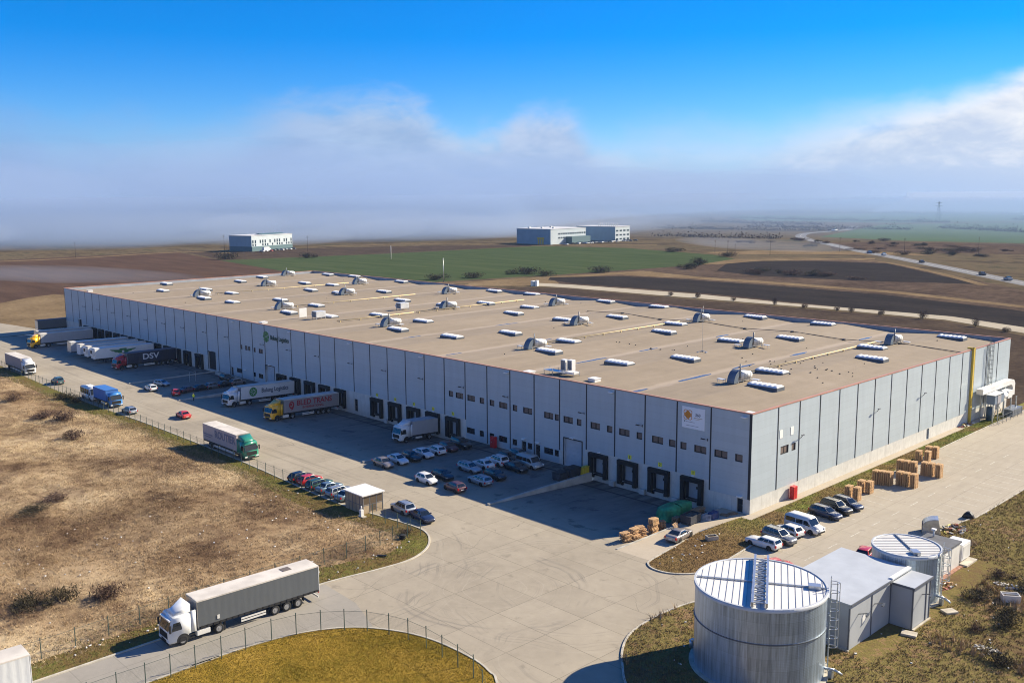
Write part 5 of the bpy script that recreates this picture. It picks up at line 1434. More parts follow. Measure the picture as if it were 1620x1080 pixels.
mb = MB(); mb.box((-14.2, -1.31, 2.2), (-11.0, -1.292, 2.4)); mb.box((-13.9, -1.31, 1.85), (-11.4, -1.292, 2.0)); mb.build('stripe', MC['letter_slate'], cur[0])
rigid('rigid_lorry', -133.8, -35.9, 0, 'bright blue box lorry parked along the fence before the minibus', c_blue, M_cur_blue, 6.9, z1=3.45)
rigid('rigid_lorry', -188.2, -36.3, 0, 'white cab lorry with a mauve grey box parked at the far road fence', c_white, M_cur_mauve, 12.4, high=True, z1=3.9, roofm=M_tarproof)
# ================================================================== TANKS AND SHEDS BY THE LOT
def tank_shell_mat():
    m, t, b = newmat('tank_shell')
    pos = t.n('ShaderNodeTexCoord').outputs['Object']; x, y, z = t.xyz(pos)
    ang = t.m('ARCTAN2', y, x)
    cell = t.n('ShaderNodeTexWhiteNoise', noise_dimensions='2D')
    row = t.m('FLOOR', t.m('DIVIDE', z, 1.15))
    t.put(cell.inputs['Vector'], t.vec(t.m('FLOOR', t.m('ADD', t.m('MULTIPLY', ang, 2.55), t.m('MULTIPLY', row, 0.5))), row, 0))
    st = t.noise(t.vec(t.m('MULTIPLY', ang, 14.0), t.m('MULTIPLY', z, .10), 0), 1.6, 5, .7)
    v = t.m('ADD', .55, t.m('ADD', t.m('MULTIPLY', cell.outputs[0], .14), t.m('MULTIPLY', t.sstep(.3, .7, st), .55)))
    c = t.vm('SCALE', (0.42, 0.52, 0.64), None); t.put(c.node.inputs['Scale'], v)
    ln = t.m('ABSOLUTE', t.m('SUBTRACT', t.m('FRACT', t.m('DIVIDE', z, 1.15)), .5))
    c2 = t.mix(t.m('MULTIPLY', t.sstep(.485, .5, ln), .35), c, (0.12, 0.13, 0.15))
    t.put(b.inputs['Base Color'], c2); b.inputs['Metallic'].default_value = .6
    t.put(b.inputs['Roughness'], t.m('ADD', .24, t.m('MULTIPLY', st, .22)))
    bn = t.n('ShaderNodeBump'); bn.inputs['Strength'].default_value = .12; bn.inputs['Distance'].default_value = .03
    t.put(bn.inputs['Height'], t.m('ADD', t.m('SINE', t.m('MULTIPLY', z, 41.0)), t.m('MULTIPLY', cell.outputs[0], 2.0))); t.put(b.inputs['Normal'], bn.outputs[0])
    return m
M_tank = tank_shell_mat()
M_troof = mat('tank_roof_sheet', (0.66, 0.655, 0.64), 0.6, metal=0.0, var=0.05, vscale=.6)
M_seam = mat('roof_seam', (0.38, 0.39, 0.40), .5, metal=.4)
M_found = mat('foundation_concrete', (0.46, 0.42, 0.35), .9, var=.2, vscale=1.0)
def tank(cx, cy, r, h, label, seam_ang, truss, lad_ang, nm='water_tank'):
    root = empty(nm, (cx, cy, 0.06), 0, label, 'tank', 'round steel water tanks')
    n = 72
    mb = MB(); nz = 8
    rg = [[(r*math.cos(2*math.pi*i/n), r*math.sin(2*math.pi*i/n), h*k/nz) for i in range(n)] for k in range(nz+1)]
    for a, b in zip(rg, rg[1:]):
        for i in range(n): mb.face([a[i], a[(i+1) % n], b[(i+1) % n], b[i]], 0, True)
    mb.build('tank_shell', M_tank, root)
    mb = MB()
    def disc(rr, z0, z1, nn=72):
        mb.prism([(rr*math.cos(2*math.pi*i/nn), rr*math.sin(2*math.pi*i/nn)) for i in range(nn)], z0, z1)
    disc(r+.04, h-.12, h+.06); rf = mb.build('tank_roof', M_troof, root)
    mb = MB(); flat = [ring_pts(0, 0, r+.10, r+.10, 0, 72), ring_pts(0, 0, r-.10, r-.10, 0, 72)]
    for i in range(72):
        j = (i+1) % 72; (a, b), (c, d), (e, f), (g, k) = flat[0][i], flat[0][j], flat[1][j], flat[1][i]
        mb.face([(a, b, h+.15), (c, d, h+.15), (e, f, h+.15), (g, k, h+.15)], 0); mb.face([(a, b, h-.2), (c, d, h-.2), (c, d, h+.15), (a, b, h+.15)], 0, True); mb.face([(e, f, h), (g, k, h), (g, k, h+.15), (e, f, h+.15)], 0, True)
    mb.build('rim', mat('rim_steel', (0.52, 0.54, 0.56), .5, metal=.2, var=.1), root, recalc=False)
    # standing seams parallel to the truss
    d = Vector((math.cos(seam_ang), math.sin(seam_ang), 0)); nrm = Vector((-d.y, d.x, 0))
    mb = MB(); s = -r+.45
    while s < r-.3:
        L = math.sqrt(max(0, (r-.12)**2 - s*s)); p = nrm*s + Vector((0, 0, h+.075))
        mb.bar(p-d*L, p+d*L, .05, .05); s += .62 if r > 5 else .5
    mb.build('roof_seam', M_seam, rf)
    p = Vector((0, 0, h+.16)); L = r-.15
    mb = MB(); mb.bar(p-nrm*L, p+nrm*L, .12, .12); mb.build('roof_pipe', M_steel if truss else M_seam, root)
    hp = nrm*(-(r-1.2))+Vector((0, 0, h))
    mb = MB(); mb.box((-.55, -.4, .05), (.55, .4, .42)); hb = mb.build('roof_box', M_steel, root); hb.location = hp; hb.rotation_euler = (0, 0, seam_ang+math.pi/2)
    if truss:
        mb = MB(); o = Vector((0, 0, h+.45))
        for q in (-.62, .62):
            mb.bar(o-d*(r-.1)+nrm*q, o+d*(r-.1)+nrm*q, .22, .40)
        k = -r+.6; sg = 1
        while k < r-.8:
            mb.bar(o+d*k+nrm*.6*sg, o+d*(k+.9)-nrm*.6*sg, .09, .09); mb.bar(o+d*k-nrm*.6, o+d*k+nrm*.6, .09, .09); k += .9; sg = -sg
        k = -r+.5
        while k < r:
            for q in (-.62, .62): mb.box(tuple(o+d*k+nrm*q-Vector((.05, .05, .42))), tuple(o+d*k+nrm*q+Vector((.05, .05, -.19))))
            k += 2.2
        mb.build('roof_truss', M_steel, root)
        mb = MB()
        for zz in (h*.60,): 
            for i in range(n):
                a0, a1 = 2*math.pi*i/n, 2*math.pi*(i+1)/n
                mb.bar((math.cos(a0)*(r+.04), math.sin(a0)*(r+.04), zz), (math.cos(a1)*(r+.04), math.sin(a1)*(r+.04), zz), .10, .09)
        mb.build('stiffener_ring', M_steeld, root)
    out = (math.cos(lad_ang), math.sin(lad_ang), 0); al = (-out[1], out[0], 0)
    caged_ladder('ladder', (out[0]*(r+.05), out[1]*(r+.05), .2), h, out, al, root, 2.4, 1.3, M_steel, .5, .8)
    mb = MB(); disc(r+.45, -.3, .12, 48); mb.build('foundation', M_found, root)
    mb = MB(); a = lad_ang-.18; c, s_ = math.cos(a), math.sin(a)
    mb.tube([(c*(r-.1), s_*(r-.1), .9), (c*(r+.9), s_*(r+.9), .9), (c*(r+1.6), s_*(r+1.6), .55)], .13, 8); mb.box((c*(r+.6)-.2, s_*(r+.6)-.2, .05), (c*(r+.6)+.2, s_*(r+.6)+.2, .75)); mb.build('outlet_pipe', M_steel, root)
    mb = MB(); a = lad_ang+2.9; c, s_ = math.cos(a), math.sin(a)
    mb.tube([(c*(r-.1), s_*(r-.1), 1.0), (c*(r+.55), s_*(r+.55), .9), (c*(r+.6), s_*(r+.6), .1)], .2, 10); mb.build('inlet_pipe', M_steel, root)
    return root
tank(24.4, -36.9, 6.1, 8.1, 'large round corrugated steel tank with a lattice truss across its white roof', math.atan2(10.4, -6.2), True, R_(31))
tank(27.0, -10.9, 3.62, 5.55, 'smaller round steel tank with a pale roof behind the pump house', R_(45), False, R_(8))

M_shed = mat('shed_panel', (0.37, 0.395, 0.43), .5, var=.05, vscale=.5)
M_shedroof = mat('shed_roof', (0.42, 0.45, 0.49), .5, var=.07, vscale=.4)
M_shedtrim = mat('shed_trim', (0.12, 0.13, 0.155), .5)
root = empty('pump_house', (0, 0, .06), 0, 'grey flat-roofed pump house with a stepped annex beside the big tank', 'pump house')
mb = MB(); mb.box((21.5, -28.3, -.3), (29.2, -15.2, 4.72)); mb.box((29.205, -19.4, -.3), (31.6, -15.2, 4.42)); wl = mb.build('wall', M_shed, root)
mb = MB(); mb.mesh([(21.35, -28.45, 4.72), (29.4, -28.45, 4.72), (29.4, -15.0, 4.72), (21.35, -15.0, 4.72), (21.35, -28.45, 5.02), (29.4, -28.45, 4.86), (29.4, -15.0, 4.86), (21.35, -15.0, 5.02)], [(3,2,1,0), (4,5,6,7), (0,1,5,4), (1,2,6,5), (2,3,7,6), (3,0,4,7)])
mb.build('roof', M_shedroof, root)
mb = MB(); mb.box((29.405, -19.55, 4.42), (31.75, -15.0, 4.62)); mb.build('roof', M_shedroof, root)
mb = MB(); mb.box((29.0, -19.5, 4.87), (29.42, -15.05, 5.0)); mb.build('ridge_flashing', M_white_p, root)
mb = MB(); mb.box((29.402, -28.5, 4.70), (29.46, -19.6, 4.9)); mb.box((29.45, -19.62, 4.40), (31.8, -19.551, 4.64)); mb.box((31.751, -19.55, 4.40), (31.81, -14.95, 4.64)); mb.build('roof_trim', M_shedtrim, root)
mb = MB()
for x, y in ((29.2, -28.3), (29.2, -23.6), (29.22, -19.42), (31.6, -19.4), (31.6, -15.3), (31.6, -16.2)):
    mb = MB(); mb.box((x-.07, y-.07, -.2), (x+.07, y+.07, 4.4)); mb.build('corner_trim', M_shedtrim, root)
for x, y in ((29.2, -26.4), (29.2, -23.0), (31.6, -17.3)):
    mb = MB(); mb.bar((x, y, 3.25), (x+.9, y+.3, 3.5), .08, .08); mb.bar((x+.9, y+.3, 3.5), (x+.95, y-.25, 3.35), .2, .10); mb.build('wall_lamp', M_steeld, root)
mb = MB(); mb.prism([(-25.55, 1.9), (-25.05, 1.9), (-24.95, 2.5), (-25.3, 2.95), (-25.6, 2.6)], 29.206, 29.25, 'x'); mb.build('wall_plate', M_white_p, root)
mb = MB(); mb.box((21.4, -28.6, -.2), (29.35, -28.31, .12)); mb.box((31.65, -19.4, -.2), (31.85, -15.2, .1)); mb.build('footing', M_found, root)
root = empty('flat_roof_hut', (0, 0, .06), 0, 'pale hut with a dark flat roof and two white panels behind the smaller tank', 'hut')
mb = MB(); mb.box((24.3, -6.9, -.2), (28.1, 1.6, 2.95)); mb.build('wall', M_whited, root)
mb = MB(); mb.box((24.1, -7.1, 2.95), (28.25, 1.8, 3.14)); mb.build('roof', mat('dark_roof_felt', (0.10, 0.105, 0.12), .8, var=.12), root)
for z0, z1 in ((.55, 1.35), (1.7, 2.5)):
    mb = MB(); mb.box((28.105, -3.0, z0), (28.14, -1.9, z1)); mb.build('vent_panel', M_white_p, root)
mb = MB(); mb.cyl((25.2, .9, 3.14), (25.2, .9, 4.0), .12, 8); mb.box((24.95, .65, 3.95), (25.45, 1.15, 4.15)); mb.build('roof_vent', M_white_p, root)
mb = MB(); mb.box((28.05, -7, -.2), (28.6, 1.6, .09)); mb.build('footing', mat('brick_footing', (0.30, 0.15, 0.10), .9, var=.3, vscale=3), root)
root = empty('condenser_cabinet', (27.1, 3.4, .06), 0, 'small white machine cabinet on a concrete pad beside the dark roofed hut', 'cabinet')
mb = MB(); mb.box((-1.1, -1.3, .45), (1.1, 1.3, 2.5)); mb.build('casing', M_white_p, root, bevel=.05)
mb = MB(); mb.box((1.102, -1.0, .7), (1.13, 1.0, 2.2)); mb.build('access_panel', M_whited, root)
mb = MB(); mb.box((-1.3, -1.5, -.2), (1.9, 1.6, .2)); mb.box((-.9, -1.1, .2), (-.7, 1.1, .449)); mb.box((.7, -1.1, .2), (.9, 1.1, .449)); mb.build('plinth', M_found, root)

# round drum with a cover and rubble pile beside the lot edge
root = empty('curved_duct_drum', (20.9, 11.0, .01), R_(25), 'half round galvanised metal drum lying at the lot edge by a rubble heap', 'drum')
mb = MB(); mb.prism([(-1.2, 0), (-1.2, 1.1)] + [(-1.2+1.9*(1-math.cos(a)), 1.1+1.0*math.sin(a)) for a in [R_(90)*i/8 for i in range(9)]] + [(1.0, .6), (1.1, 0)], -.95, .95, 'y'); mb.build('shell', M_steel, root, bevel=.04)
mb = MB(); mb.box((-1.23, -.8, .2), (-1.202, .8, 1.3)); mb.build('opening', M_dframe, root)
M_junk = [mat('junk_white', (0.62, 0.60, 0.57), .7), mat('junk_grey', (0.22, 0.22, 0.22), .8), mat('junk_wood', (0.38, 0.24, 0.12), .85), mat('junk_red', (0.30, 0.09, 0.06), .8), mat('junk_yellow', (0.55, 0.48, 0.12), .7)]
def heap(name, x, y, rx, ry, n, label, cat, mats, s=(.12, .4), z=.05, hgt=.8, group=None):
    r = random.Random(hash((round(x*10), round(y*10))) & 0xffff)
    mb = MB()
    for i in range(n):
        a = r.uniform(0, 6.28); q = math.sqrt(r.random()); px, py = math.cos(a)*q*rx, math.sin(a)*q*ry
        zz = (1-q)*hgt*r.random(); w = [r.uniform(*s) for _ in range(3)]
        M = Matrix.Translation((px, py, zz)) @ Matrix.Rotation(r.uniform(0, 3), 4, 'Z') @ Matrix.Rotation(r.uniform(-.7, .7), 4, 'X')
        mb.box((-w[0], -w[1]*.6, -w[2]*.3), (w[0], w[1]*.6, w[2]*.3), r.randrange(len(mats)), M)
    o = mb.build(name, mats); o.location = (x, y, z)
    return tag(o, label, cat, group)
heap('rubbish_heap', 22.6, 14.2, 1.5, 2.4, 46, 'heap of broken white and reddish rubbish at the lot edge by the metal drum', 'rubbish heap', M_junk)
heap('rubbish_heap', .75, 74.5, .5, 3.4, 26, 'rubbish strewn along the foot of the sunlit wall below the yellow pipe', 'rubbish heap', M_junk, z=.1, hgt=.6)
mb = MB(); mb.prism([(-.8, 0), (.8, 0), (.45, .7), (0, 1.0), (-.4, .75)], -.5, .5, 'y'); o = mb.build('tarp_bag', M_dframe, bevel=.12, smooth_angle=30); o.location = (22.0, 20.4, .004); tag(o, 'dark sack lying on the lot edge past the metal drum', 'sack')

# ---------------------------------------------------------------- air handling plant at the far end of the side wall
root = empty('air_handling_plant', (0, 0, .06), 0, 'white ducted air handling plant on steel legs at the far end of the side wall', 'air plant')
mb = MB(); pts = [(79.6, 5.3), (79.6, 6.4), (95.0, 6.4), (96.3, 6.15), (97.0, 5.4), (97.0, 2.9), (95.7, 2.9), (95.7, 4.6), (95.2, 5.15), (94.6, 5.3)]
mb.prism(pts, .4, 1.7, 'x'); mb.build('duct', M_white_p, root, bevel=.05)
mb = MB(); mb.box((2.0, 80.6, 3.5), (3.6, 85.4, 5.3)); cs = mb.build('casing', mat('plant_blue_grey', (0.17, 0.22, 0.29), .5), root, bevel=.05)
mb = MB(); mb.box((3.61, 82.0, 3.6), (3.66, 83.8, 5.2)); mb.build('louvre', mat('plant_grey', (0.36, 0.35, 0.37), .5), cs)
mb = MB(); mb.box((1.9, 80.4, 5.305), (3.75, 85.6, 5.40)); mb.build('lid', M_steel, root)
mb = MB(); mb.cyl((2.7, 85.41, 4.4), (2.7, 88.4, 4.4), .7, 18); mb.box((2.0, 88.4, 3.6), (3.4, 90.6, 5.1)); mb.build('fan_housing', M_white_p, root)
mb = MB()
for y in (80.5, 83.2, 86.2, 90.0, 93.0): 
    for x in (1.0, 3.4): mb.box((x-.10, y-.10, -.2), (x+.10, y+.10, 5.29 if x < 2 else 3.49))
mb.bar((3.4, 80.5, .5), (3.4, 83.2, 3.2), .1, .1); mb.bar((3.4, 86.2, .5), (3.4, 83.2, 3.2), .1, .1); mb.build('support_leg', M_steel, root)
mb = MB(); mb.cyl((2.2, 82.4, 0), (2.2, 82.4, 2.6), .7, 14); mb.build('vessel', mat('vessel_blue', (0.05, 0.09, 0.14), .5), root)
mb = MB(); mb.box((2.4, 88.5, 0), (4.4, 94.0, 1.3)); mb.build('enclosure', M_steeld, root)
mb = MB(); mb.box((4.65, 79.5, 0), (4.7, 79.58, 1.6))
for y in np.arange(79.5, 96, 2.0): mb.box((5.0, y-.03, -.1), (5.06, y+.03, 1.7))
mb.box((5.01, 79.5, 1.55), (5.05, 95.5, 1.61)); mb.box((5.01, 79.5, .8), (5.05, 95.5, .86)); mb.build('guard_rail', M_steeld, root)

# ---------------------------------------------------------------- guard hut
root = empty('guard_hut', (0, 0, .035), 0, 'small tan walled guard hut with a white flat roof by the fence-side cars', 'guard hut')
M_hut = mat('hut_panel', (0.36, 0.28, 0.19), .6, var=.15, vscale=.6)
mb = MB(); hx0, hx1, hy0, hy1, hh = -43.0, -38.6, -38.6, -35.2, 2.65
mb.box((hx0, hy0, -.1), (hx1, hy1, hh)); mb.build('wall', M_hut, root)
mb = MB(); mb.box((hx0-.25, hy0-.25, hh), (hx1+.25, hy1+.25, hh+.14)); mb.build('roof', M_white_p, root)
mb = MB()
for x in np.linspace(hx0, hx1, 6): mb.box((x-.05, hy0-.03, -.05), (x+.05, hy0-.002, hh))
for y in np.linspace(hy0, hy1, 4): mb.box((hx1+.002, y-.05, -.05), (hx1+.03, y+.05, hh))
mb.box((hx0, hy0-.025, 1.2), (hx1, hy0-.001, 1.28)); mb.box((hx1+.001, hy0, 1.2), (hx1+.025, hy1, 1.28)); mb.build('frame', M_shedtrim, root)
for i in range(3):
    mb = MB(); y = hy0+.15+i*1.12; mb.box((hx1+.006, y, .25 if i == 1 else 1.35), (hx1+.02, y+.95, 2.4)); mb.build('pane', mat('bronze_glass', (0.13, 0.10, 0.07), .12), root)
mb = MB(); mb.box((hx1+.3, hy0-.9, .0), (hx1+.75, hy0-.45, 1.0)); mb.cyl((hx1+.52, hy0-.68, 1.0), (hx1+.52, hy0-.68, 1.5), .1, 8); mb.build('meter_post', M_white_p, root)
mb = MB(); mb.box((hx1+.05, hy0-1.0, -.1), (hx1+1.3, hy0-.3, .1)); mb.build('step', M_found, root)

# ================================================================== FENCES
def mesh_mat():
    m, t, b = newmat('wire_mesh')
    pos = t.n('ShaderNodeTexCoord').outputs['UV']
    u, v, _ = t.xyz(pos)
    a = t.m('LESS_THAN', t.m('FRACT', t.m('MULTIPLY', u, 10.0)), .05); c = t.m('LESS_THAN', t.m('FRACT', t.m('MULTIPLY', v, 8.0)), .04)
    al = t.m('MAXIMUM', a, c)
    t.put(b.inputs['Alpha'], al); b.inputs['Base Color'].default_value = (.07, .10, .09, 1); b.inputs['Roughness'].default_value = .6
    return m
M_mesh = mesh_mat()
M_post = mat('fence_post', (0.045, 0.075, 0.065), .6)
post_me = MB(); post_me.box((-.035, -.035, -.3), (.035, .035, 2.15)); post_me.box((-.045, -.045, 2.151), (.045, .045, 2.19))
post_data = None
def fence(posts, label, h=2.0, group='wire mesh fences', z=.05, solid=False):
    global post_data
    root = empty('wire_fence', (0, 0, z), 0, label, 'fence', group)
    for x, y in posts:
        if post_data is None:
            o = post_me.build('fence_post', M_post, root); post_data = o
        else:
            o = post_data.copy(); COL.objects.link(o); o.parent = root
        o.location = (x, y, 0); o.scale = (1, 1, h/2.0)
    me = bpy.data.meshes.new('mesh_panel'); vs, fs, uv = [], [], []; s = 0
    for (x0, y0), (x1, y1) in zip(posts, posts[1:]):
        d = math.hypot(x1-x0, y1-y0); i = len(vs)
        vs += [(x0, y0, .05), (x1, y1, .05), (x1, y1, h), (x0, y0, h)]; fs.append((i, i+1, i+2, i+3)); uv += [(s, 0), (s+d, 0), (s+d, h), (s, h)]; s += d
    me.from_pydata(vs, [], fs); ul = me.uv_layers.new(name='UVMap')
    for k, c in enumerate(uv): ul.data[k].uv = c
    me.materials.append(M_mesh)
    o = bpy.data.objects.new('mesh_panel', me); COL.objects.link(o); o.parent = root
    mb = MB()
    for (x0, y0), (x1, y1) in zip(posts, posts[1:]): mb.bar((x0, y0, h-.02), (x1, y1, h-.02), .025, .025)
    mb.build('top_wire', M_post, root)
fence([(-12.9, -100), (-12.9, -97.2), (-12.9, -94.4), (-12.9, -91.6), (-12.9, -88.8), (-12.9, -86.2), (-12.9, -83.6), (-12.8, -81.0), (-12.8, -78.6), (-12.9, -76.1), (-12.9, -73.4), (-12.9, -70.8), (-12.9, -67.9), (-12.3, -65.4), (-11.1, -63.2), (-9.6, -61.3), (-7.8, -59.7), (-5.5, -58.6), (-3.2, -57.9), (-.5, -57.7), (2.1, -57.8), (4.7, -58.0), (7.3, -58.3), (10, -59.6), (12.4, -61.2), (15, -63.2)], 'green wire fence curving round the ochre lawn at the bottom of the view', 2.15, z=.06)
fence([(-26.0, -110), (-25.8, -104), (-25.7, -98), (-25.6, -92), (-25.5, -89.2), (-25.4, -86.1), (-25.5, -82.8), (-25.7, -79.4), (-25.8, -76.1), (-26.1, -72.8), (-26.3, -69.5), (-26.3, -66.2), (-26.4, -62.9), (-26.5, -59.6), (-26.4, -56.3), (-26.5, -52.9), (-26.2, -49.8), (-26.4, -46.8), (-26.6, -44.4), (-26.8, -42.2), (-26.8, -39.8), (-26.2, -38.1), (-28.3, -38.2), (-30.7, -38.5), (-33.4, -38.6), (-36.2, -38.7)], 'thin wire fence along the dry field beside the white lorry', 1.95, z=.06)
fp = [(-44.6, -38.9)]
x = -47.0
while x > -262:
    fp.append((x, -38.6-.35*math.exp(-((x+150)/40)**2))); x -= 2.7
fence(fp[:1]+fp[1:], 'long wire fence between the dry field and the yard road', 1.9, z=.06)

# ================================================================== PALLETS
M_pal = mat('pallet_wood', (0.52, 0.335, 0.175), .8, var=.22, vscale=1.6)
M_pal2 = mat('pallet_wood_old', (0.30, 0.19, 0.11), .85, var=.25, vscale=1.6)
def pallet_mb():
    mb = MB(); L, W, H = 1.2, .8, .144
    for y in (-.35, -.175, 0, .175, .35): mb.box((-.6, y-.055, .122), (.6, y+.055, .144))
    for x in (-.53, 0, .53): mb.box((x-.07, -.4, .1001), (x+.07, .4, .1219))
    for x in (-.53, 0, .53):
        for y in (-.35, 0, .35): mb.box((x-.07, y-.05, .0221), (x+.07, y+.05, .1))
    for y in (-.35, 0, .35): mb.box((-.6, y-.05, 0), (.6, y+.05, .022))
    return mb
pal0 = None
def pallet(x, y, z, deg, label, group, old=False, tilt=None):
    global pal0
    if pal0 is None:
        pal0 = pallet_mb().build('wooden_pallet', M_pal); o = pal0
    else:
        o = pal0.copy(); COL.objects.link(o)
    o.location = (x, y, z); o.rotation_euler = (tilt or 0, 0, R_(deg))
    o.material_slots[0].link = 'OBJECT'; o.material_slots[0].material = M_pal2 if old else M_pal
    return tag(o, label, 'pallet', group)
def stack(x, y, n, deg, label, group, z=.008, old=False, s=1.0, jit=.03):
    for k in range(n):
        o = pallet(x+rng.uniform(-jit, jit), y+rng.uniform(-jit, jit), z+k*.146*s, deg+rng.uniform(-1.5, 1.5)*(1+40*max(0, jit-.1)), label, group, old)
        o.scale = (s, s, s)
PS = [  # stacks on the lot, measured
    (6.3, 16.6, 14, 'lone two-stack pile nearest the navy cars, pallet of its left stack'), (7.5, 16.8, 14, 'lone two-stack pile nearest the navy cars, pallet of its right stack'),
    (6.1, 20.9, 13, 'second small pile from the cars, pallet of its left stack'), (7.2, 21.3, 13, 'second small pile from the cars, pallet of its right stack'),
    (5.7, 26.6, 15, 'front row, pallet of the stack at its wall end'), (6.6, 26.9, 15, 'front row, pallet of the second stack from its wall end'), (7.5, 27.2, 15, 'front row, pallet of the third stack from its wall end'),
    (8.6, 28.5, 15, 'front row, pallet of the fourth stack from its wall end'), (9.6, 28.6, 15, 'front row, pallet of the fifth stack from its wall end'), (10.7, 28.7, 15, 'front row, pallet of the stack at its lane end'),
    (5.7, 35.0, 15, 'back row, pallet of the stack at its wall end'), (6.7, 35.2, 15, 'back row, pallet of the second stack from its wall end'), (7.7, 35.4, 15, 'back row, pallet of the third stack from its wall end'),
    (9.0, 36.4, 15, 'back row, pallet of the fourth stack from its wall end'), (10.0, 36.5, 15, 'back row, pallet of the fifth stack from its wall end'), (11.2, 36.7, 15, 'back row, pallet of the stack at its lane end'),
    (5.0, 43.6, 13, 'far pale pile, pallet of its left stack'), (6.2, 44.2, 13, 'far pale pile, pallet of its right stack'), (5.2, 47.0, 14, 'farthest pile on the lot, pallet of its left stack'), (6.2, 47.4, 14, 'farthest pile on the lot, pallet of its right stack')]
for x, y, n, d in PS: stack(x, y, n, 90+rng.uniform(-4, 4), d, 'pallets stacked on the lot')
# heaps of pallets along the path
stack(-5.6, -20.4, 9, 75, 'pallet of the low ragged stack at the road end of the path heap', 'pallets heaped along the path', z=.0, jit=.22)
stack(-5.4, -19.0, 11, 85, 'pallet of the second ragged stack in the path heap', 'pallets heaped along the path', z=-.05, jit=.22)
stack(-5.6, -17.2, 10, 70, 'pallet of the third, loosely piled stack in the path heap', 'pallets heaped along the path', z=-.2, jit=.3)
stack(-5.4, -14.9, 15, 88, 'pallet of the tallest sunlit stack in the path heap', 'pallets heaped along the path', z=-.3, jit=.08)
stack(-5.7, -12.9, 9, 60, 'brown pallet of the old stack behind the tallest sunlit one', 'pallets heaped along the path', z=-.4, old=True, jit=.12)
stack(-5.5, -9.6, 9, 95, 'brown pallet of the old stack beside the green tarpaulin heap', 'pallets heaped along the path', z=-.6, old=True, jit=.1)
stack(-5.4, -5.4, 11, 92, 'brown pallet of the old stack between the tarpaulin heap and the wall', 'pallets heaped along the path', z=-.8, old=True, jit=.1)
stack(-6.2, -3.0, 9, 92, 'brown pallet of the old stack closest to the dock wall', 'pallets heaped along the path', z=-.95, old=True, jit=.1)
M_pgrey = mat('pallet_grey', (0.36, 0.38, 0.42), .8, var=.15)
o = pallet(-3.0, -6.0, .35, 30, 'pale grey pallet leaning against the blue tarpaulin pile', 'loose pallets on the path', tilt=R_(62)); o.material_slots[0].material = M_pgrey
pallet(-2.4, -2.6, .02, 20, 'brown pallet lying flat near the corner door', 'loose pallets on the path', old=True)
pallet(-4.2, -11.6, .25, 100, 'brown pallet propped on the low path wall', 'loose pallets on the path', old=True, tilt=R_(48))
pallet(-1.9, -1.3, .02, 70, 'brown pallet lying beside the dock wall foot', 'loose pallets on the path', old=True)
# green tarpaulin heap, dark bins, blue tarpaulin, crate on the grass
def lumpy(name, x, y, z, sx, sy, sz, m, label, cat, seed=1, n=14, rot=0):
    r = random.Random(seed); mb = MB(); nu, nv = 20, 9; g = []
    ph = [(r.uniform(0, 6), r.uniform(0, 6), r.uniform(1.5, 5), r.uniform(1, 5)) for _ in range(8)]
    for i in range(nu+1):
        row = []
        for j in range(nv+1):
            a = 2*math.pi*i/nu; t = j/nv
            p = .42; cx, sn = math.cos(a), math.sin(a)
            k = (abs(cx)**7+abs(sn)**7)**(-1/7)
            prof = (1.0-.10*t if t < .8 else (.92-(t-.8)*4.6)) if t < 1 else 0
            wob = sum(math.sin(a*q3//1+q1)*math.sin(t*q4+q2) for q1, q2, q3, q4 in ph)*.016
            row.append((cx*k*sx*(prof+wob), sn*k*sy*(prof+wob), sz*min(1, (t/.8)**.95*(.93 if t < .95 else 1.0))*(1+wob*1.2)))
        g.append(row)
    for a, b in zip(g, g[1:]):
        for j in range(nv): mb.face([a[j], b[j], b[j+1], a[j+1]], 0, True)
    o = mb.build(name, m); o.location = (x, y, z); o.rotation_euler = (0, 0, rot)
    return tag(o, label, cat)
M_gtarp = mat('green_tarp', (0.03, 0.27, 0.12), .6, var=.35, vscale=1.2, bump=.8, bscale=2.5)
M_btarp = mat('blue_tarp', (0.03, 0.05, 0.16), .5, var=.3, vscale=1.5, bump=.7, bscale=3)
lumpy('tarpaulin_heap', -8.3, -6.3, -.95, 1.35, 3.1, 2.15, M_gtarp, 'big green tarpaulin covered heap beside the near dock shelter', 'tarpaulin heap', 3)
lumpy('tarpaulin_heap', -2.9, -4.6, .0, .55, .8, .95, M_btarp, 'small dark blue tarpaulin pile on the path near the wall', 'tarpaulin heap', 5)
root = empty('waste_bin', (-4.0, -8.4, .004), R_(4), 'dark open waste bin standing on the path beside the brown pallets', 'bin')
mb = MB(); mb.box((-.8, -1.3, .12), (.8, 1.3, .18)); mb.box((-.85, -1.35, .181), (-.78, 1.35, 1.25)); mb.box((.78, -1.35, .181), (.85, 1.35, 1.25)); mb.box((-.779, -1.35, .181), (.779, -1.28, 1.25)); mb.box((-.779, 1.28, .181), (.779, 1.35, 1.25)); mb.build('body', mat('bin_dark', (0.03, 0.034, 0.045), .6, var=.3), root)
mb = MB(); mb.box((-.7, -1.2, .9), (.7, 1.2, 1.08)); mb.build('rubbish', mat('bin_rubbish', (0.10, 0.075, 0.06), .9, var=.5, vscale=4, bump=.8, bscale=6), root)
mb = MB()
for a in (-.7, .7):
    for b in (-1.2, 1.2): mb.box((a-.08, b-.08, 0), (a+.08, b+.08, .119))
mb.build('foot', M_trim, root)
root = empty('concrete_trough', (1.95, -12.0, .065), R_(62), 'small pale concrete box trough lying on the corner grass', 'trough')
mb = MB(); mb.box((-.75, -.45, 0), (.75, .45, .12)); mb.box((-.75, -.45, .121), (-.65, .45, .55)); mb.box((.65, -.45, .121), (.75, .45, .55)); mb.box((-.649, -.45, .121), (.649, -.36, .55)); mb.box((-.649, .36, .121), (.649, .45, .55)); mb.build('shell', M_found, root)
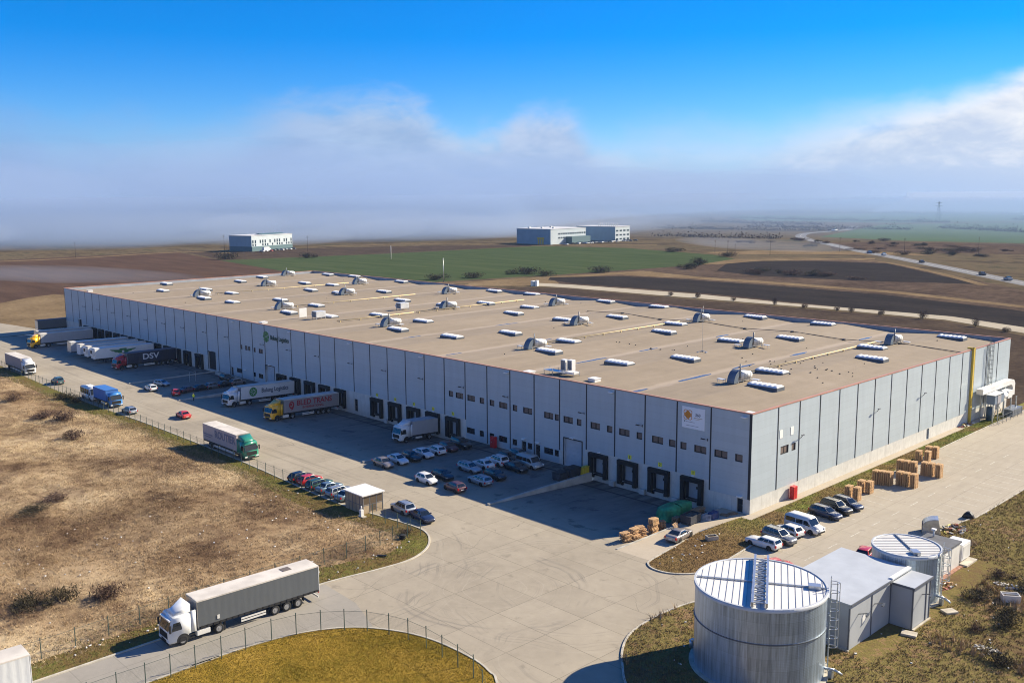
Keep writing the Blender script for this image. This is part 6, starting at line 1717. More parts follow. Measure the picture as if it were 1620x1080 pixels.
mb = MB(); mb.box((-.64, -.35, .122), (.64, .35, .42)); mb.build('soil', M_dark, root)
# bins and yellow drums at the retaining wall by the gate
root = empty('waste_bin', (-30.6, -6.4, 0), 0, 'black wheeled container by the low wall, second from the yellow drums', 'bin', 'dark bins at the low wall')
mb = MB(); mb.prism([(-.75, .15), (.75, .15), (.85, 1.15), (-.85, 1.15)], -1.0, 1.0, 'y'); mb.build('body', MC['bin_dark'], root)
mb = MB(); mb.box((-.9, -1.05, 1.151), (.9, 1.05, 1.24)); mb.build('lid', M_trim, root)
mb = MB(); mb.box((-.7, -.9, 0), (-.5, -.7, .149)); mb.box((.5, .7, 0), (.7, .9, .149)); mb.box((.5, -.9, 0), (.7, -.7, .149)); mb.box((-.7, .7, 0), (-.5, .9, .149)); mb.build('caster', M_trim, root)
b2 = copy_tree(root); b2.location = (-30.5, -3.7, 0); b2.scale = (1.0, 1.15, 1.2); tag(b2, 'black wheeled container by the low wall, right next to the yellow drums')
for i in range(3):
    root = empty('yellow_drum', (-29.9-.0*i, -2.1+.62*i, 0), 0, ['yellow plastic drum of three by the low wall, the one touching the black container', 'yellow plastic drum of three by the low wall, the middle one', 'yellow plastic drum of three by the low wall, closest to the dock wall'][i], 'drum', 'yellow drums at the low wall')
    mb = MB(); mb.box((-.32, -.27, 0), (.32, .27, 1.15)); mb.build('body', mat('drum_yellow', (0.62, 0.50, 0.05), .5), root, bevel=.06)
    mb = MB(); mb.box((-.36, -.29, 1.151), (.36, .29, 1.24)); mb.build('lid', mat('drum_yellow', (0, 0, 0)), root)
mb = MB(); mb.box((-155, -2.6, -.3), (-141.5, -2.3, .75)); tag(mb.build('low_wall', M_wallc), 'short concrete wall in front of the far car park windows', 'wall')
root = empty('lift_gantry', (-150.0, -11.0, 0), R_(10), 'thin steel goal-shaped frame standing on the far apron', 'frame')
mb = MB(); mb.box((-.05, -.9, 0), (.05, -.8, 2.4)); mb.box((-.05, .8, 0), (.05, .9, 2.4)); mb.build('post', M_steel, root)
mb = MB(); mb.box((-.05, -.9, 2.401), (.05, .9, 2.5)); mb.build('crossbar', M_steel, root)

# ================================================================== PERSON
def person(x, y, z, rz, label):
    mats = [mat('skin', (0.45, 0.28, 0.20), .6), mat('hivis', (0.72, 0.80, 0.04), .6), mat('work_trousers', (0.03, 0.035, 0.05), .8), mat('hair', (0.03, 0.022, 0.018), .8)]
    J = [(0,0,.95), (0,0,1.15), (0,0,1.38), (0,0,1.50), (0.01,0,1.60), (0.015,0,1.73), (0,.10,.90), (.06,.12,.48), (-.02,.12,.07), (.12,.13,.03), (0,-.10,.90), (-.08,-.12,.50), (-.20,-.12,.10), (-.08,-.13,.03), (0,.19,1.40), (-.03,.26,1.13), (.08,.25,.90), (.13,.24,.80), (0,-.19,1.40), (.02,-.27,1.14), (.14,-.24,.92), (.19,-.22,.82)]
    E = [(0,1),(1,2),(2,3),(3,4),(4,5),(0,6),(6,7),(7,8),(8,9),(0,10),(10,11),(11,12),(12,13),(2,14),(14,15),(15,16),(16,17),(2,18),(18,19),(19,20),(20,21)]
    Rr = [.15,.145,.16,.06,.085,.08,.10,.07,.05,.045,.10,.07,.05,.045,.075,.055,.042,.04,.075,.055,.042,.04]
    me = bpy.data.meshes.new('person'); me.from_pydata(J, E, []); me.update()
    o = bpy.data.objects.new('person', me); COL.objects.link(o)
    o.modifiers.new('skin', 'SKIN'); sk = me.skin_vertices[0].data
    for i, r in enumerate(Rr): sk[i].radius = (r, r*(1.15 if i in (0, 1, 2) else 1)); sk[i].use_root = (i == 0)
    o.modifiers.new('sub', 'SUBSURF').levels = 2; o.modifiers['sub'].render_levels = 2
    dg = bpy.context.evaluated_depsgraph_get(); ev = o.evaluated_get(dg); nm = bpy.data.meshes.new_from_object(ev)
    o.modifiers.clear(); o.data = nm; nm.materials.clear()
    for m in mats[:3]: nm.materials.append(m)
    for p in nm.polygons:
        c = p.center; p.use_smooth = True
        p.material_index = 2 if c.z < .95 and abs(c.y) < .22 else (0 if c.z > 1.50 or c.z < .93 else 1)
    o.location = (x, y, z); o.rotation_euler = (0, 0, rz)
    mb = MB(); n = 12
    g = [[(.015+math.cos(2*math.pi*i/n)*r, math.sin(2*math.pi*i/n)*r, zz) for i in range(n)] for r, zz in ((.105, 1.64), (.11, 1.72), (.085, 1.80), (.02, 1.825))]
    for a, b in zip(g, g[1:]):
        for i in range(n): mb.face([a[i], a[(i+1) % n], b[(i+1) % n], b[i]], 0, True)
    mb.build('hair', mats[3], o)
    mb = MB()
    g = [[(math.cos(2*math.pi*i/n)*r*.92, math.sin(2*math.pi*i/n)*r*1.25, zz) for i in range(n)] for r, zz in ((.185, .88), (.175, 1.1), (.19, 1.36), (.12, 1.47))]
    for a, b in zip(g, g[1:]):
        for i in range(n): mb.face([a[i], a[(i+1) % n], b[(i+1) % n], b[i]], 0, True)
    mb.build('vest', mats[1], o, recalc=True)
    tag(o, label, 'person')
person(-128.8, -20.9, 0, R_(120), 'worker in a bright yellow vest and dark trousers walking near the red hatchback')

# ================================================================== DRY FIELD, TUFTS AND SHRUBS
FIELD = [(-420, -300)] + nS + [(-21, -300)]
seg = np.array([p for p in nS], float)
def dist_line(P, S):
    d = np.full(len(P), 1e9)
    for a, b in zip(S, S[1:]):
        ab = b-a; t = np.clip(((P-a)@ab)/max(ab@ab, 1e-9), 0, 1); q = a+t[:, None]*ab
        d = np.minimum(d, np.hypot(*(P-q).T))
    return d
def inside(P, poly):
    poly = np.array(poly, float); c = np.zeros(len(P), bool); x, y = P[:, 0], P[:, 1]
    j = len(poly)-1
    for i in range(len(poly)):
        xi, yi, xj, yj = *poly[i], *poly[j]
        m = ((yi > y) != (yj > y)) & (x < (xj-xi)*(y-yi)/((yj-yi) or 1e-12)+xi); c ^= m; j = i
    return c
_g = np.random.default_rng(5)
def vnoise(P, sc, seed):
    r = np.random.default_rng(seed); T = r.random((128, 128)); q = P*sc; i = np.floor(q).astype(int); f = q-i; f = f*f*(3-2*f)
    a = T[i[:, 0] % 128, i[:, 1] % 128]; b = T[(i[:, 0]+1) % 128, i[:, 1] % 128]; c = T[i[:, 0] % 128, (i[:, 1]+1) % 128]; d = T[(i[:, 0]+1) % 128, (i[:, 1]+1) % 128]
    return a*(1-f[:, 0])*(1-f[:, 1])+b*f[:, 0]*(1-f[:, 1])+c*(1-f[:, 0])*f[:, 1]+d*f[:, 0]*f[:, 1]
def field_h(P):
    d = dist_line(P, seg)
    k = np.clip((d-2.0)/12, 0, 1); k = k*k*(3-2*k)
    return k*(.02+.60*vnoise(P, .07, 1)+.42*vnoise(P, .22, 2)+.28*vnoise(P, .6, 3)) - .06*(1-k)
gx = np.arange(-300, -20, 1.25); gy = np.arange(-170, -36, 1.25)
X, Y = np.meshgrid(gx, gy); P = np.stack([X.ravel(), Y.ravel()], 1)
ins = inside(P, FIELD); Z = field_h(P)
nx, ny = len(gx), len(gy)
okq = []
for j in range(ny-1):
    for i in range(nx-1):
        a = j*nx+i; q = (a, a+1, a+1+nx, a+nx)
        if ins[list(q)].all() and max(Z[list(q)]) > -.02: okq.append(q)
me = bpy.data.meshes.new('dry_field'); me.from_pydata(np.column_stack([P, Z+.03]).tolist(), [], okq); me.materials.append(M_rough)
me.polygons.foreach_set('use_smooth', [True]*len(me.polygons))
bm = bmesh.new(); bm.from_mesh(me); bmesh.ops.delete(bm, geom=[v for v in bm.verts if not v.link_faces], context='VERTS'); bm.to_mesh(me); bm.free()
o = bpy.data.objects.new('rough_field', me); COL.objects.link(o); struct(o)

def blade_mat(name, stops, sc=.06, rnd=.5, extra=None):
    m, t, b = newmat(name)
    geo = t.n('ShaderNodeNewGeometry')
    a = t.noise(geo.outputs['Position'], sc, 4, .6); c = t.noise(geo.outputs['Position'], .5, 4, .65)
    f = t.m('ADD', t.m('ADD', t.m('MULTIPLY', a, .65-rnd*.4), t.m('MULTIPLY', c, .35-rnd*.1)), t.m('MULTIPLY', geo.outputs['Random Per Island'], rnd*.5))
    cc = t.ramp(f, stops)
    if extra: cc = extra(t, geo.outputs['Position'], cc)
    t.put(b.inputs['Base Color'], cc); b.inputs['Roughness'].default_value = .9; b.inputs['Specular IOR Level'].default_value = .15
    return m
def tufts(name, P, Z, m, h=(.18, .5), w=.05, n=4, lean=.5, label=None, spread=.12):
    N = len(P); k = N*n
    base = np.repeat(np.column_stack([P, Z]), n, 0)
    base[:, :2] += _g.normal(0, spread, (k, 2))
    a = _g.random(k)*2*np.pi; hh = _g.uniform(*h, k); ww = w*_g.uniform(.6, 1.5, k)
    dx, dy = np.cos(a), np.sin(a); ln = np.abs(_g.normal(0, lean, k))*hh; b = _g.random(k)*2*np.pi
    v = np.empty((k, 3, 3))
    v[:, 0] = base+np.column_stack([dx*ww, dy*ww, np.full(k, -.03)]); v[:, 1] = base-np.column_stack([dx*ww, dy*ww, np.full(k, .03)])
    v[:, 2] = base+np.column_stack([np.cos(b)*ln, np.sin(b)*ln, hh])
    me = bpy.data.meshes.new(name); me.vertices.add(k*3); me.vertices.foreach_set('co', v.ravel())
    me.loops.add(k*3); me.loops.foreach_set('vertex_index', np.arange(k*3, dtype=np.int32))
    me.polygons.add(k); me.polygons.foreach_set('loop_start', np.arange(0, k*3, 3, dtype=np.int32)); me.polygons.foreach_set('loop_total', np.full(k, 3, np.int32))
    me.update(); me.validate(); me.materials.append(m)
    o = bpy.data.objects.new(name, me); COL.objects.link(o)
    return tag(o, None, None, None, 'stuff')
STRAW = [(.30, (0.13, 0.088, 0.055)), (.39, (0.26, 0.18, 0.112)), (.47, (0.44, 0.33, 0.20)), (.56, (0.60, 0.475, 0.30)), (.72, (0.72, 0.59, 0.40))]
M_blade = blade_mat('straw_blade', STRAW, .075, .2, field_extra)
M_gblade = blade_mat('green_blade', [(.28, (0.095, 0.072, 0.029)), (.45, (0.162, 0.130, 0.046)), (.6, (0.135, 0.163, 0.039)), (.8, (0.270, 0.247, 0.091))], .12)
M_wblade = blade_mat('waste_blade', [(.26, (0.092, 0.060, 0.034)), (.42, (0.175, 0.118, 0.062)), (.52, (0.202, 0.168, 0.060)), (.62, (0.294, 0.197, 0.107)), (.82, (0.460, 0.328, 0.206))], .08, .4)
M_oblade = blade_mat('ochre_blade', [(.28, (0.140, 0.110, 0.015)), (.43, (0.220, 0.160, 0.024)), (.55, (0.360, 0.240, 0.043)), (.75, (0.520, 0.360, 0.093))], .13, .3)
M_sblade = blade_mat('strip_blade', [(.26, (0.16, 0.105, 0.055)), (.44, (0.25, 0.175, 0.085)), (.56, (0.26, 0.20, 0.08)), (.68, (0.20, 0.25, 0.06)), (.8, (0.22, 0.33, 0.06))], .09, .4, strip_extra)
def sample(poly, bbox, n):
    P = np.column_stack([_g.uniform(bbox[0], bbox[1], n), _g.uniform(bbox[2], bbox[3], n)])
    return P[inside(P, poly)]
P1 = sample(FIELD, (-130, -21, -100, -37), 90000); P2 = sample(FIELD, (-290, -120, -75, -37), 50000)
P = np.vstack([P1, P2]); d = dist_line(P, seg); P = P[(d > 2.2) & (_g.random(len(P)) < np.clip(.35+1.3*(vnoise(P, .12, 11)-.25), .15, 1))]
tufts('dry_grass', P, field_h(P)+.03, M_blade, (.08, .32), .028, 6, 1.2)
Pv = sample(FIELD, (-160, -21, -100, -36.5), 90000); d = dist_line(Pv, seg); d=np.asarray(d); Pv = Pv[(d > .25) & (d < 9) & (_g.random(len(d)) < np.clip(1.6-d/5.5, 0, 1))]
tufts('verge_grass', Pv, np.maximum(field_h(Pv), 0)+.03, M_gblade, (.05, .22), .03, 3, .6)
CIRCP = cS + [(60, -160)]
Pl = sample(CIRCP, (-13.5, 20, -90, -55), 80000)
tufts('lawn_grass', Pl, np.full(len(Pl), .06), M_oblade, (.04, .12), .025, 3, .7, spread=.06)
WAST = i2S + [(70, 120), (70, -98)]
Pw = sample(WAST, (11, 66, -80, 60), 85000); d0 = np.hypot(Pw[:, 0]-24.4, Pw[:, 1]+36.9)
Pw = Pw[(d0 > 6.9) & ~((Pw[:, 0] > 21) & (Pw[:, 0] < 32) & (Pw[:, 1] > -29) & (Pw[:, 1] < 5))]
hw = vnoise(Pw, .2, 21)
tufts('waste_grass', Pw, np.full(len(Pw), .06), M_wblade, (.06, .26), .035, 4, .7)
Pw2 = Pw[(hw > .68)][:4000]
tufts('tall_dry_grass', Pw2, np.full(len(Pw2), .06), M_blade, (.3, .9), .05, 6, .6)
STRIP = [(1.5, 100), (1.5, -2.0), (-.1, -2.0), (-1.0, -9.9), (.9, -22.5)] + i1S[3:]
Ps = sample(STRIP, (-1.2, 8, -25.3, 96), 40000)
tufts('strip_grass', Ps, np.full(len(Ps), .06), M_sblade, (.04, .16), .03, 3, .6)

def shrub_mb(seed, n=900, r=1.0, h=1.2, w=.028):
    r_ = np.random.default_rng(seed); mb = MB()
    lob = [(r_.normal(0, .45), r_.normal(0, .45), r_.uniform(.45, .9)) for _ in range(6)]
    for i in range(n):
        lx, ly, lr = lob[r_.integers(len(lob))]
        a = r_.random()*6.28; q = r_.random()**.5*lr*r; t = r_.random()**.7
        px, py, pz = lx*r+math.cos(a)*q*(.6+.4*t), ly*r+math.sin(a)*q*(.6+.4*t), t*h*(1-.45*(q/(lr*r))**2)*(lr+.25)
        d = Vector((r_.normal(), r_.normal(), abs(r_.normal())+.3)).normalized()*r_.uniform(.12, .34)*h; s = Vector((r_.normal(), r_.normal(), r_.normal()*.3)).normalized()*w*r_.uniform(.6, 1.6)
        p = Vector((px, py, pz)); mb.face([p-s, p+s, p+d])
    st = MB()
    for i in range(9):
        lx, ly, lr = lob[i % len(lob)]
        st.bar((lx*.15, ly*.15, -.1), (lx*r*.8+r_.normal()*.1, ly*r*.8+r_.normal()*.1, h*lr*.8), .035, .035)
    return mb, st
M_shr = blade_mat('shrub_twig', [(.3, (0.045, 0.028, 0.024)), (.5, (0.085, 0.052, 0.04)), (.7, (0.13, 0.085, 0.055))], .3, .6)
M_shrd = blade_mat('dark_shrub_twig', [(.3, (0.022, 0.020, 0.014)), (.5, (0.045, 0.038, 0.022)), (.7, (0.08, 0.065, 0.035))], .3, .6)
M_stem = mat('shrub_stem', (0.07, 0.05, 0.04), .9)
SH = []
for k in range(3):
    for mt in (M_shr, M_shrd):
        SH.append((k, mt, None))
shr_cache = {}
def shrub(x, y, z, s, hs, kind, dark, label, group):
    key = (kind, dark)
    if key not in shr_cache:
        mb, st = shrub_mb(40+kind); root = empty('shrub')
        mb.build('foliage', M_shrd if dark else M_shr, root, recalc=False); st.build('stem', M_stem, root); shr_cache[key] = root; o = root
    else: o = copy_tree(shr_cache[key])
    o.location = (x, y, z); o.scale = (s, s, hs); o.rotation_euler = (0, 0, rng.uniform(0, 6))
    return tag(o, label, 'shrub', group)
gS = 'dark shrubs in the dry field'
for i, (x, y, s, h, dk, lab) in enumerate((
    (-127, -49.5, 2.2, 1.5, 0, 'reddish shrub in the dry field level with the blue lorry'), (-111, -52.6, 2.0, 1.5, 0, 'reddish shrub halfway between the blue and green lorries'), (-133, -51.5, 2.4, .9, 0, 'flat dark shrub left of the reddish ones'),
    (-154, -51, 1.6, 1.1, 0, 'small shrub at the left edge of the dry field'), (-35.6, -80.6, 1.7, 1.3, 1, 'dark shrub behind the cab of the white lorry'), (-37.4, -83.4, 1.9, 1.1, 1, 'low dark shrub nearest the photo corner trailer'), (-33.8, -76.4, 1.5, 1.3, 0, 'brownish shrub at the fence near the white lorry cab'),
    (-75, -68.8, 2.2, .7, 0, 'flat brownish shrub in the middle of the dry field'), (-71, -72.4, 2.3, .6, 1, 'flat dark shrub in the middle of the dry field'), (-27.9, -39.3, .75, .8, 0, 'round brown shrub in the fence corner at the road bend'), (-152, -40.8, 1.8, 1.6, 1, 'dark shrub at the fence behind the minibus'), (-146, -40.2, 1.5, 1.3, 1, 'dark shrub at the fence beside the minibus'))):
    shrub(x, y, float(field_h(np.array([[x, y]]))[0])-.02, s, h, i % 3, dk, lab, gS)
mb = MB(); mb.cyl((0, 0, .02), (0, 0, .32), .42, 16); mb.cyl((.1, .05, .33), (.1, .05, .6), .40, 16); o = mb.build('tyre_pile', M_tyre); o.location = (-26.9, -40.6, .04); tag(o, 'two old black tyres lying in the fence corner at the road bend', 'tyres')
gW = 'brush clumps on the waste ground'
for i, (x, y, s, h, dk, lab) in enumerate(((33.2, -6.4, 1.5, .9, 1, 'dark brush clump behind the slab in the waste ground'), (36.8, -9.0, 1.3, .9, 1, 'dark brush clump below the white trough'), (38.2, -11.6, 1.4, 1.0, 1, 'darkest brush clump near the right photo edge'), (36.4, -.2, 1.9, .9, 1, 'dark brush mound above the white trough'), (33.0, 2.0, 1.2, .7, 0, 'reddish brush beside the rubble strip'), (40.5, -20.5, 1.4, 1.0, 1, 'black brush clump at the bottom right corner'), (36.2, -14.8, .8, .6, 0, 'small reddish brush in the waste ground'))):
    shrub(x, y, .05, s, h, i % 3, dk, lab, gW)
for x, y, rz, lab in ((31.9, -20.6, 15, 'square concrete slab on the grass in front of the pump house annex'), (32.6, -12.3, 60, 'square concrete slab on the grass beside the smaller tank')):
    mb = MB(); mb.box((-.75, -.55, 0), (.75, .55, .22)); o = mb.build('concrete_slab', M_found, bevel=.03); o.location = (x, y, .06); o.rotation_euler = (0, 0, R_(rz)); tag(o, lab, 'slab', 'concrete slabs by the pump house')
root = empty('plastic_trough', (36.1, -4.6, .08), R_(35), 'white rectangular box trough dumped among the brush', 'trough')
mb = MB(); mb.box((-.9, -.6, 0), (.9, .6, .1)); mb.box((-.9, -.6, .101), (-.82, .6, .8)); mb.box((.82, -.6, .101), (.9, .6, .8)); mb.box((-.819, -.6, .101), (.819, -.52, .8)); mb.box((-.819, .52, .101), (.819, .6, .8)); mb.build('shell', M_junk[0], root)
mb = MB(); mb.box((-.85, -.03, .801), (.85, .03, .84)); mb.build('brace', M_steel, root)
heap('rubble_heap', 35.0, -.6, 2.0, .8, 34, 'strip of pale broken rubble above the white trough', 'rubble heap', [M_junk[0], M_junk[1], M_found], (.08, .3), .05, .4)
heap('rubble_heap', 38.8, -18.6, 1.4, 1.2, 26, 'broken grey rubble at the bottom right corner by the black brush', 'rubble heap', [M_junk[0], M_junk[1], M_found], (.08, .3), .05, .35)
heap('rubble_heap', 29.6, -5.4, .9, 1.6, 30, 'reddish brick rubble between the smaller tank and the hut', 'rubble heap', [M_junk[3], M_junk[2], M_junk[0]], (.08, .24), .05, .35)
# litter: small pale scraps
mb = MB(); r = random.Random(3)
for k in range(300):
    c = r.random()
    if c < .42: x, y = r.uniform(12, 42), r.uniform(-45, 30)
    elif c < .50: x, y = r.uniform(-1, 5), r.uniform(-24, -8)
    else: x, y = r.choice((r.uniform(-26, -22), r.uniform(-60, -27))), r.uniform(-84, -40)
    if math.hypot(x-24.4, y+36.9) < 7: continue
    p = np.array([[x, y]])
    if not (inside(p, WAST)[0] or inside(p, FIELD)[0] or inside(p, STRIP)[0]): continue
    z = .1 + (max(0, float(field_h(p)[0])) if x < -20 else 0); s = r.uniform(.03, .12)
    mb.box((-s, -s*.7, -.02), (s, s*.7, .04+s*.3), r.randrange(2), Matrix.Translation((x, y, z)) @ Matrix.Rotation(r.uniform(0, 3), 4, 'Z') @ Matrix.Rotation(r.uniform(-.4, .4), 4, 'X'))
tag(mb.build('litter', [M_junk[0], M_white_p]), kind='stuff')
mb = MB(); mb.bar((-24.2, -46.6, .15), (-23.2, -45.9, .2), .22, .16); o = mb.build('dark_plank', M_dframe); tag(o, 'dark broken plank lying on the verge by the road bend', 'plank')
# ================================================================== FAR BACKGROUND
M_fwall = mat('far_wall_white', (0.44, 0.50, 0.54), .6, var=.05, vscale=.2)
M_fblue = mat('far_wall_blue', (0.20, 0.31, 0.40), .5, var=.06, vscale=.2)
M_fteal = mat('far_wall_teal', (0.075, 0.14, 0.16), .6)
M_fglass = mat('far_glass', (0.03, 0.05, 0.065), .2)
M_froof = mat('far_roof', (0.56, 0.57, 0.58), .7)
def far_building(name, B, ang, wl, wr, h, label, side, rows, base=0.0, group=None):
    """near corner B; the left face runs back-left, the right face back-right"""
    root = empty(name, (B[0], B[1], -.1), R_(ang), label, 'building', group)      # local -x: left face, local +y: right face
    mb = MB(); mb.box((-wl, 0, -.5), (0, wr, h)); mb.build('wall', M_fwall, root)
    mb = MB(); mb.box((-wl+.1, -.25, base), (-.05, -.004, h-.3)); mb.build('shade_face', side, root)  # face turned from the sun, its blue shade put into the colour
    mb = MB(); mb.box((-wl-.2, -.4, h), (.3, wr+.2, h+.35)); mb.build('roof', M_froof, root)
    if base > 0:
        mb = MB(); mb.box((-wl+.05, -.3, -.4), (.0, -.005, base-.01)); mb.box((.004, .05, -.4), (.3, wr-.1, base)); mb.build('plinth', M_fteal, root)
    for z, n, w, hh, skip in rows:
        for i in range(n):
            if i in skip: continue
            y = wr*(i+.5)/n
            mb = MB(); mb.box((.005, y-w/2, z), (.12, y+w/2, z+hh)); mb.build('window', M_fglass, root)
    return root
r1 = far_building('office_building', (-641, 274), 19, 24, 50, 12.6, 'white hall with a blue-shaded end wall and teal base far beyond the ploughed field', M_fblue, [(6.6, 17, 1.3, 2.6, (2, 6, 8, 12, 15)), (4.4, 17, 1.3, 1.7, (2, 3, 7, 9, 13))], base=4.0)
mb = MB(); mb.mesh([(-14, 18, 12.96), (-4, 18, 12.96), (-4, 46, 12.96), (-14, 46, 12.96), (-9, 18, 14.0), (-9, 46, 14.0)], [(0,1,4), (1,2,5,4), (2,3,5), (3,0,4,5)]); mb.build('roof_ridge', M_fteal, r1)
r2 = far_building('factory_building', (-526, 505), 5, 40, 52, 13.6, 'long white factory block with a blue-shaded end wall and yellow gate beyond the green field', M_fblue, [(8.6, 15, 2.2, 1.4, (0, 1, 2)), (5.0, 15, 2.2, 1.4, (0, 1, 2))])
mb = MB()
for a in (-14.6, -12.0, -9.4): mb.box((a, -.5, .3), (a+1.5, -.255, 6.0))
mb.box((-15.2, -.55, 4.6), (-7.3, -.251, 6.2)); mb.build('yellow_gate', M_yellow, r2)
mb = MB(); mb.box((.3, 22, -.5), (7, 50, 6.5)); mb.build('entrance_block', M_fteal, r2)
for x, y in ((-30, 6), (-18, 10), (-8, 14), (-24, 30)):
    mb = MB(); mb.box((x-1, y-1, 13.96), (x+1, y+1, 15.3)); mb.build('roof_unit', M_froof, r2)
r3 = far_building('factory_building', (-521, 588), 5, 46, 24, 13.6, 'second blue-shaded factory block with rooftop stacks right of the yellow gate block', M_fblue, [(9.2, 4, 3.6, 1.4, ()), (5.2, 4, 3.6, 1.4, ()), (1.4, 4, 3.6, 1.4, ())])
for k in range(11):
    mb = MB(); x = -24+k*2.2; mb.cyl((x, 6, 13.96), (x, 6, 17.2 if k % 3 else 15.8), .35, 8); mb.build('stack', M_froof, r3)
# tiny parked cars by the far buildings
fcol = [mat('far_car_'+n, c, .4) for n, c in (('white', (.7, .7, .7)), ('dark', (.04, .045, .05)), ('red', (.42, .06, .05)), ('blue', (.06, .12, .25)), ('silver', (.35, .37, .4)))]
fc0 = None
def far_car(x, y, deg, ci, label, group, s=1.0):
    global fc0
    if fc0 is None:
        mb = MB(); mb.prism([(-2.2, .3), (-2.2, .9), (-1.7, 1.0), (1.1, .95), (2.1, .75), (2.2, .3)], -.88, .88, 'y', 0)
        mb.prism([(-1.7, 1.0), (-1.2, 1.42), (.3, 1.45), (1.05, .96)], -.74, .74, 'y', 1)
        for sx in (-1.35, 1.35): mb.cyl((sx, -.9, .32), (sx, .9, .32), .32, 10, 1)
        fc0 = mb.build('far_car', [fcol[0], M_cglass]); o = fc0
    else: o = fc0.copy(); COL.objects.link(o)
    o.location = (x, y, -.08); o.rotation_euler = (0, 0, R_(deg)); o.scale = (s,)*3
    o.material_slots[0].link = 'OBJECT'; o.material_slots[0].material = fcol[ci]
    return tag(o, label, 'car', group)
for i in range(9):
    far_car(-634-1.6*i+rng.uniform(-1, 1), 279+4.6*i, 20, [0, 0, 2, 1, 1, 0, 4, 0, 1][i], 'tiny car parked in the row before the far white hall', 'tiny cars by the far hall')
root = empty('box_lorry', (-636, 285, -.08), R_(110), 'small white box lorry parked before the far white hall', 'lorry')
mb = MB(); mb.box((-5, -1.2, .9), (1.5, 1.2, 3.6)); mb.build('cargo_box', fcol[0], root)
mb = MB(); mb.prism([(1.6, .5), (1.6, 2.6), (2.8, 2.6), (3.4, 1.5), (3.4, .5)], -1.1, 1.1, 'y'); mb.build('cab', fcol[0], root)
mb = MB()
for sx in (-3.6, 2.4): mb.cyl((sx, -1.15, .45), (sx, 1.15, .45), .45, 10)
mb.build('wheel', M_tyre, root)
for i in range(34):
    t = i/33; jx, jy = rng.uniform(-5, 5), rng.uniform(-3, 3)
    far_car(-513-8*abs(t-.5)+jx, 512+95*t+jy, rng.choice((10, 95, 100, 5)), rng.choice((0, 1, 4, 0, 1, 3)), 'tiny car in the crowded car park before the far factory', 'tiny cars by the far factory')
gH = 'vehicles on the far highway'
for x, y, d, ci, lab, s in ((-240, 550, 131, 0, 'white car on the highway nearest the bend', 1.3), (-259, 567, 131, 3, 'blue van-like car on the highway behind the white one', 1.4), (-190, 497, -49, 1, 'dark car in the middle of the visible highway', 1.2), (-127, 427, -49, 1, 'dark car on the highway near the right photo edge', 1.25), (-106, 404, 131, 4, 'silver car on the highway closest to the right photo edge', 1.35), (-478, 930, 95, 0, 'white lorry-sized vehicle on the distant highway curve', 2.2)):
    o = far_car(x, y, d, ci, lab, gH, s); o.location.z = -.04
# poles, masts
def pole(x, y, h, label, arm=True, mt=None, r=.14):
    root = empty('utility_pole', (x, y, -.1), rng.uniform(0, 3), label, 'pole', 'poles in the far fields')
    mb = MB(); mb.cyl((0, 0, -.3), (0, 0, h), r, 8, r2=r*.6); mb.build('mast', mt or M_stem, root)
    if arm:
        mb = MB(); mb.box((-1.0, -.07, h-.8), (1.0, .07, h-.65)); mb.box((-.7, -.07, h-1.7), (.7, .07, h-1.55)); mb.build('crossarm', mt or M_stem, root)
for x, y, h, lab in ((-672, 146, 12, 'dark pole at the left edge beyond the ploughed field'), (-657, 258, 14, 'pole standing before the far white hall'), (-605, 304, 13, 'pole right of the far white hall'), (-347, 498, 10, 'leftmost of the poles beside the green field end'), (-341, 506, 10, 'second of the poles beside the green field end'), (-315, 476, 9, 'third of the poles beside the green field end'), (-300, 498, 11, 'tallest pole near the burnt field'), (-285, 572, 11, 'pole left of the highway bend'), (-244, 592, 11, 'pole right of the highway bend'), (-191, 592, 13, 'pole among the far scrub at the right')):
    pole(x, y, h, lab)
pole(-313, 204, 12.5, 'pale steel mast just behind the warehouse', True, M_steel, .2)
pole(-478, 293, 9.5, 'white pole standing in the green field', False, M_white_p, .22)
root = empty('lattice_pylon', (-513, 1301, -.1), R_(40), 'tall lattice pylon on the horizon at the right', 'pylon')
mb = MB()
for s in (-1, 1):
    for q in (-1, 1): mb.bar((s*3.2, q*3.2, 0), (s*.4, q*.4, 30), .22, .22)
for k in range(6):
    z = k*5; w = 3.2-2.8*z/30; w2 = 3.2-2.8*(z+5)/30
    for q in (-1, 1): mb.bar((-w, q*w, z), (w2, q*w2, z+5), .12, .12); mb.bar((w, q*w, z), (-w2, q*w2, z+5), .12, .12)
mb.build('tower', M_steeld, root)
mb = MB(); mb.box((-5, -.2, 24), (5, .2, 24.5)); mb.box((-4, -.2, 28), (4, .2, 28.4)); mb.build('arm', M_steeld, root)
root = empty('roadside_kiosk', (-263, 221, -.05), R_(25), 'small white kiosk with a blue side at the end of the back road', 'kiosk')
mb = MB(); mb.box((-1.6, -1.4, 0), (-.2, 1.4, 2.5)); mb.box((.5, -1.4, 0), (1.7, 1.4, 2.7)); mb.build('cabin', M_white_p, root)
mb = MB(); mb.box((-.199, -1.2, 0), (.499, 1.2, 2.2)); mb.build('link', M_fblue, root)
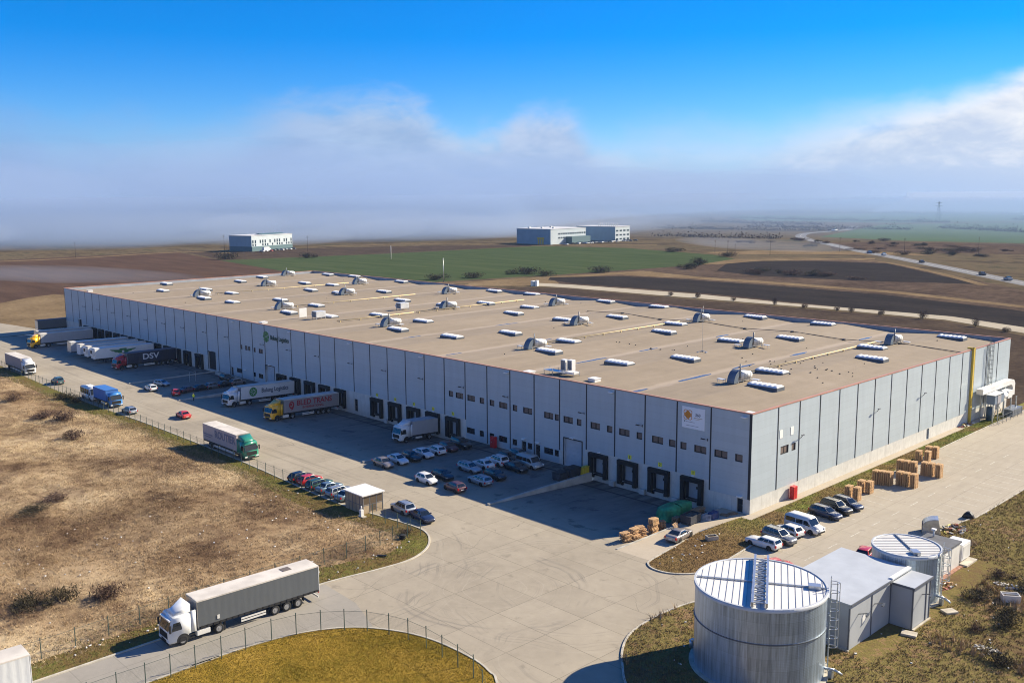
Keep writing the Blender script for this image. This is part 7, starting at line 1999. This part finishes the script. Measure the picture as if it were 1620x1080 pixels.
# shrubs
gB1 = 'shrubs along the back road'
names = ['first', 'second', 'third', 'fourth', 'fifth', 'sixth', 'seventh', 'eighth', 'ninth', 'tenth', 'eleventh', 'twelfth']
for i, (x, y) in enumerate(((-186, 229.5), (-172, 230), (-154, 230), (-134, 229), (-120, 228), (-106, 227), (-100, 226.6), (-88, 226), (-73, 226.5), (-52, 219), (-40, 213), (-30, 206))):
    shrub(x, y, -.05, rng.uniform(.8, 1.4), rng.uniform(1.2, 2.4), i % 3, False, f'thin bare shrub at the near kerb of the back road, {names[i]} from the kiosk', gB1)
gB2 = 'bushes along the green field'
for i, (x, y, s, h, lab) in enumerate(((-568, 214, 7, 4, 'wide dark bush at the left tip of the green field'), (-537, 262, 5, 3.6, 'dark bush on the upper edge of the green field'), (-327, 211, 5, 2.6, 'brown bush at the near edge of the green field behind the mast'), (-321, 232, 5, 2.4, 'brown bush at the near edge of the green field, right of the mast'), (-318, 268, 8, 3.2, 'widest dark bush between the green and burnt fields'), (-301, 268, 4, 2.4, 'small bush beside the widest one between the fields'), (-293, 304, 6, 2.8, 'dark bush at the left corner of the burnt field'), (-272, 359, 6, 3, 'bush between the burnt field and the scrub'), (-287, 392, 6, 3.4, 'dark bush at the right tip of the green field'), (-318, 470, 6, 2.6, 'bush on the far edge of the green field'), (-380, 494, 8, 2.6, 'wide bush on the far edge of the green field'))):
    shrub(x, y, -.1, s, h, i % 3, True, lab, gB2)
for i in range(60):
    c = rng.random()
    if c < .35: x, y = rng.uniform(-300, -180), rng.uniform(560, 700)
    elif c < .55: x, y = rng.uniform(-230, -150), rng.uniform(352, 372)
    elif c < .75: x, y = rng.uniform(-420, -300), rng.uniform(600, 760)
    else: x, y = rng.uniform(-140, -40), rng.uniform(480, 640)
    s = rng.uniform(2, 7)
    shrub(x, y, -.1, s, rng.uniform(1.0, 2.4), i % 3, rng.random() < .4, 'low dark bush on the far scrub land around the highway', 'bushes on the far scrub land')
# far hedges and woods that read as one mass
r = np.random.default_rng(9); mb = MB()
lines = [((-700, 880), (-480, 930)), ((-640, 1000), (-430, 1010)), ((-420, 1080), (-200, 980)), ((-900, 1350), (-500, 1300)), ((-820, 1150), (-600, 1120)), ((-480, 1500), (-250, 1350)), ((-560, 700), (-430, 720)), ((-1100, 1800), (-500, 1900))]
for (x0, y0), (x1, y1) in lines:
    L = math.hypot(x1-x0, y1-y0)
    for k in range(int(L*6)):
        t = r.random(); w = 7*math.sin(t*9)+r.normal(0, 5); hh = abs(r.normal(0, 1))*1.9*(.4+abs(math.sin(t*23)))
        p = Vector((x0+(x1-x0)*t+w*.3, y0+(y1-y0)*t+w, hh)); s = r.uniform(.3, .9)
        mb.face([p+Vector((-s, r.normal()*.5, -s*.6)), p+Vector((s, r.normal()*.5, -s*.6)), p+Vector((r.normal()*.6, r.normal()*.5, s))])
tag(mb.build('far_woods', M_shr, recalc=False), kind='stuff')

# ================================================================== FOG BANK AND HAZE
def volume_mat(name, col, dens, aniso=0.0):
    m = bpy.data.materials.new(name); m.use_nodes = True; nt = m.node_tree; nt.nodes.clear(); t = NT(nt)
    out = t.n('ShaderNodeOutputMaterial'); pv = t.n('ShaderNodeVolumePrincipled')
    pv.inputs['Color'].default_value = (*col, 1); pv.inputs['Density'].default_value = dens; pv.inputs['Anisotropy'].default_value = aniso
    nt.links.new(pv.outputs[0], out.inputs['Volume'])
    return m
def fog(name, front, back, z0, z1, off, dens, col):
    n = len(front); mb = MB()
    lo = [Vector((x, y, z0)) for x, y in front+back]
    hi = [Vector((x+off[0], y+off[1], z1)) for x, y in front] + [Vector((x, y, z1)) for x, y in back]
    k = len(lo)
    mb.mesh(lo+hi, [(i, (i+1) % k, k+(i+1) % k, k+i) for i in range(k)] + [tuple(range(k-1, -1, -1)), tuple(range(k, 2*k))])
    o = mb.build(name, volume_mat(name, col, dens, .1)); 
    return tag(o, kind='stuff')
FC = (0.40, 0.53, 0.76)
FRONT = arc_pts([(-1000, -200), (-880, 40), (-800, 140), (-752, 220), (-770, 300), (-715, 370), (-668, 430), (-640, 500), (-650, 570), (-690, 640), (-800, 780), (-960, 1050), (-1150, 1500), (-1300, 2200)], 3)
fog('fog_bank', FRONT, [(-2500, 2300), (-2500, -200)], .4, 43.5, (-110, 90), .0075, FC)
fog('far_fog', [(-900, 1850), (-600, 1750), (-200, 1800), (200, 1900)], [(200, 2900), (-1280, 2900)], .5, 43.0, (-60, 400), .003, (.48, .60, .80))
fog('far_mist', [(-560, 620), (-480, 640), (-400, 690), (-280, 730), (-150, 700), (-20, 640), (300, 560)], [(500, 3000), (-1500, 3000), (-1100, 1500), (-800, 820)], .45, 30.0, (-60, 160), .0013, (.36, .50, .74))
def mist(x, y, rx, ry, h, dens, rot, col=(.50, .60, .78), seed=1):
    r = random.Random(seed); mb = MB(); nu, nv = 28, 9; g = []
    ph = [r.uniform(0, 6) for _ in range(4)]
    for j in range(nv+1):
        p_ = math.pi*j/nv-math.pi/2; row = []
        for i in range(nu):
            a = 2*math.pi*i/nu; w = 1+.16*math.sin(2*a+ph[0])+.13*math.sin(3*a+ph[1])+.07*math.sin(5*a+ph[2])
            row.append(((0 if j in (0, nv) else math.cos(p_))*math.cos(a)*rx*w, (0 if j in (0, nv) else math.cos(p_))*math.sin(a)*ry*w, (math.sin(p_)+1.02)*h/2*(1+.15*math.sin(a*2+ph[3])*(0 if j in (0, nv) else math.cos(p_)))))
        g.append(row)
    for a, b in zip(g, g[1:]):
        for i in range(nu): mb.face([a[i], a[(i+1) % nu], b[(i+1) % nu], b[i]])
    o = mb.build('ground_mist', volume_mat('ground_mist', col, dens)); o.location = (x, y, .2); o.rotation_euler = (0, 0, rot)
    tag(o, kind='stuff')
for k, (x, y, rx, ry, h, d, rt) in enumerate(((-860, 60, 130, 60, 26, .0032, 70), (-800, 250, 140, 60, 30, .0035, 75), (-740, 420, 150, 70, 30, .004, 50), (-660, 520, 130, 55, 24, .0045, 60), (-620, 590, 110, 45, 18, .0045, 60), (-690, 700, 160, 60, 26, .004, 60), (-700, 330, 90, 30, 14, .005, 60), (-345, 545, 80, 26, 9, .0045, -10), (-470, 62, 80, 28, 8, .0040, 25))):
    mist(x, y, rx, ry, h, d, R_(rt), seed=k)
# rounded fog billows rising out of the bank
BC = (.44, .57, .80)
for k, (x, y, rx, ry, h, d, rt) in enumerate(((-1250, 60, 420, 240, 100, .0011, 80), (-1180, 380, 360, 230, 112, .0012, 70), (-1080, 640, 320, 200, 118, .0013, 55), (-1000, 860, 280, 170, 105, .0013, 50), (-980, 1100, 300, 170, 88, .0012, 55), (-1100, 1450, 380, 190, 84, .0012, 60), (-1250, 1900, 450, 240, 100, .0010, 60), (-900, 560, 220, 120, 74, .0016, 58), (-960, 240, 230, 120, 72, .0014, 75), (-820, 860, 200, 100, 62, .0014, 52))):
    mist(x, y, rx, ry, h, d, R_(rt), BC, seed=20+k)
mb = MB(); mb.box((-3650, -750, -2.6), (650, 3350, 140.0))
hz = mb.build('haze', volume_mat('haze', (0.36, 0.55, 0.9), .00007, .1)); tag(hz, kind='stuff')
